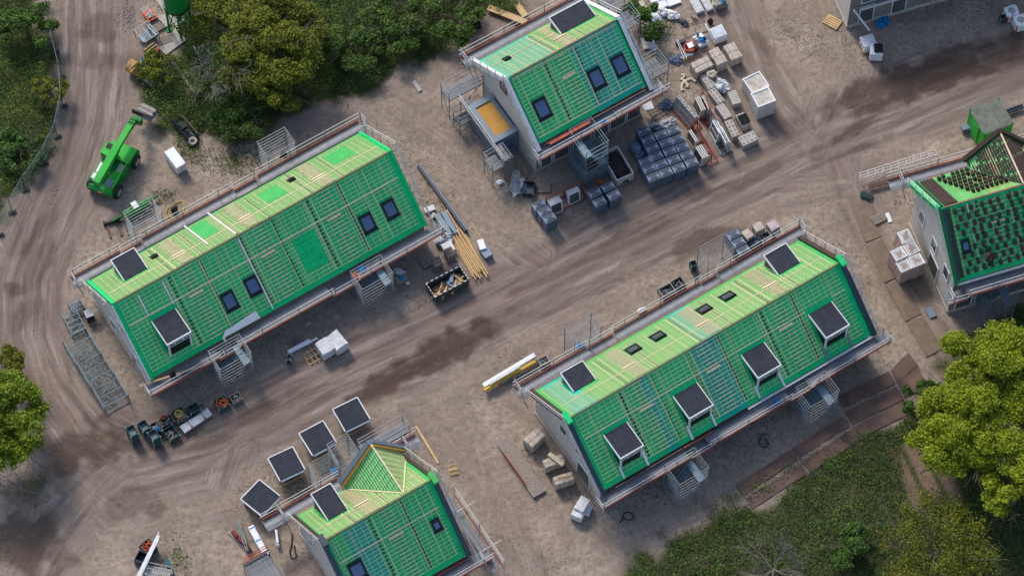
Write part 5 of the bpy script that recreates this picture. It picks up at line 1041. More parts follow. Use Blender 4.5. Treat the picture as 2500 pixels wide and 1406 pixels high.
# ------------------------------------------------------------------ vehicles and machines
def lw(root):
    inv = (Matrix.Translation(root.location)@Matrix.Rotation(root.rotation_euler.z, 4, 'Z')).inverted()
    return lambda u, v, z=0: inv@G(u, v, z)
a, b = G(*Zt(260, 1195), 1.1), G(*Zt(675, 500), 1.1); d_ = b-a; cr = thing('rotating_telehandler', 'bright green rotating telehandler crane with its boom over the sand road', 'telehandler', ((a+b)/2).xy.to_3d(), math.atan2(d_.y, d_.x)); T = lw(cr); hl = d_.length/2
mb = MB(); W_ = 2.05
def profbox(mb, pts, y0, y1, mi=0):
    n = len(pts); A_ = [(x, y0, z) for x, z in pts]; B_ = [(x, y1, z) for x, z in pts]; mb.poly(A_, mi); mb.poly(B_[::-1], mi)
    for k in range(n): mb.poly([A_[k], B_[k], B_[(k+1) % n], A_[(k+1) % n]], mi)
profbox(mb, [(-hl, .55), (hl-.1, .55), (hl, .8), (hl-.1, 1.1), (hl*.35, 1.15), (-hl*.9, 1.0), (-hl, .9)], -W_/2, W_/2); mb.build('chassis', m_greend, cr)
mb = MB(); profbox(mb, [(hl*.28, 1.16), (hl-.12, 1.12), (hl-.2, 1.3), (hl*.28, 1.34)], -W_/2+.06, W_/2-.06); mb.build('front_deck', m_greenp, cr)
mb = MB(); profbox(mb, [(-hl+.05, 1.0), (-.4, 1.16), (-.4, 1.5), (-hl+.25, 1.45)], -W_/2+.1, -.35); mb.build('engine_cover', m_greenp, cr)
def localbox(q, z0, z1, mat, nm, zf=Zt, par=None, root=None, inset=0):
    T_ = lw(root or cr); P = [T_(*zf(*p), z1) for p in q]; mb = MB(); mb.hexa([(p.x, p.y, z0) for p in P]+[(p.x, p.y, z1) for p in P]); return mb.build(nm, mat, par or root or cr)
cab = localbox([(272, 620), (400, 690), (515, 525), (378, 458)], 1.2, 2.45, m_greenp, 'cab'); localbox([(352, 545), (432, 585), (475, 518), (395, 478)], 2.46, 2.49, m_black, 'roof_grille', par=cab)
c1_, c2_ = T(*Zt(282, 650), 2.3), T(*Zt(400, 705), 2.3); mb = MB(); mb.hexa([(c1_.x, c1_.y, 1.4), (c2_.x, c2_.y, 1.4), (c2_.x+.06, c2_.y, 1.4), (c1_.x+.06, c1_.y, 1.4), (c1_.x, c1_.y, 2.3), (c2_.x, c2_.y, 2.3), (c2_.x+.06, c2_.y, 2.3), (c1_.x+.06, c1_.y, 2.3)]); mb.build('windscreen', m_glassg, cab)
mb = MB(); p0, p1, p2, p3 = T(*Zt(215, 1090), 2.3), T(*Zt(520, 560), 2.45), T(*Zt(715, 240), 2.3), T(*Zt(795, 120), 2.0); mb.bar(p0, p1, .52, .5); mb.bar(p1-(p1-p0)*.02, p2, .42, .4); bo = mb.build('boom', m_greenp, cr)
mb = MB(); mb.bar(p2-(p2-p1)*.05, p3, .3, .28); [mb.box(*(p2.lerp(p3, t)).xy, p2.lerp(p3, t).z-.2, .16, .5, .42, math.atan2((p3-p2).y, (p3-p2).x)) for t in (.1, .45, .8)]; mb.build('inner_boom', m_greend, bo)
mb = MB(); mb.box(p3.x+.15, p3.y-.15, 1.2, .35, .5, .7); mb.build('boom_head', m_greend, bo)
fc = T(*Zt(885, 60), 1.2); mb = MB(); mb.bar(fc+Vector((0, -.75, 0)), fc+Vector((0, .75, 0)), .1, .5); [mb.bar(fc+Vector((0, s_*.4, -.3)), fc+Vector((1.2, s_*.4, -.3)), .1, .06) for s_ in (-1, 1)]; mb.bar(p3+Vector((.2, 0, -.6)), fc, .2, .2); mb.build('fork_carriage', m_black, cr)
localbox([(205, 905), (262, 932), (335, 800), (280, 765)], 1.2, 1.75, m_ins, 'white_tank'); localbox([(133, 995), (190, 1020), (235, 945), (180, 920)], 1.1, 1.6, m_ins, 'white_box'); localbox([(342, 1100), (418, 1135), (470, 1050), (395, 1012)], 1.1, 1.8, m_lblue, 'grey_box'); localbox([(450, 1000), (520, 1040), (640, 830), (570, 780)], 1.05, 1.2, m_conc, 'grey_platform')
mb = MB(); y_ = -W_/2+.05; [mb.bar((x, y_, 1.0), (x, y_, 1.75), .04) for x in (-hl+.3, -.5, .5)]; mb.bar((-hl+.3, y_, 1.75), (.5, y_, 1.75), .04); mb.bar((-hl+.3, y_+.3, 1.78), (1.2, y_+.3, 1.78), .04); mb.bar((-hl+.2, W_/2-.05, 1.5), (-.2, W_/2-.05, 1.6), .04); mb.build('hand_rail', m_greenp, cr)
for x in (-hl*.68, hl*.62):
    for s_ in (-1, 1):
        mb = MB(); n = 20; P = [(.3+.24*0, 0)]; prof = [(-.2, .36), (-.2, .5), (-.14, .58), (.14, .58), (.2, .5), (.2, .36)]; i0 = 0
        for (yy, rr_) in prof:
            for j in range(n): a_ = 2*math.pi*j/n; mb.v.append((x+rr_*math.cos(a_), s_*(W_/2+.0)+yy, .58+rr_*math.sin(a_)))
        for k in range(len(prof)-1):
            for j in range(n): q1 = k*n+j; q2 = k*n+(j+1) % n; mb.f.append((q1, q2, q2+n, q1+n)); mb.m.append(0)
        mb.f.append(tuple(range(n))); mb.f.append(tuple(range((len(prof)-1)*n, len(prof)*n))); mb.m += [0, 0]
        wh = mb.build('wheel', m_rubber, cr); mb = MB(); mb.tube([(x, s_*(W_/2+.15), .58), (x, s_*(W_/2+.225), .58)], .3, 14); mb.build('rim', m_conc, wh)
for s_ in (-.9, .9): mb = MB(); mb.box(-hl-.02, s_, .75, .06, .2, .14); mb.build('tail_light', m_red2, cr)
mb = MB(); mb.box(-hl-.02, 0, .7, .05, .3, .2); mb.build('marker_plate', m_orange, cr)
# load on the forks
c, yaw, w_, d = qb([Z1(858, 165), Z1(925, 65), Z1(800, 5), Z1(745, 80)], 1.4); r = thing('grey_steel_box', 'grey blue steel box with two ribs held on the crane forks', 'box', (c.x, c.y, .75), yaw); mb = MB(); mb.box(0, 0, 0, w_, d, .62); mb.build('body', m_blue_steel, r); mb = MB(); [mb.box(x, 0, .62, .1, d+.2, .08) for x in (-w_*.2, w_*.25)]; mb.build('rib', m_conc, r); mb = MB(); mb.box(0, 0, .6215, w_-.08, d-.08, .03); mb.build('lid', m_woodg, r)
# silo
fc = G(443.8, 95.6); sx, sy = fc.x-.1, fc.y+.85; r = thing('silo', 'dark green mortar silo on tall legs at the top edge', 'silo', (sx, sy, 0)); R_ = .98
mb = MB(); mb.lathe([(.15, 2.3), (.3, 2.5), (R_-.02, 3.3), (R_, 3.4), (R_, 6.6), (R_*.7, 7.0), (.2, 7.1)], 32); si = mb.build('tank', m_greend, r, True); mb = MB(); mb.lathe([(R_+.015, 3.38), (R_+.04, 3.42), (R_+.04, 3.5), (R_+.015, 3.54)], 32); mb.build('tank_band', m_black, si)
for k in range(4):
    a_ = R(-85+90*k); mb = MB(); mb.bar((.85*math.cos(a_), .85*math.sin(a_), 0), (.85*math.cos(a_), .85*math.sin(a_), 3.5), .15); mb.box(.85*math.cos(a_), .85*math.sin(a_), 0, .4, .4, .05); mb.build('leg', m_greend, r)
mb = MB()
for k in range(4): a_, b_ = R(-85+90*k), R(5+90*k); P = lambda t, z: (.85*math.cos(t), .85*math.sin(t), z); mb.bar(P(a_, .3), P(b_, 2.6), .06); mb.bar(P(b_, .3), P(a_, 2.6), .06); mb.bar(P(a_, 2.7), P(b_, 2.7), .06)
mb.build('bracing', m_greend, r)
mb = MB(); rr = random.Random(4)
for k in range(6):
    z0 = 3.75+k*.36; P = [(R_+.012, R(212)+.11*math.sin(t*1.9+k*1.3)+t*.012, z0+.055*t+.05*math.cos(t*2.6)) for t in np.linspace(0, 5.5, 16)]; mb.tube([(q_*math.cos(t), q_*math.sin(t), z) for q_, t, z in P], .022, 4)
mb.build('script_lettering', m_white, si)
mb = MB(); mb.tube([(.16*math.cos(t), .16*math.sin(t), .06) for t in np.linspace(0, 6.28, 14)], .06, 6); c = G(*Ze(900, 420)); solo(mb, 'hose_roll', M("pale_yellow", (.6, .6, .25), rough=.6), 'small pale yellow hose roll by the silo leg', 'hose roll', c)
sheet([(620, 260), (705, 405), (805, 350), (720, 180)], .15, .12, 'pale dusty plate left of the silo', m_conc, Ze, 'slab', 'slab'); sheet([(600, 640), (700, 770), (1060, 590), (850, 420)], .1, .1, 'large sandy concrete slab under the silo foot', m_conc, Ze, 'slab', 'slab'); sheet([(560, 10), (860, 330), (1010, 350), (800, -80)], .08, .08, 'long concrete slab behind the silo', m_conc, Ze, 'slab', 'slab')
c, yaw, w_, d = qb([Ze(480, 310), Ze(615, 235), Ze(510, 110), Ze(400, 170)], .5); r = thing('orange_tray', 'orange steel tray piled with couplers beside the silo', 'tray', c, yaw); mb = MB(); mb.box(0, 0, .1, w_, d, .3); mb.build('tray', m_orange, r); mb = MB(); [mb.box(random.uniform(-.3, .3)*w_, random.uniform(-.3, .3)*d, .4, .2, .05, .05+random.random()*.1, random.random()*3) for k in range(30)]; mb.build('couplers', m_alu, r); mb = MB(); [mb.box(-w_*.3+k*.15, d*.7, .1, .1, d*.6, .12) for k in range(4)]; mb.build('tubes', m_conc, r)
mb = MB(); [mb.box(-.6+k*.11, 0, .05, .09, 1.3, .1) for k in range(9)]; c = G(*Ze(610, 350)); solo(mb, 'tube_bundle', m_woodg, 'grey brown tubes lying between the tray and the dusty plate', 'tubes', c, .6)
c, yaw, w_, d = qb([Ze(450, 620), Ze(610, 470), Ze(480, 320), Ze(265, 425)], .9); r = thing('frame_crate', 'blue grey steel crate with long scaffold frames beside the sand road', 'crate', c, yaw); mb = MB(); mb.box(0, 0, .1, w_*.96, d*.45, .3); mb.box(w_*.36, 0, .4, w_*.14, d*.9, .4); mb.build('steel_panels', m_zinc, r)
mb = MB(); [mb.bar((x, y, 0), (x, y, .95), .06) for x in (-w_/2, w_/2) for y in (-d/2, d/2)]; [mb.bar((-w_/2, y, .9), (w_/2, y, .9), .05) for y in (-d/2, d/2)]; [mb.bar((x, -d/2, .9), (x, d/2, .9), .05) for x in (-w_/2, 0, w_/2)]; [mb.bar((-w_*.35+k*.2, -d*.45, .7), (w_*.0+k*.22, d*.42, .95), .05) for k in range(4)]; mb.build('frames', m_alu, r)
c, yaw, w_, d = qb([Ze(480, 770), Ze(610, 655), Ze(550, 590), Ze(400, 690)], .6); mb = MB(); [mb.box(0, -d/2+d*(k+.5)/5, .1+.12*(k % 2), w_, d/6, .35) for k in range(5)]; solo(mb, 'plank_stack', M("yellow_planks", (.4, .34, .16), (.26, .2, .1), rough=.8), 'stack of old yellow planks above the red box', 'planks', c, yaw)
sheet([(515, 805), (645, 705), (610, 670), (480, 760)], .55, .5, 'bright red steel box below the yellow planks', m_red2, Ze, 'red_box', 'box')
# concrete bucket with chute (rusty)
a, b = G(*Ze(290, 1000), .4), G(*Ze(540, 1190), .4); r = thing('concrete_bucket', 'rusty orange concrete bucket lying with its grey chute on the scrub edge', 'concrete bucket', a.xy.to_3d(), math.atan2((b-a).y, (b-a).x)); L_ = (b-a).length
mb = MB(); mb.tube([(-.5, 0, .55), (.0, 0, .6), (.5, 0, .45), (.95, 0, .4)], [.5, .55, .35, .22], 16); mb.build('hopper', M("rusty_orange", (.42, .24, .07), (.2, .13, .08), rough=.7, scale=3), r); mb = MB(); mb.tube([(-.52, 0, .56), (-.5, 0, .56)], [.42, .42], 16); mb.build('mouth', m_rubble, r); mb = MB(); mb.tube([(.9, 0, .4), (L_*.6, 0, .38), (L_+.1, 0, .3)], [.24, .26, .24], 12); mb.build('chute', m_conc, r); mb = MB(); mb.bar((.2, -.6, 1.0), (.2, .6, 1.0), .06); mb.bar((.2, -.6, 1.0), (.1, -.55, .4), .05); mb.bar((.2, .6, 1.0), (.1, .55, .4), .05); mb.build('bail', m_yellow, r)
# dark bucket and tyre
a, b = G(*Z1(1135, 150), .5), G(*Z1(1290, 330), .5); r = thing('excavator_bucket', 'long dark trapezoid digging bucket on the scrub', 'bucket', ((a+b)/2).xy.to_3d(), math.atan2((b-a).y, (b-a).x)); l = (b-a).length
mb = MB(); prof = [(-.45, .75), (-.5, .3), (-.2, .03), (.25, .03), (.5, .35), (.42, .4), (.2, .12), (-.17, .12), (-.42, .34), (-.38, .72)]; n = len(prof); mb.poly([(-l/2, y, z) for y, z in prof][::-1]); mb.poly([(l/2, y, z) for y, z in prof])
for k in range(n): (y0, z0), (y1, z1) = prof[k], prof[(k+1) % n]; mb.poly([(-l/2, y0, z0), (l/2, y0, z0), (l/2, y1, z1), (-l/2, y1, z1)])
mb.poly([(-l/2, y, z) for y, z in ((-.5, .3), (-.2, .03), (.25, .03), (.5, .35))][::-1]); mb.build('shell', m_slate, r); mb = MB(); mb.box(0, -.1, .72, .5, .5, .12); [mb.box(x, -.2, .5, .06, .5, .35) for x in (-.2, .2)]; mb.build('bracket', m_dark, r); mb = MB(); mb.box(0, .42, .36, l, .1, .06); mb.build('cutting_edge', m_rust, r)
c = G(*Z1(1288, 395)); mb = MB(); 
mb.lathe([(.2, .02), (.42, .0), (.48, .1), (.42, .24), (.24, .26), (.2, .2)], 28); r = thing('old_tyre', 'grey tyre lying flat below the digging bucket', 'tyre', c); mb.build('tyre', m_rubber, r, True); mb = MB(); mb.lathe([(.19, .261), (.17, .275)], 20); mb.build('hub_hole', m_black, r); mb = MB(); mb.lathe([(.34, .257), (.3, .275), (.24, .27)], 24); mb.build('rim', m_conc, r)
# green tank unit
c = G(*Z1(735, 1040), .6); r = thing('green_tank_unit', 'green twin tank machine with a white lid behind the left terrace', 'machine', (c.x, c.y, 0), yawpx(Z1(545, 1105), Z1(850, 930)))
mb = MB(); mb.tube([(-1.05, 0, .45), (-1.0, 0, .45), (-.3, 0, .45), (-.25, 0, .45)], [.25, .38, .38, .25], 16); mb.build('tank', m_greend, r, True); mb = MB(); mb.tube([(.2, 0, .45), (.25, 0, .45), (.95, 0, .45), (1.0, 0, .45)], [.25, .38, .38, .25], 16); mb.build('tank', m_greend, r, True)
mb = MB(); mb.box(0, .1, .2, .5, .9, .62); mb.build('centre_frame', m_greend, r); mb = MB(); mb.box(0, .15, .83, .42, .6, .06); mb.build('lid', m_ins, r); mb = MB(); mb.bar((-1.9, .2, .35), (1.9, .2, .35), .14, .16); mb.build('side_beam', m_greend, r)
# pallet forks lying on the sand
c = G(*Z1(495, 1178), .1); r = thing('pallet_forks', 'black pallet fork carriage with two rusty tines on the sand', 'forks', (c.x, c.y, 0), yawpx(Z1(418, 1195), Z1(572, 1160))); mb = MB(); mb.bar((-.62, 0, .12), (.62, 0, .12), .14, .2); [mb.box(x, 0, 0, .16, .28, .3) for x in (-.55, .55)]; mb.build('carriage', m_black, r); [(lambda mb: (mb.box(x, -.62, .02, .14, 1.2, .06, .08), mb.build('tine', m_rust, r)))(MB()) for x in (-.38, .42)]
# long steel frame cage beside the left terrace gable
Zs = zz(4.537, 140, 700); m_cage = M('cage_steel', (.17, .225, .25), (.11, .15, .17), rough=.5, metal=.2)
def cage(label, q, h, zf, nlong, diag=True, extra=0, mat=m_alu):
    c, yaw, w_, d = qb([zf(*p) for p in q], h); r = thing('steel_cage', label, 'cage', c, yaw, 'open steel frame cages'); mb = MB()
    [mb.bar((x, y, 0), (x, y, h), .06) for x in (-w_/2, w_/2) for y in (-d/2, -d/6, d/6, d/2)]; [mb.bar((x, -d/2, z), (x, d/2, z), .055) for x in (-w_/2, w_/2) for z in (.1, h*.5, h)]
    for k in range(nlong+1): y = -d/2+d*k/nlong; [mb.bar((-w_/2, y, z), (w_/2, y, z), .05) for z in (.1, h)]
    for s_ in (-1, 1):
        for k in range(int(d/.12)): mb.bar((s_*w_/2, -d/2+.12*k, .1), (s_*w_/2, -d/2+.12*k, h*.5), .018)
    for k in range(int(w_/.14)): mb.bar((-w_/2+.14*(k+1), -d/2, .12), (-w_/2+.14*(k+1), d/2, .12), .025)
    mb.build('frame', mat, r)
    if diag:
        mb = MB(); rr = random.Random(int(d*10))
        for k in range(extra): x = rr.uniform(-.38, .38)*w_; y = rr.uniform(-.42, .42)*d; an = rr.choice([.2, 1.2, 1.57, 1.45, .1, 2.2]); l = rr.uniform(.6, 1.5); z = rr.uniform(.15, h*.7); dx, dy = math.cos(an)*l/2, math.sin(an)*l/2; mb.bar((max(-w_/2+.05, x-dx), y-dy, z), (min(w_/2-.05, x+dx), y+dy, z+rr.uniform(0, .15)), .05)
        mb.build('loose_tubes', mat, r)
    return r
cage('long galvanised steel cage full of scaffold frames at the left gable', [(500, 1340), (755, 1200), (340, 440), (80, 580)], 1.2, Zs, 8, extra=34, mat=m_cage)
cage('small open steel cage behind the long one', [(150, 530), (300, 450), (210, 240), (60, 300)], .8, Zs, 4, extra=12, mat=m_cage); cage('low rack of steel tubes at the back corner of the left terrace', [(180, 290), (290, 230), (240, 110), (110, 170)], .8, Zs, 3, extra=10, mat=m_cage)
c, yaw, w_, d = qb([Zs(330, 340), Zs(410, 310), Zs(370, 235), Zs(280, 270)], .9); r = thing('ladder_box', 'blue steel box with silver rungs on top at the left gable', 'box', c, yaw); mb = MB(); mb.box(0, 0, .1, w_, d, .7); mb.build('body', m_slate, r); mb = MB(); [mb.box(0, -d/2+d*(k+.5)/5, .81, w_, d/7, .05) for k in range(5)]; mb.build('rungs', m_foil, r)
cage('steel pipe cage at the bottom edge filled with grey boards', [(430, 1500), (1060, 1560), (1000, 1230), (540, 1060)], .9, Zi, 3, extra=4); beam('long white tube over the dark blue crate, left', Zi(300, 1400), Zi(790, 430), 1.05, .06, .06, m_white, 'steel_tube', 'tube'); beam('wide white tube over the dark blue crate', Zi(345, 1400), Zi(790, 500), 1.05, .16, .08, m_white, 'steel_tube', 'tube'); beam('long white tube over the dark blue crate, right', Zi(395, 1400), Zi(790, 575), 1.05, .06, .06, m_white, 'steel_tube', 'tube')
c, yaw, w_, d = qb([Zi(430, 1430), Zi(1040, 1480), Zi(1000, 1260), Zi(580, 1130)], .7); mb = MB(); [mb.box(-w_/2+w_*(k+.5)/9, 0, .1, w_/10.5, d, .5) for k in range(9)]; solo(mb, 'board_pile', m_conc, 'pile of grey boards inside the pipe cage at the bottom edge', 'boards', c, yaw)
sheet([(960, 1200), (1040, 1180), (1010, 1020), (930, 1040)], .5, .4, 'small teal box by the weeds at the bottom edge', M("teal_box", (.01, .13, .18), rough=.5), Zi, 'teal_box', 'box')
# bundles at the left of the bottom house
for q, t, m_, h in (([(440, 890), (525, 860), (225, 325), (155, 345)], 'long bundle of grey green profiles beside the red tins', M("grey_green_profile", (.24, .28, .25), (.15, .18, .16), rough=.5), .5), ([(770, 1005), (885, 940), (520, 410), (410, 455)], 'long white wrapped bundle with blue lettering left of the bottom house', m_ins, .6), ([(945, 800), (990, 805), (1080, 480), (1020, 500)], 'short white wrapped package near the scaffold corner', m_ins, .4)):
    c, yaw, w_, d = qb([Zj(*p) for p in q], h); r = thing('long_bundle', t, 'bundle', c, yaw); mb = MB(); wrinkled(mb, w_, d, .05, h, amp=.01, seed=len(t)) if m_ is m_ins else [mb.box(-w_/2+w_*(k+.5)/4, 0, .05, w_/5, d, h-.05-.05*(k % 2)) for k in range(4)]; mb.build('wrap' if m_ is m_ins else 'profiles', m_, r)
    if m_ is m_ins: mb = MB(); [mb.box(0, y, h+.012, w_*.8, .09, .01) for y in ((-d*.43, 0, d*.42) if d > 2 else (-d*.35,))]; mb.build('blue_print', m_blue, r)
c, yaw, w_, d = qb([Zj(405, 930), Zj(445, 890), Zj(215, 450), Zj(160, 490)], .45); r = thing('red_tins', 'row of dark red tins strapped on rails left of the white bundle', 'tins', c, yaw)
for k in range(3): mb = MB(); mb.box(0, -d/2+d*(k+.5)/3, .1, w_, d/3-.1, .35); mb.build('tin', M("dark_red", (.22, .025, .02), rough=.5), r)
mb = MB(); [mb.box(x, 0, 0, .06, d+.5, .1) for x in (-w_/2-.08, w_/2+.03)]; mb.build('rails', m_alu, r)
r = low_scaffold('wooden deck scaffold at the bottom edge left of the gable', [(0, 0, 1.2, 2.0, 2.6, False)], G(*Zj(790, 1330), 1.2).xy.to_3d(), TH); mb = MB(); mb.bar((-1.0, 1.3, 1.35), (1.0, 1.3, 1.35), .05, .15); [mb.bar((-1.0, 1.35, z), (1.0, 1.35, z), .05) for z in (1.7, 2.1)]; mb.build('toe_board', m_red, r)
# tubs and tools near the orange tubs table
c, yaw, w_, d = qb([Zm(650, 870), Zm(915, 735), Zm(740, 455), Zm(480, 580)], .5); r = thing('tool_pallet', 'low white pallet with blue buckets and a grey box on the sand', 'pallet', c, yaw); mb = MB(); mb.box(0, 0, .1, w_, d, .35); mb.build('base_boxes', m_ins, r)
mb = MB(); mb.lathe([(.17, .46), (.2, .75), (.17, .72), (.15, .5)], 18, (w_*.22, -d*.25)); mb.build('bucket', m_blue, r); mb = MB(); mb.lathe([(.15, .46), (.17, .7), (.14, .68)], 18, (0, -d*.1)); mb.build('bucket', m_blue, r); mb = MB(); mb.lathe([(.1, .46), (.1, 1.0), (.06, 1.02)], 14, (0, d*.35)); mb.build('canister', m_zinc, r); mb = MB(); mb.box(-.3, d*.1, .46, .25, .3, .25); mb.build('tool_box', m_conc, r)
c, yaw, w_, d = qb([Zm(370, 915), Zm(510, 860), Zm(465, 710), Zm(290, 780)], .7); r = thing('orange_tub', 'round orange mortar tub half covered by a white board', 'tub', c, yaw); mb = MB(); mb.lathe([(.36, .05), (.45, .5), (.4, .5), (.33, .12)], 24); mb.build('tub', m_orange, r); mb = MB(); mb.box(.05, .05, .52, w_, d, .04); mb.build('board', m_ins, r); mb = MB(); mb.box(.4, -.3, .2, .3, .3, .4, .3); mb.build('cloth', m_dark, r)
beam('dark channel beam with grey top left of the tubs', Zm(0, 770), Zm(280, 670), .3, .25, .3, m_slate, 'steel_channel', 'beam'); beam('grey topped orange beam right of the crossed tubes', Zm(130, 1190), Zm(490, 1060), .35, .25, .3, m_zinc, 'steel_channel', 'beam'); beam('orange side of the grey topped beam', Zm(160, 1245), Zm(500, 1120), .2, .08, .2, m_yellow, 'steel_flange', 'beam')
for k, (a, b) in enumerate((((20, 680), (240, 1240)), ((50, 670), (310, 1210)))): beam('thin white tube across the two channels, %s' % ('left' if k == 0 else 'right'), Zm(*a), Zm(*b), .5, .05, .05, m_rail, 'steel_tube', 'tube')
crumple('black crumpled rubber mat left of the orange beam', *Zl(790, 1130), .5, .4, .25, m_dblue2, 'rubber_mat', 'mat', 44, .4); crumple('round dark ball of netting on a post base', *Zl(1440, 415), .22, .22, .6, m_black, 'netting_ball', 'netting', 45, .15)
beam('cream plank beside the netting ball', Zl(1340, 450), Zl(1425, 610), .1, .12, .1, m_whitew); mb = MB(); [mb.box(k*.1, 0, 0, .05, .6, .06, .3*k-.3) for k in range(3)]; solo(mb, 'steel_bars', m_rust, 'three short rusty bars on the sand', 'bars', G(*Zl(1110, 390)), .8); crumple('tangle of dark brackets on the sand', *Zl(935, 430), .35, .22, .2, m_slate, 'bracket_heap', 'brackets', 46, .5)
mb = MB(); [mb.bar(a, b, .04) for a, b in (((-.9, -.5, .05), (.9, -.5, .05)), ((-.9, .5, .05), (.9, .5, .05)), ((-.9, -.5, .05), (-.9, .5, .05)), ((.9, -.5, .05), (.9, .5, .05)), ((0, -.5, .05), (0, .5, .05)))]; solo(mb, 'steel_rectangle', m_rust, 'thin rusty rectangular frame lying on the sand', 'frame', G(*Zl(1140, 560)), .3)
# things at the right edge
c, yaw, w_, d = qb([(2398, 335), (2468, 300), (2446, 243), (2372, 263)], 2.3); r = thing('site_container', 'green steel site container with a grey weathered roof', 'container', c, yaw); mb = MB(); n = 18
for (x0, y0, x1, y1) in ((-w_/2, -d/2, w_/2, -d/2), (w_/2, -d/2, w_/2, d/2), (w_/2, d/2, -w_/2, d/2), (-w_/2, d/2, -w_/2, -d/2)):
    nx_, ny_ = (y1-y0), -(x1-x0); l = math.hypot(nx_, ny_); nx_ /= l; ny_ /= l; n = int(l/.12)
    for k in range(n):
        o0, o1 = (.0 if k % 2 else -.03), (.0 if (k+1) % 2 else -.03); a_, b_ = k/n, (k+1)/n; mb.poly([(x0+(x1-x0)*a_+nx_*o0, y0+(y1-y0)*a_+ny_*o0, .1), (x0+(x1-x0)*b_+nx_*o1, y0+(y1-y0)*b_+ny_*o1, .1), (x0+(x1-x0)*b_+nx_*o1, y0+(y1-y0)*b_+ny_*o1, 2.25), (x0+(x1-x0)*a_+nx_*o0, y0+(y1-y0)*a_+ny_*o0, 2.25)])
mb.build('wall', m_greenp, r); mb = MB(); mb.box(0, 0, 2.25, w_+.04, d+.04, .06); [mb.box(-w_/2+w_*(k+.5)/10, 0, 2.31, w_/20, d-.1, .03) for k in range(10)]; mb.build('roof', M("weathered_roof", (.2, .21, .18), (.11, .13, .1), rough=.85, scale=2), r); mb = MB(); [mb.box(x, y, 2.2, .15, .15, .16) for x in (-w_/2+.05, w_/2-.05) for y in (-d/2+.05, d/2-.05)]; mb.build('corner_castings', m_greend, r); mb = MB(); mb.box(-w_/2-.05, 0, .2, .06, .9, 1.95); mb.build('door', m_greenp, r)
sheet([(2350, 318), (2378, 312), (2372, 300), (2347, 305)], .5, .4, 'grey green steel box left of the site container', m_zinc, zz(1, 0, 0), 'steel_box', 'box')
mb = MB(); A_, B_ = G(2100, 430, .9), G(2285, 372, .9); l = (B_-A_).length
for y in (-.22, .22):
    for z in (.5, .95): mb.bar((-l/2, y, z), (l/2, y, z), .05)
for k in range(11): x = -l/2+l*k/10; [mb.bar((x, -.22, z), (x, .22, z), .05) for z in (.5, .95)]; [mb.bar((x, y, .5), (x, y, .95), .04) for y in (-.22, .22)]
solo(mb, 'lattice_girder', m_rail, 'long white lattice girder lying at the back of the tiled house', 'girder', ((A_+B_)/2).xy.to_3d(), math.atan2((B_-A_).y, (B_-A_).x)); beam('wooden planks under the lattice girder', (2120, 455), (2205, 432), .4, .3, .1, m_rust)
mb = MB(); [mb.tube([(-.45, -.2+.1*k, .1+.12*j), (.45, -.2+.1*k, .1+.12*j)], .04, 6) for k in range(5) for j in range(2)]; solo(mb, 'pipe_heap', m_greenb, 'small heap of dark green pipes on the sand', 'pipes', G(2115, 480), -.35)
A_, B_ = G(2455, 275, .5), G(2520, 252, .5); mb = MB(); [mb.tube([(-1.3, k*.22, .3), (1.5, k*.22, .3)], .1, 10) for k in range(2)]; solo(mb, 'steel_pipes', m_slate, 'pair of thick dark blue pipes at the right edge', 'pipes', A_.xy.to_3d(), math.atan2((B_-A_).y, (B_-A_).x)); 
for q, t in (((2470, 28), 'upper'), ((2492, 50), 'lower')):
    c = G(*q, .8); r = thing('bulk_bag', 'white bulk bag with orange straps filled with sand, %s of two' % t, 'bulk bag', (c.x, c.y, 0), .3, 'white bulk bags'); mb = MB(); wrinkled(mb, .95, .95, 0, .85, amp=.04, seed=hash(t) % 50 if False else len(t)); mb.build('bag', m_ins, r); [(lambda mb: (mb.box(x, y, .1, .08, .08, .85), mb.build('strap', m_orange, r)))(MB()) for x in (-.48, .48) for y in (-.48, .48)]; mb = MB(); mb.blob(0, 0, .8, .36, .36, .12, .1, 7); mb.build('sand', m_conc, r)
packbox([Zh(1000, 1120), Zh(1300, 1010), Zh(1265, 780), Zh(980, 830)], .9, 'silver foil wrapped pack on the sand near the facade', mat=m_foil, straps=False, amp=.04); packbox([Zh(1130, 1260), Zh(1460, 1250), Zh(1460, 1020), Zh(1215, 980)], 1.0, 'white pack with black rolls on top next to the silver one', mat=m_ins, straps=False)
mb = MB(); [mb.tube([(-.2+k*.13, -.36, .1), (-.2+k*.13, .36, .1)], .075, 8) for k in range(5)]; solo(mb, 'roll_bundle', m_black, 'black rolls on the white pack near the facade', 'rolls', G(*Zh(1340, 1110), 1.1).xy.to_3d()+Vector((0, 0, 1.02)), .0)
mb = MB(); rr = random.Random(2); c = G(*Zh(1450, 480)); i0 = 0; n = 14
for i in range(n+1):
    for j in range(n+1): x, y = (i/n-.5)*1.15, (j/n-.5)*1.3; mb.v.append((x*(1-.5*j/n)+.1*math.sin(5*y), y+.12*math.sin(6*x), .06+.18*abs(math.sin(7*x+3*y))+rr.random()*.05))
for i in range(n):
    for j in range(n): a_ = i*(n+1)+j; mb.f.append((a_, a_+n+1, a_+n+2, a_+1)); mb.m.append(0)
solo(mb, 'blue_tarp', m_blue, 'bright blue tarpaulin slumped against the grey facade', 'tarpaulin', c, .2)
def cloth(label, u, v, z, s_, mat=m_blue): crumple(label, u, v, s_, s_*.8, s_*.8, mat, 'blue_cloth', 'cloth', int(u) % 40, .45, z)
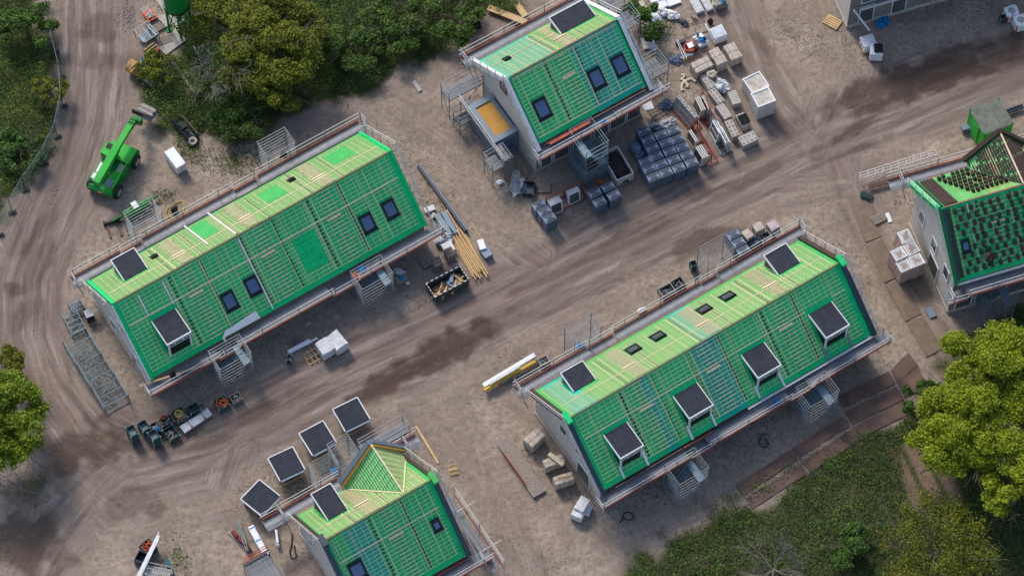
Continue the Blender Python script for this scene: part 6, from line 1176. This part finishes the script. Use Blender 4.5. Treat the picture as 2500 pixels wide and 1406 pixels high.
cloth('blue cloth bundle on the front scaffold of the left terrace', 882, 655, 2.2, .3); cloth('blue cloth hanging on the back tower of the right terrace', 1417, 845, 2.6, .28); cloth('blue cloth piece on the low tower of the bottom house', 818, 1150, 1.9, .28); cloth('small blue cloth on the front scaffold of the right terrace', 1898, 980, 2.7, .25); cloth('small blue cloth on the front scaffold of the white edged house', 1473, 296, 4.3, .2)
crumple('black bag on the back scaffold of the left terrace', 692, 378, .3, .25, .35, m_black, seed=50, z=2.3); crumple('black bag on the front scaffold below the left terrace dormer', 422, 915, .22, .25, .3, m_black, seed=51, z=2.3); crumple('bright red bag behind the group of four hooded pallets', 1463, 445, .26, .22, .5, m_orange, seed=52, amp=.25); crumple('dark heap of black foil on the tiled slope of the right edge house', 2416, 628, .45, .3, .35, m_black, seed=53, z=6.6); crumple('orange and white tape tangle on the front scaffold of the left terrace', 868, 672, .3, .2, .15, m_orange, seed=54, z=2.25)
crumple('grey blue foil heap beside the dark bin', *Zg(450, 480), .5, .9, .5, m_clear, seed=55, amp=.5); crumple('small white carton near the low scaffold foot', *Zg(140, 455), .25, .2, .2, m_ins, seed=56); crumple('white board scrap above the foil heap', *Zg(410, 305), .3, .22, .15, m_ins, seed=57); crumple('teal fabric heap beside the dark bin', *Zg(490, 505), .35, .4, .3, M("teal_fabric", (.03, .12, .14), (.02, .07, .08)), seed=58, amp=.4)
crumple('shiny blue foil covered pack left of the hooded block, rear', *Z6(1455, 470), .55, .48, 1.0, M("blue_foil", (.12, .18, .28), (.07, .11, .18), rough=.2, bump=.8, spec=.9), seed=59, amp=.1); crumple('shiny blue foil covered pack left of the hooded block, front', *Z6(1500, 545), .5, .4, .8, MATS["blue_foil"], seed=60, amp=.15); crumple('clear foil sheet heap at the rear of the hooded block', *Z6(1760, 240), .6, .4, .5, m_clear, seed=61, amp=.3); crumple('small dark heap with yellow piece behind the hooded block', *Z6(1650, 275), .5, .35, .5, m_dblue2, seed=62, amp=.3)
sheet([(370, 845), (465, 830), (430, 765), (378, 790)], .9, .06, 'folded clear sheet under the corner of the white edged house', m_foil, Z5, 'foil_sheet', 'sheet')
# white tube bundle with a yellow beam left of the right terrace
Zw = zz(6.696, 1240, 850)
beam('long white wrapped profile resting on trestles left of the right terrace', (1180, 940), (1305, 865), .6, .32, .2, m_ins, 'wrapped_profile', 'profile'); beam('second white wrapped profile beside the yellow beam', (1195, 936), (1268, 892), .75, .2, .08, m_foil, 'wrapped_profile', 'profile'); beam('long yellow steel beam beside the white profiles', (1181, 951), (1307, 881), .55, .16, .2, m_yellow, 'steel_beam', 'beam')
for q, t in (((1232, 925), 'left'), ((1258, 912), 'right')): stillage('small grey crate under the yellow beam, %s one' % t, [(q[0]-12, q[1]+10), (q[0]+10, q[1]), (q[0]+6, q[1]-9), (q[0]-16, q[1]+1)], .35, zz(1, 0, 0), mat=m_conc)
crumple('bundle of wrapped tubes on the sand behind the right terrace', 1567, 757, .35, .2, .25, m_foil, 'wrapped_tubes', 'tubes', 63, .2)
# steel road plates
m_dplate = M('dusty_plate', (.22, .165, .125), (.15, .11, .085), rough=.9, scale=1.1, spec=.05)
def plate(pts, label, zf=Zv, mat=None):
    P = [G(*zf(*p)) for p in pts]; c = sum(P, Vector())/4; mb = MB(); mb.hexa([(p.x-c.x, p.y-c.y, 0) for p in P]+[(p.x-c.x, p.y-c.y, .035) for p in P]); o = solo(mb, 'road_plate', mat or m_rust, label, 'road plate', (c.x, c.y, .0), 0, 'rusty steel road plates')
for pts, t in (([(125, 795), (180, 858), (550, 610), (500, 548)], 'inner row, bottom end'), ([(560, 603), (905, 385), (850, 325), (508, 542)], 'inner row, second from the bottom end'), ([(922, 378), (1270, 205), (1215, 118), (868, 290)], 'inner row, third and darkest'), ([(812, 262), (862, 268), (1215, 100), (1165, 18), (820, 170)][1:] and [(862, 268), (1215, 100), (1165, 18), (812, 190)], 'inner row beside the stair tower'),
    ([(195, 877), (240, 950), (610, 712), (570, 642)], 'outer row, bottom end with pale stain'), ([(575, 635), (640, 702), (985, 472), (920, 402)], 'outer row, second from the bottom end'), ([(925, 397), (990, 462), (1340, 290), (1292, 202)], 'outer row, orange rust end by the tree'), ([(1225, 100), (1275, 195), (1420, 130), (1370, -20)], 'wide plate at the bend below the tree'), ([(1180, 10), (1225, 95), (1365, -25), (1300, -110)], 'plate at the bend nearest the right terrace')): plate(pts, 'rusty steel road plate, '+t)
Z0 = zz(1, 0, 0)
for pts, t in (([(2078, 500), (2112, 592), (2150, 578), (2116, 488)], 'top plate'), ([(2114, 600), (2160, 690), (2200, 672), (2154, 584)], 'plate left of the brick packs'), ([(2164, 698), (2210, 785), (2250, 765), (2204, 680)], 'plate below the brick packs'), ([(2214, 792), (2262, 872), (2302, 850), (2254, 772)], 'lowest plate before the tree')): plate(pts, 'dusty brown steel plate of the side track, '+t, Z0, m_dplate)

# ------------------------------------------------------------------ vegetation
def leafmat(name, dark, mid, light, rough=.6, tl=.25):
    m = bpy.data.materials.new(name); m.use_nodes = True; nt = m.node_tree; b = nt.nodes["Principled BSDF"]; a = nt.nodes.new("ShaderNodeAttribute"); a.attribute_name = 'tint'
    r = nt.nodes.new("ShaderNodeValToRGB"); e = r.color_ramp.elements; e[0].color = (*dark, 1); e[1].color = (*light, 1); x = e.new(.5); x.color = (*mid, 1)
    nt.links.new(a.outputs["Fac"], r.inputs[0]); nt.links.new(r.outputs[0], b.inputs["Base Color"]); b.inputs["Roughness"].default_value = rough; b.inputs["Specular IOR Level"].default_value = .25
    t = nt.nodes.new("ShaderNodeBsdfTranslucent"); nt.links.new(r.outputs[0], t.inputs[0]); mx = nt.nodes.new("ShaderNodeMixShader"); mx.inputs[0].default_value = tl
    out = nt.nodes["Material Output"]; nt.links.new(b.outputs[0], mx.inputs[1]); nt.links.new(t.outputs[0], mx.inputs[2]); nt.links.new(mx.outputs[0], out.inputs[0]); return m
def leaves(name, C_, Nn, size, tint, mat, parent=None, aspect=.55):
    n = len(C_); Nn = Nn/np.linalg.norm(Nn, axis=1, keepdims=True); t = rng.normal(size=(n, 3)); t -= (t*Nn).sum(1, keepdims=True)*Nn; t /= np.linalg.norm(t, axis=1, keepdims=True); b = np.cross(Nn, t)
    s_ = size[:, None]; V = np.stack([C_-t*s_, C_+b*s_*aspect-t*s_*.1, C_+t*s_, C_-b*s_*aspect-t*s_*.1], 1).reshape(-1, 3).astype(np.float32)
    me = bpy.data.meshes.new(name); me.vertices.add(4*n); me.vertices.foreach_set('co', V.ravel()); me.loops.add(4*n); me.loops.foreach_set('vertex_index', np.arange(4*n, dtype=np.int32)); me.polygons.add(n); me.polygons.foreach_set('loop_start', np.arange(0, 4*n, 4, dtype=np.int32)); me.update(calc_edges=True)
    at = me.attributes.new('tint', 'FLOAT', 'POINT'); at.data.foreach_set('value', np.repeat(np.clip(tint, 0, 1), 4).astype(np.float32)); me.materials.append(mat); o = bpy.data.objects.new(name, me); sc.collection.objects.link(o)
    if parent: o.parent = parent
    return o
lm_yel = leafmat('leaf_yellow_green', (.085, .105, .012), (.17, .19, .016), (.30, .29, .025), tl=.3); lm_br = leafmat('leaf_bright', (.13, .18, .008), (.26, .32, .012), (.42, .46, .025), tl=.3); lm_dk = leafmat('leaf_dark', (.03, .075, .014), (.065, .135, .018), (.12, .21, .03), tl=.2)
lm_mid = leafmat('leaf_mid', (.035, .085, .014), (.08, .145, .02), (.15, .21, .032), tl=.25); lm_grass = leafmat('grass_blades', (.04, .08, .016), (.085, .125, .03), (.17, .17, .07), tl=.2)
def undergrowth(name, P, dens, hmax, mat, label, seed, size=(.045, .11), patchy=0, cat='undergrowth', clip=None, edge=1.0):
    x0, y0 = P.min(0); x1, y1 = P.max(0); x0, x1, y0, y1 = max(x0, -44), min(x1, 46), max(y0, -32), min(y1, 34); n = int((x1-x0)*(y1-y0)*dens); x = rng.uniform(x0, x1, n); y = rng.uniform(y0, y1, n)
    d, _, _ = polydist(P, x, y, True); sdv = np.where(inside(P, x, y), d, -d)+(fbm(x*.5, y*.5, 77)-.5)*3; k = (sdv > 0)
    big = fbm(x*.3, y*.3, seed, 3); med = fbm(x*1.1, y*1.1, seed+3, 3)
    k &= (np.clip(sdv/edge, 0, 1) > rng.uniform(0, 1, n)*.9) & (med > patchy*rng.uniform(.6, 1.1, n)); x, y, sdv, big, med = x[k], y[k], sdv[k], big[k], med[k]; n = len(x)
    if clip is not None: kk = ~inside(clip, x, y) | (rng.uniform(0, 1, n) < .06); x, y, sdv, big, med = x[kk], y[kk], sdv[kk], big[kk], med[kk]; n = len(x)
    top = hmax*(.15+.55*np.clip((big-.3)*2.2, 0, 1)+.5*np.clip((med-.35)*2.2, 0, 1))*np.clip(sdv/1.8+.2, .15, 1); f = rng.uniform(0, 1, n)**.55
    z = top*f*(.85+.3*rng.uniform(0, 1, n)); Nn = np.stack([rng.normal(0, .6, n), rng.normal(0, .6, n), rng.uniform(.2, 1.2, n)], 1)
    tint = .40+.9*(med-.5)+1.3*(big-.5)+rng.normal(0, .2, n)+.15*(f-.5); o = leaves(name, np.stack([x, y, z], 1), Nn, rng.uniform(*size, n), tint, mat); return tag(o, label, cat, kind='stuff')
undergrowth('undergrowth', VEG_B, 160, 1.4, lm_dk, 'dense dark green scrub between the silo and the top house', 11); undergrowth('undergrowth', VEG_A, 150, .9, lm_mid, 'dark green scrub left of the wire fence', 21); MUL = gp([(2195, 1080), (2330, 1085), (2352, 1240), (2215, 1245)]); undergrowth('undergrowth', VEG_C, 90, .55, lm_dk, 'low mixed scrub on the lower right slope', 31, patchy=.62, clip=MUL)
undergrowth('grass', VEG_C, 150, .25, lm_grass, 'rough grass on the lower right slope', 41, size=(.04, .09), cat='grass', clip=MUL)
TUFTS = [gp(p) for p in ([(400, 400), (560, 430), (640, 400), (620, 340), (520, 350), (430, 300)], [(430, 340), (480, 360), (500, 290), (450, 260)], [(360, 490), (430, 500), (440, 460), (380, 455)], [(1020, 500), (1060, 540), (1085, 510), (1040, 450)], [(1560, 110), (1620, 120), (1650, 60), (1590, 30)], [(1210, 300), (1240, 320), (1240, 290), (1215, 280)], [(1285, 440), (1310, 450), (1305, 415), (1280, 405)], [(1580, 1390), (1800, 1290), (1960, 1160), (2080, 1060), (2050, 1040), (1900, 1120), (1720, 1230), (1600, 1310)], [(60, 1180), (130, 1150), (100, 1230), (40, 1230)], [(250, 990), (280, 1010), (290, 985)], [(415, 1350), (440, 1400), (470, 1380), (430, 1330)], [(320, 1190), (350, 1200), (355, 1160)], [(700, 320), (860, 270), (900, 250), (850, 240), (680, 300)], [(860, 600), (900, 620), (880, 580)], [(2170, 490), (2195, 505), (2200, 485)])]
for i, P in enumerate(TUFTS):
    undergrowth('weeds', P, 130, .4 if i != 4 else 1.0, lm_dk if i in (1, 2, 4) else lm_mid, 'patch of weeds on the sand '+['below the top scrub', 'beside the digging bucket', 'next to the green tank machine', 'right of the left terrace gable', 'beside the white insulation stack', 'by the low scaffold', 'at the base corner of the top house', 'along the rusty road plates', 'beside the left tree', 'below the long steel cage', 'at the bottom edge by the teal box', 'in the wet hollow', 'along the edge of the top scrub', 'under the stair tower', 'near the green pipe heap'][i], 60+i, size=(.05, .1), patchy=.42 if i not in (2, 4) else .1, cat='weeds', edge=1.5)
def limb(mb, p, d, l, r, depth, rr, nb=3, spread=.6, tips=None, gn=.0):
    P = [p]; q = p; dd = d.copy(); n = 4
    for k in range(n): dd = (dd+Vector((rr.gauss(0, .14), rr.gauss(0, .14), rr.gauss(0, .1)-gn))).normalized(); q = q+dd*l/n; P.append(q)
    mb.tube(P, [r*(1-.13*k) for k in range(n+1)], 5 if r > .03 else 3, cap=False)
    if tips is not None: tips += P[2:]
    if depth == 0: return
    for k in range(nb):
        t = rr.randint(2, n); a = rr.uniform(0, 6.28); ax = dd.orthogonal().normalized(); ax.rotate(Matrix.Rotation(a, 4, dd)); nd = (dd+ax*rr.uniform(.4, 1)*spread).normalized(); limb(mb, P[t], nd, l*rr.uniform(.55, .8), r*.55, depth-1, rr, nb, spread, tips, gn)
def tree(name, label, u, v, h, rad, mat, nleaf, seed, lobes=None, size=(.07, .15), bare=False, group=None, flat=.75, twigs=True, density_power=.45, nl=26):
    c = G(u, v, h*.6); r = thing(name, label, 'tree', (c.x, c.y, 0), 0, group); rr = random.Random(seed); g = np.random.default_rng(seed)
    mb = MB(); tips = []; P0 = Vector((0, 0, 0)); mb.tube([P0, (0.05, .05, h*.2), (.0, .1, h*.42)], [.16*h/6+.05, .13*h/6+.03, .1*h/6+.02], 9)
    mb.build('trunk', m_bark, r); mb = MB()
    for k in range(9 if bare else 7):
        a = 2*math.pi*k/(9 if bare else 7)+rr.uniform(-.3, .3); limb(mb, Vector((0, .1, h*(.2+.03*k) if bare else h*.36)), Vector((math.cos(a), math.sin(a), rr.uniform(.3, 1.0))).normalized(), rad*.62, .05*h/6+.02, 3 if bare else 2, rr, 4 if bare else 3, .9, tips)
    mb.build('branches', m_twig if bare else m_bark, r)
    if not nleaf: return r
    L_ = lobes or [(g.uniform(-1, 1), g.uniform(-1, 1), g.uniform(.2, .95)) for _ in range(nl)]
    lob = []
    for (x, y, z) in L_:
        m_ = math.hypot(x, y); 
        if m_ > 1: x, y = x/m_*.92, y/m_*.92; m_ = .92
        zc = h*(.38+.45*z*(1-.55*m_**2)); lob.append((x*rad*.82, y*rad*.82, zc, rad*g.uniform(.2, .36)*(1.1-.25*m_)))
    lob = np.array(lob); wts = lob[:, 3]**2; wts /= wts.sum(); k = g.choice(len(lob), nleaf, p=wts); dv = g.normal(size=(nleaf, 3)); dv /= np.linalg.norm(dv, axis=1, keepdims=True); dv[:, 2] = np.where(dv[:, 2] < -.2, -dv[:, 2]*.6, dv[:, 2])
    sub = g.normal(size=(len(lob), 14, 3)); sub /= np.linalg.norm(sub, axis=2, keepdims=True); sub[:, :, 2] = np.abs(sub[:, :, 2])*.9+.1
    j = g.integers(0, 14, nleaf); w2 = g.uniform(.35, 1, nleaf)[:, None]; d2 = sub[k, j]*(1-w2*.45)+dv*w2*.55; rr_ = (g.uniform(0, 1, nleaf)**density_power)[:, None]
    C_ = lob[k, :3]+d2*lob[k, 3][:, None]*rr_*np.array([1, 1, flat]); Nn = dv*.5+g.normal(0, .5, (nleaf, 3))+np.array([0, 0, .6])
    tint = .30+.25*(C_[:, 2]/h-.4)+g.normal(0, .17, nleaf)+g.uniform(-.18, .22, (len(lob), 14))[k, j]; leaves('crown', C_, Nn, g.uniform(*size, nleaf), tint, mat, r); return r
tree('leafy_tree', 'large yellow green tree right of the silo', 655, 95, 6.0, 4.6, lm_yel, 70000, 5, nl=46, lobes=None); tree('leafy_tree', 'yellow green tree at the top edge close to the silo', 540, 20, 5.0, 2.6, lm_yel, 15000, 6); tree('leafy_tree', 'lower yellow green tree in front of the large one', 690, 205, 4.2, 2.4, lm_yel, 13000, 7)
tree('bare_tree', 'bare grey tree with spreading twigs beside the concrete slab', 552, 170, 4.6, 3.0, lm_dk, 1500, 8, bare=True)
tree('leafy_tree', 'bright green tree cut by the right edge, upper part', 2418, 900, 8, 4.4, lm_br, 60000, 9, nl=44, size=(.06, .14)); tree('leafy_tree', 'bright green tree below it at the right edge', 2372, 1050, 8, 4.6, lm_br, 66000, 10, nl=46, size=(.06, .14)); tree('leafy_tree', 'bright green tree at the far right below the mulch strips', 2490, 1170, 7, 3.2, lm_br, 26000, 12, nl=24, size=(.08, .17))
tree('leafy_tree', 'deep green tree cut by the left edge', -22, 1030, 7, 4.2, leafmat('leaf_left', (.09, .15, .01), (.19, .26, .015), (.33, .39, .025), tl=.3), 52000, 13, nl=38); tree('leafy_tree', 'smaller yellowish tree at the left edge', -5, 895, 5, 2.0, lm_yel, 11000, 14)
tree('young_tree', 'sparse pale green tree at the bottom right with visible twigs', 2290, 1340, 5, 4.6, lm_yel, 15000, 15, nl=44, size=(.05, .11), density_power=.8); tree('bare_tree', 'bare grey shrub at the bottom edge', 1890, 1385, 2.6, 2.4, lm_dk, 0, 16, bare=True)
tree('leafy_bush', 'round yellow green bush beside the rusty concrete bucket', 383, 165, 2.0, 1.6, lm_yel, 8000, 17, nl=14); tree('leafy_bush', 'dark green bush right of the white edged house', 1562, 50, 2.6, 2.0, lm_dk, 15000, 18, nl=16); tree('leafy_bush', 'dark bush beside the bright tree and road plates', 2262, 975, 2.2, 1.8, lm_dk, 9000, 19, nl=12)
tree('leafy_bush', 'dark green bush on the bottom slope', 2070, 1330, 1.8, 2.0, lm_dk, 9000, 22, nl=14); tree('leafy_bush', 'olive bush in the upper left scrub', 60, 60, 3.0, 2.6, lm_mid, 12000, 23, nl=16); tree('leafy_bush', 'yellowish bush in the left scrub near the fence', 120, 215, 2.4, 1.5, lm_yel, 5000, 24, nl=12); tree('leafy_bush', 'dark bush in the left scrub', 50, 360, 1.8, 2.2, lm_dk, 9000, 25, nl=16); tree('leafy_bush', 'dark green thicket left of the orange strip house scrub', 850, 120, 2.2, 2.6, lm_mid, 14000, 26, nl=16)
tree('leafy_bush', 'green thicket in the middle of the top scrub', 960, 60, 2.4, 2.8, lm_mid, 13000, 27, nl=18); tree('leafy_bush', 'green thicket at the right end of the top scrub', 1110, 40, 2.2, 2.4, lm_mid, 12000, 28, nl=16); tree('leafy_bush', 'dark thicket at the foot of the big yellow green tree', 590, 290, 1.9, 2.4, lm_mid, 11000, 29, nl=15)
# pebbles and debris
mb = MB(); rr = random.Random(99)
for k in range(1500):
    reg = rr.choice([(700, 900, 260, 420), (960, 1200, 300, 480), (1000, 1300, 100, 380), (960, 1500, 900, 1400), (1180, 1750, 960, 1250), (290, 640, 400, 700), (2150, 2330, 380, 800), (80, 900, 700, 1100), (1850, 2450, 0, 140)]); u, v = rr.uniform(reg[0], reg[1]), rr.uniform(reg[2], reg[3]); p = G(u, v); s_ = rr.uniform(.02, .055); mb.box(p.x, p.y, -.02, s_*1.4, s_, s_*.9, rr.random()*3, 0, None, s_*.2)
tag(mb.build('pebbles', m_conc), 'pale pebbles and crumbs scattered over the sand', 'pebbles', kind='stuff')
mb = MB()
for k in range(260): p = G(rr.gauss(308, 14), rr.gauss(40, 18)) if k < 140 else G(rr.gauss(130, 8), rr.uniform(100, 520)); s_ = rr.uniform(.025, .07); mb.box(p.x, p.y, -.01, s_*1.3, s_, s_*.7, rr.random()*3, 0, None, s_*.2)
tag(mb.build('rubble', m_conc), 'pale rubble along the edge of the sand road', 'rubble', kind='stuff')
# wire fence
FP = [(112, 10), (122, 70), (135, 130), (150, 190), (155, 260), (140, 335), (108, 400), (62, 465), (30, 520), (0, 575)]; r = thing('wire_fence', 'thin grey wire mesh fence along the left scrub', 'fence', G(*FP[0])); o0 = G(*FP[0]); mb = MB()
for a, b in zip(FP, FP[1:]):
    A_, B_ = G(*a)-o0, G(*b)-o0; n = int((B_-A_).length/.16)
    for z in (.05, .4, .8, 1.2, 1.6, 1.95): mb.bar(A_+Vector((0, 0, z)), B_+Vector((0, 0, z)), .014 if 0 < z < 1.9 else .026)
    for k in range(n): q = A_.lerp(B_, k/n); mb.bar(q+Vector((0, 0, .05)), q+Vector((0, 0, 1.95)), .010)
mb.build('mesh', m_cage, r)
for a in FP: q = G(*a)-o0; mb = MB(); mb.bar(q, q+Vector((0, 0, 2.0)), .05); mb.box(q.x, q.y, 0, .6, .24, .12, .3); mb.build('post', m_rubber, r)
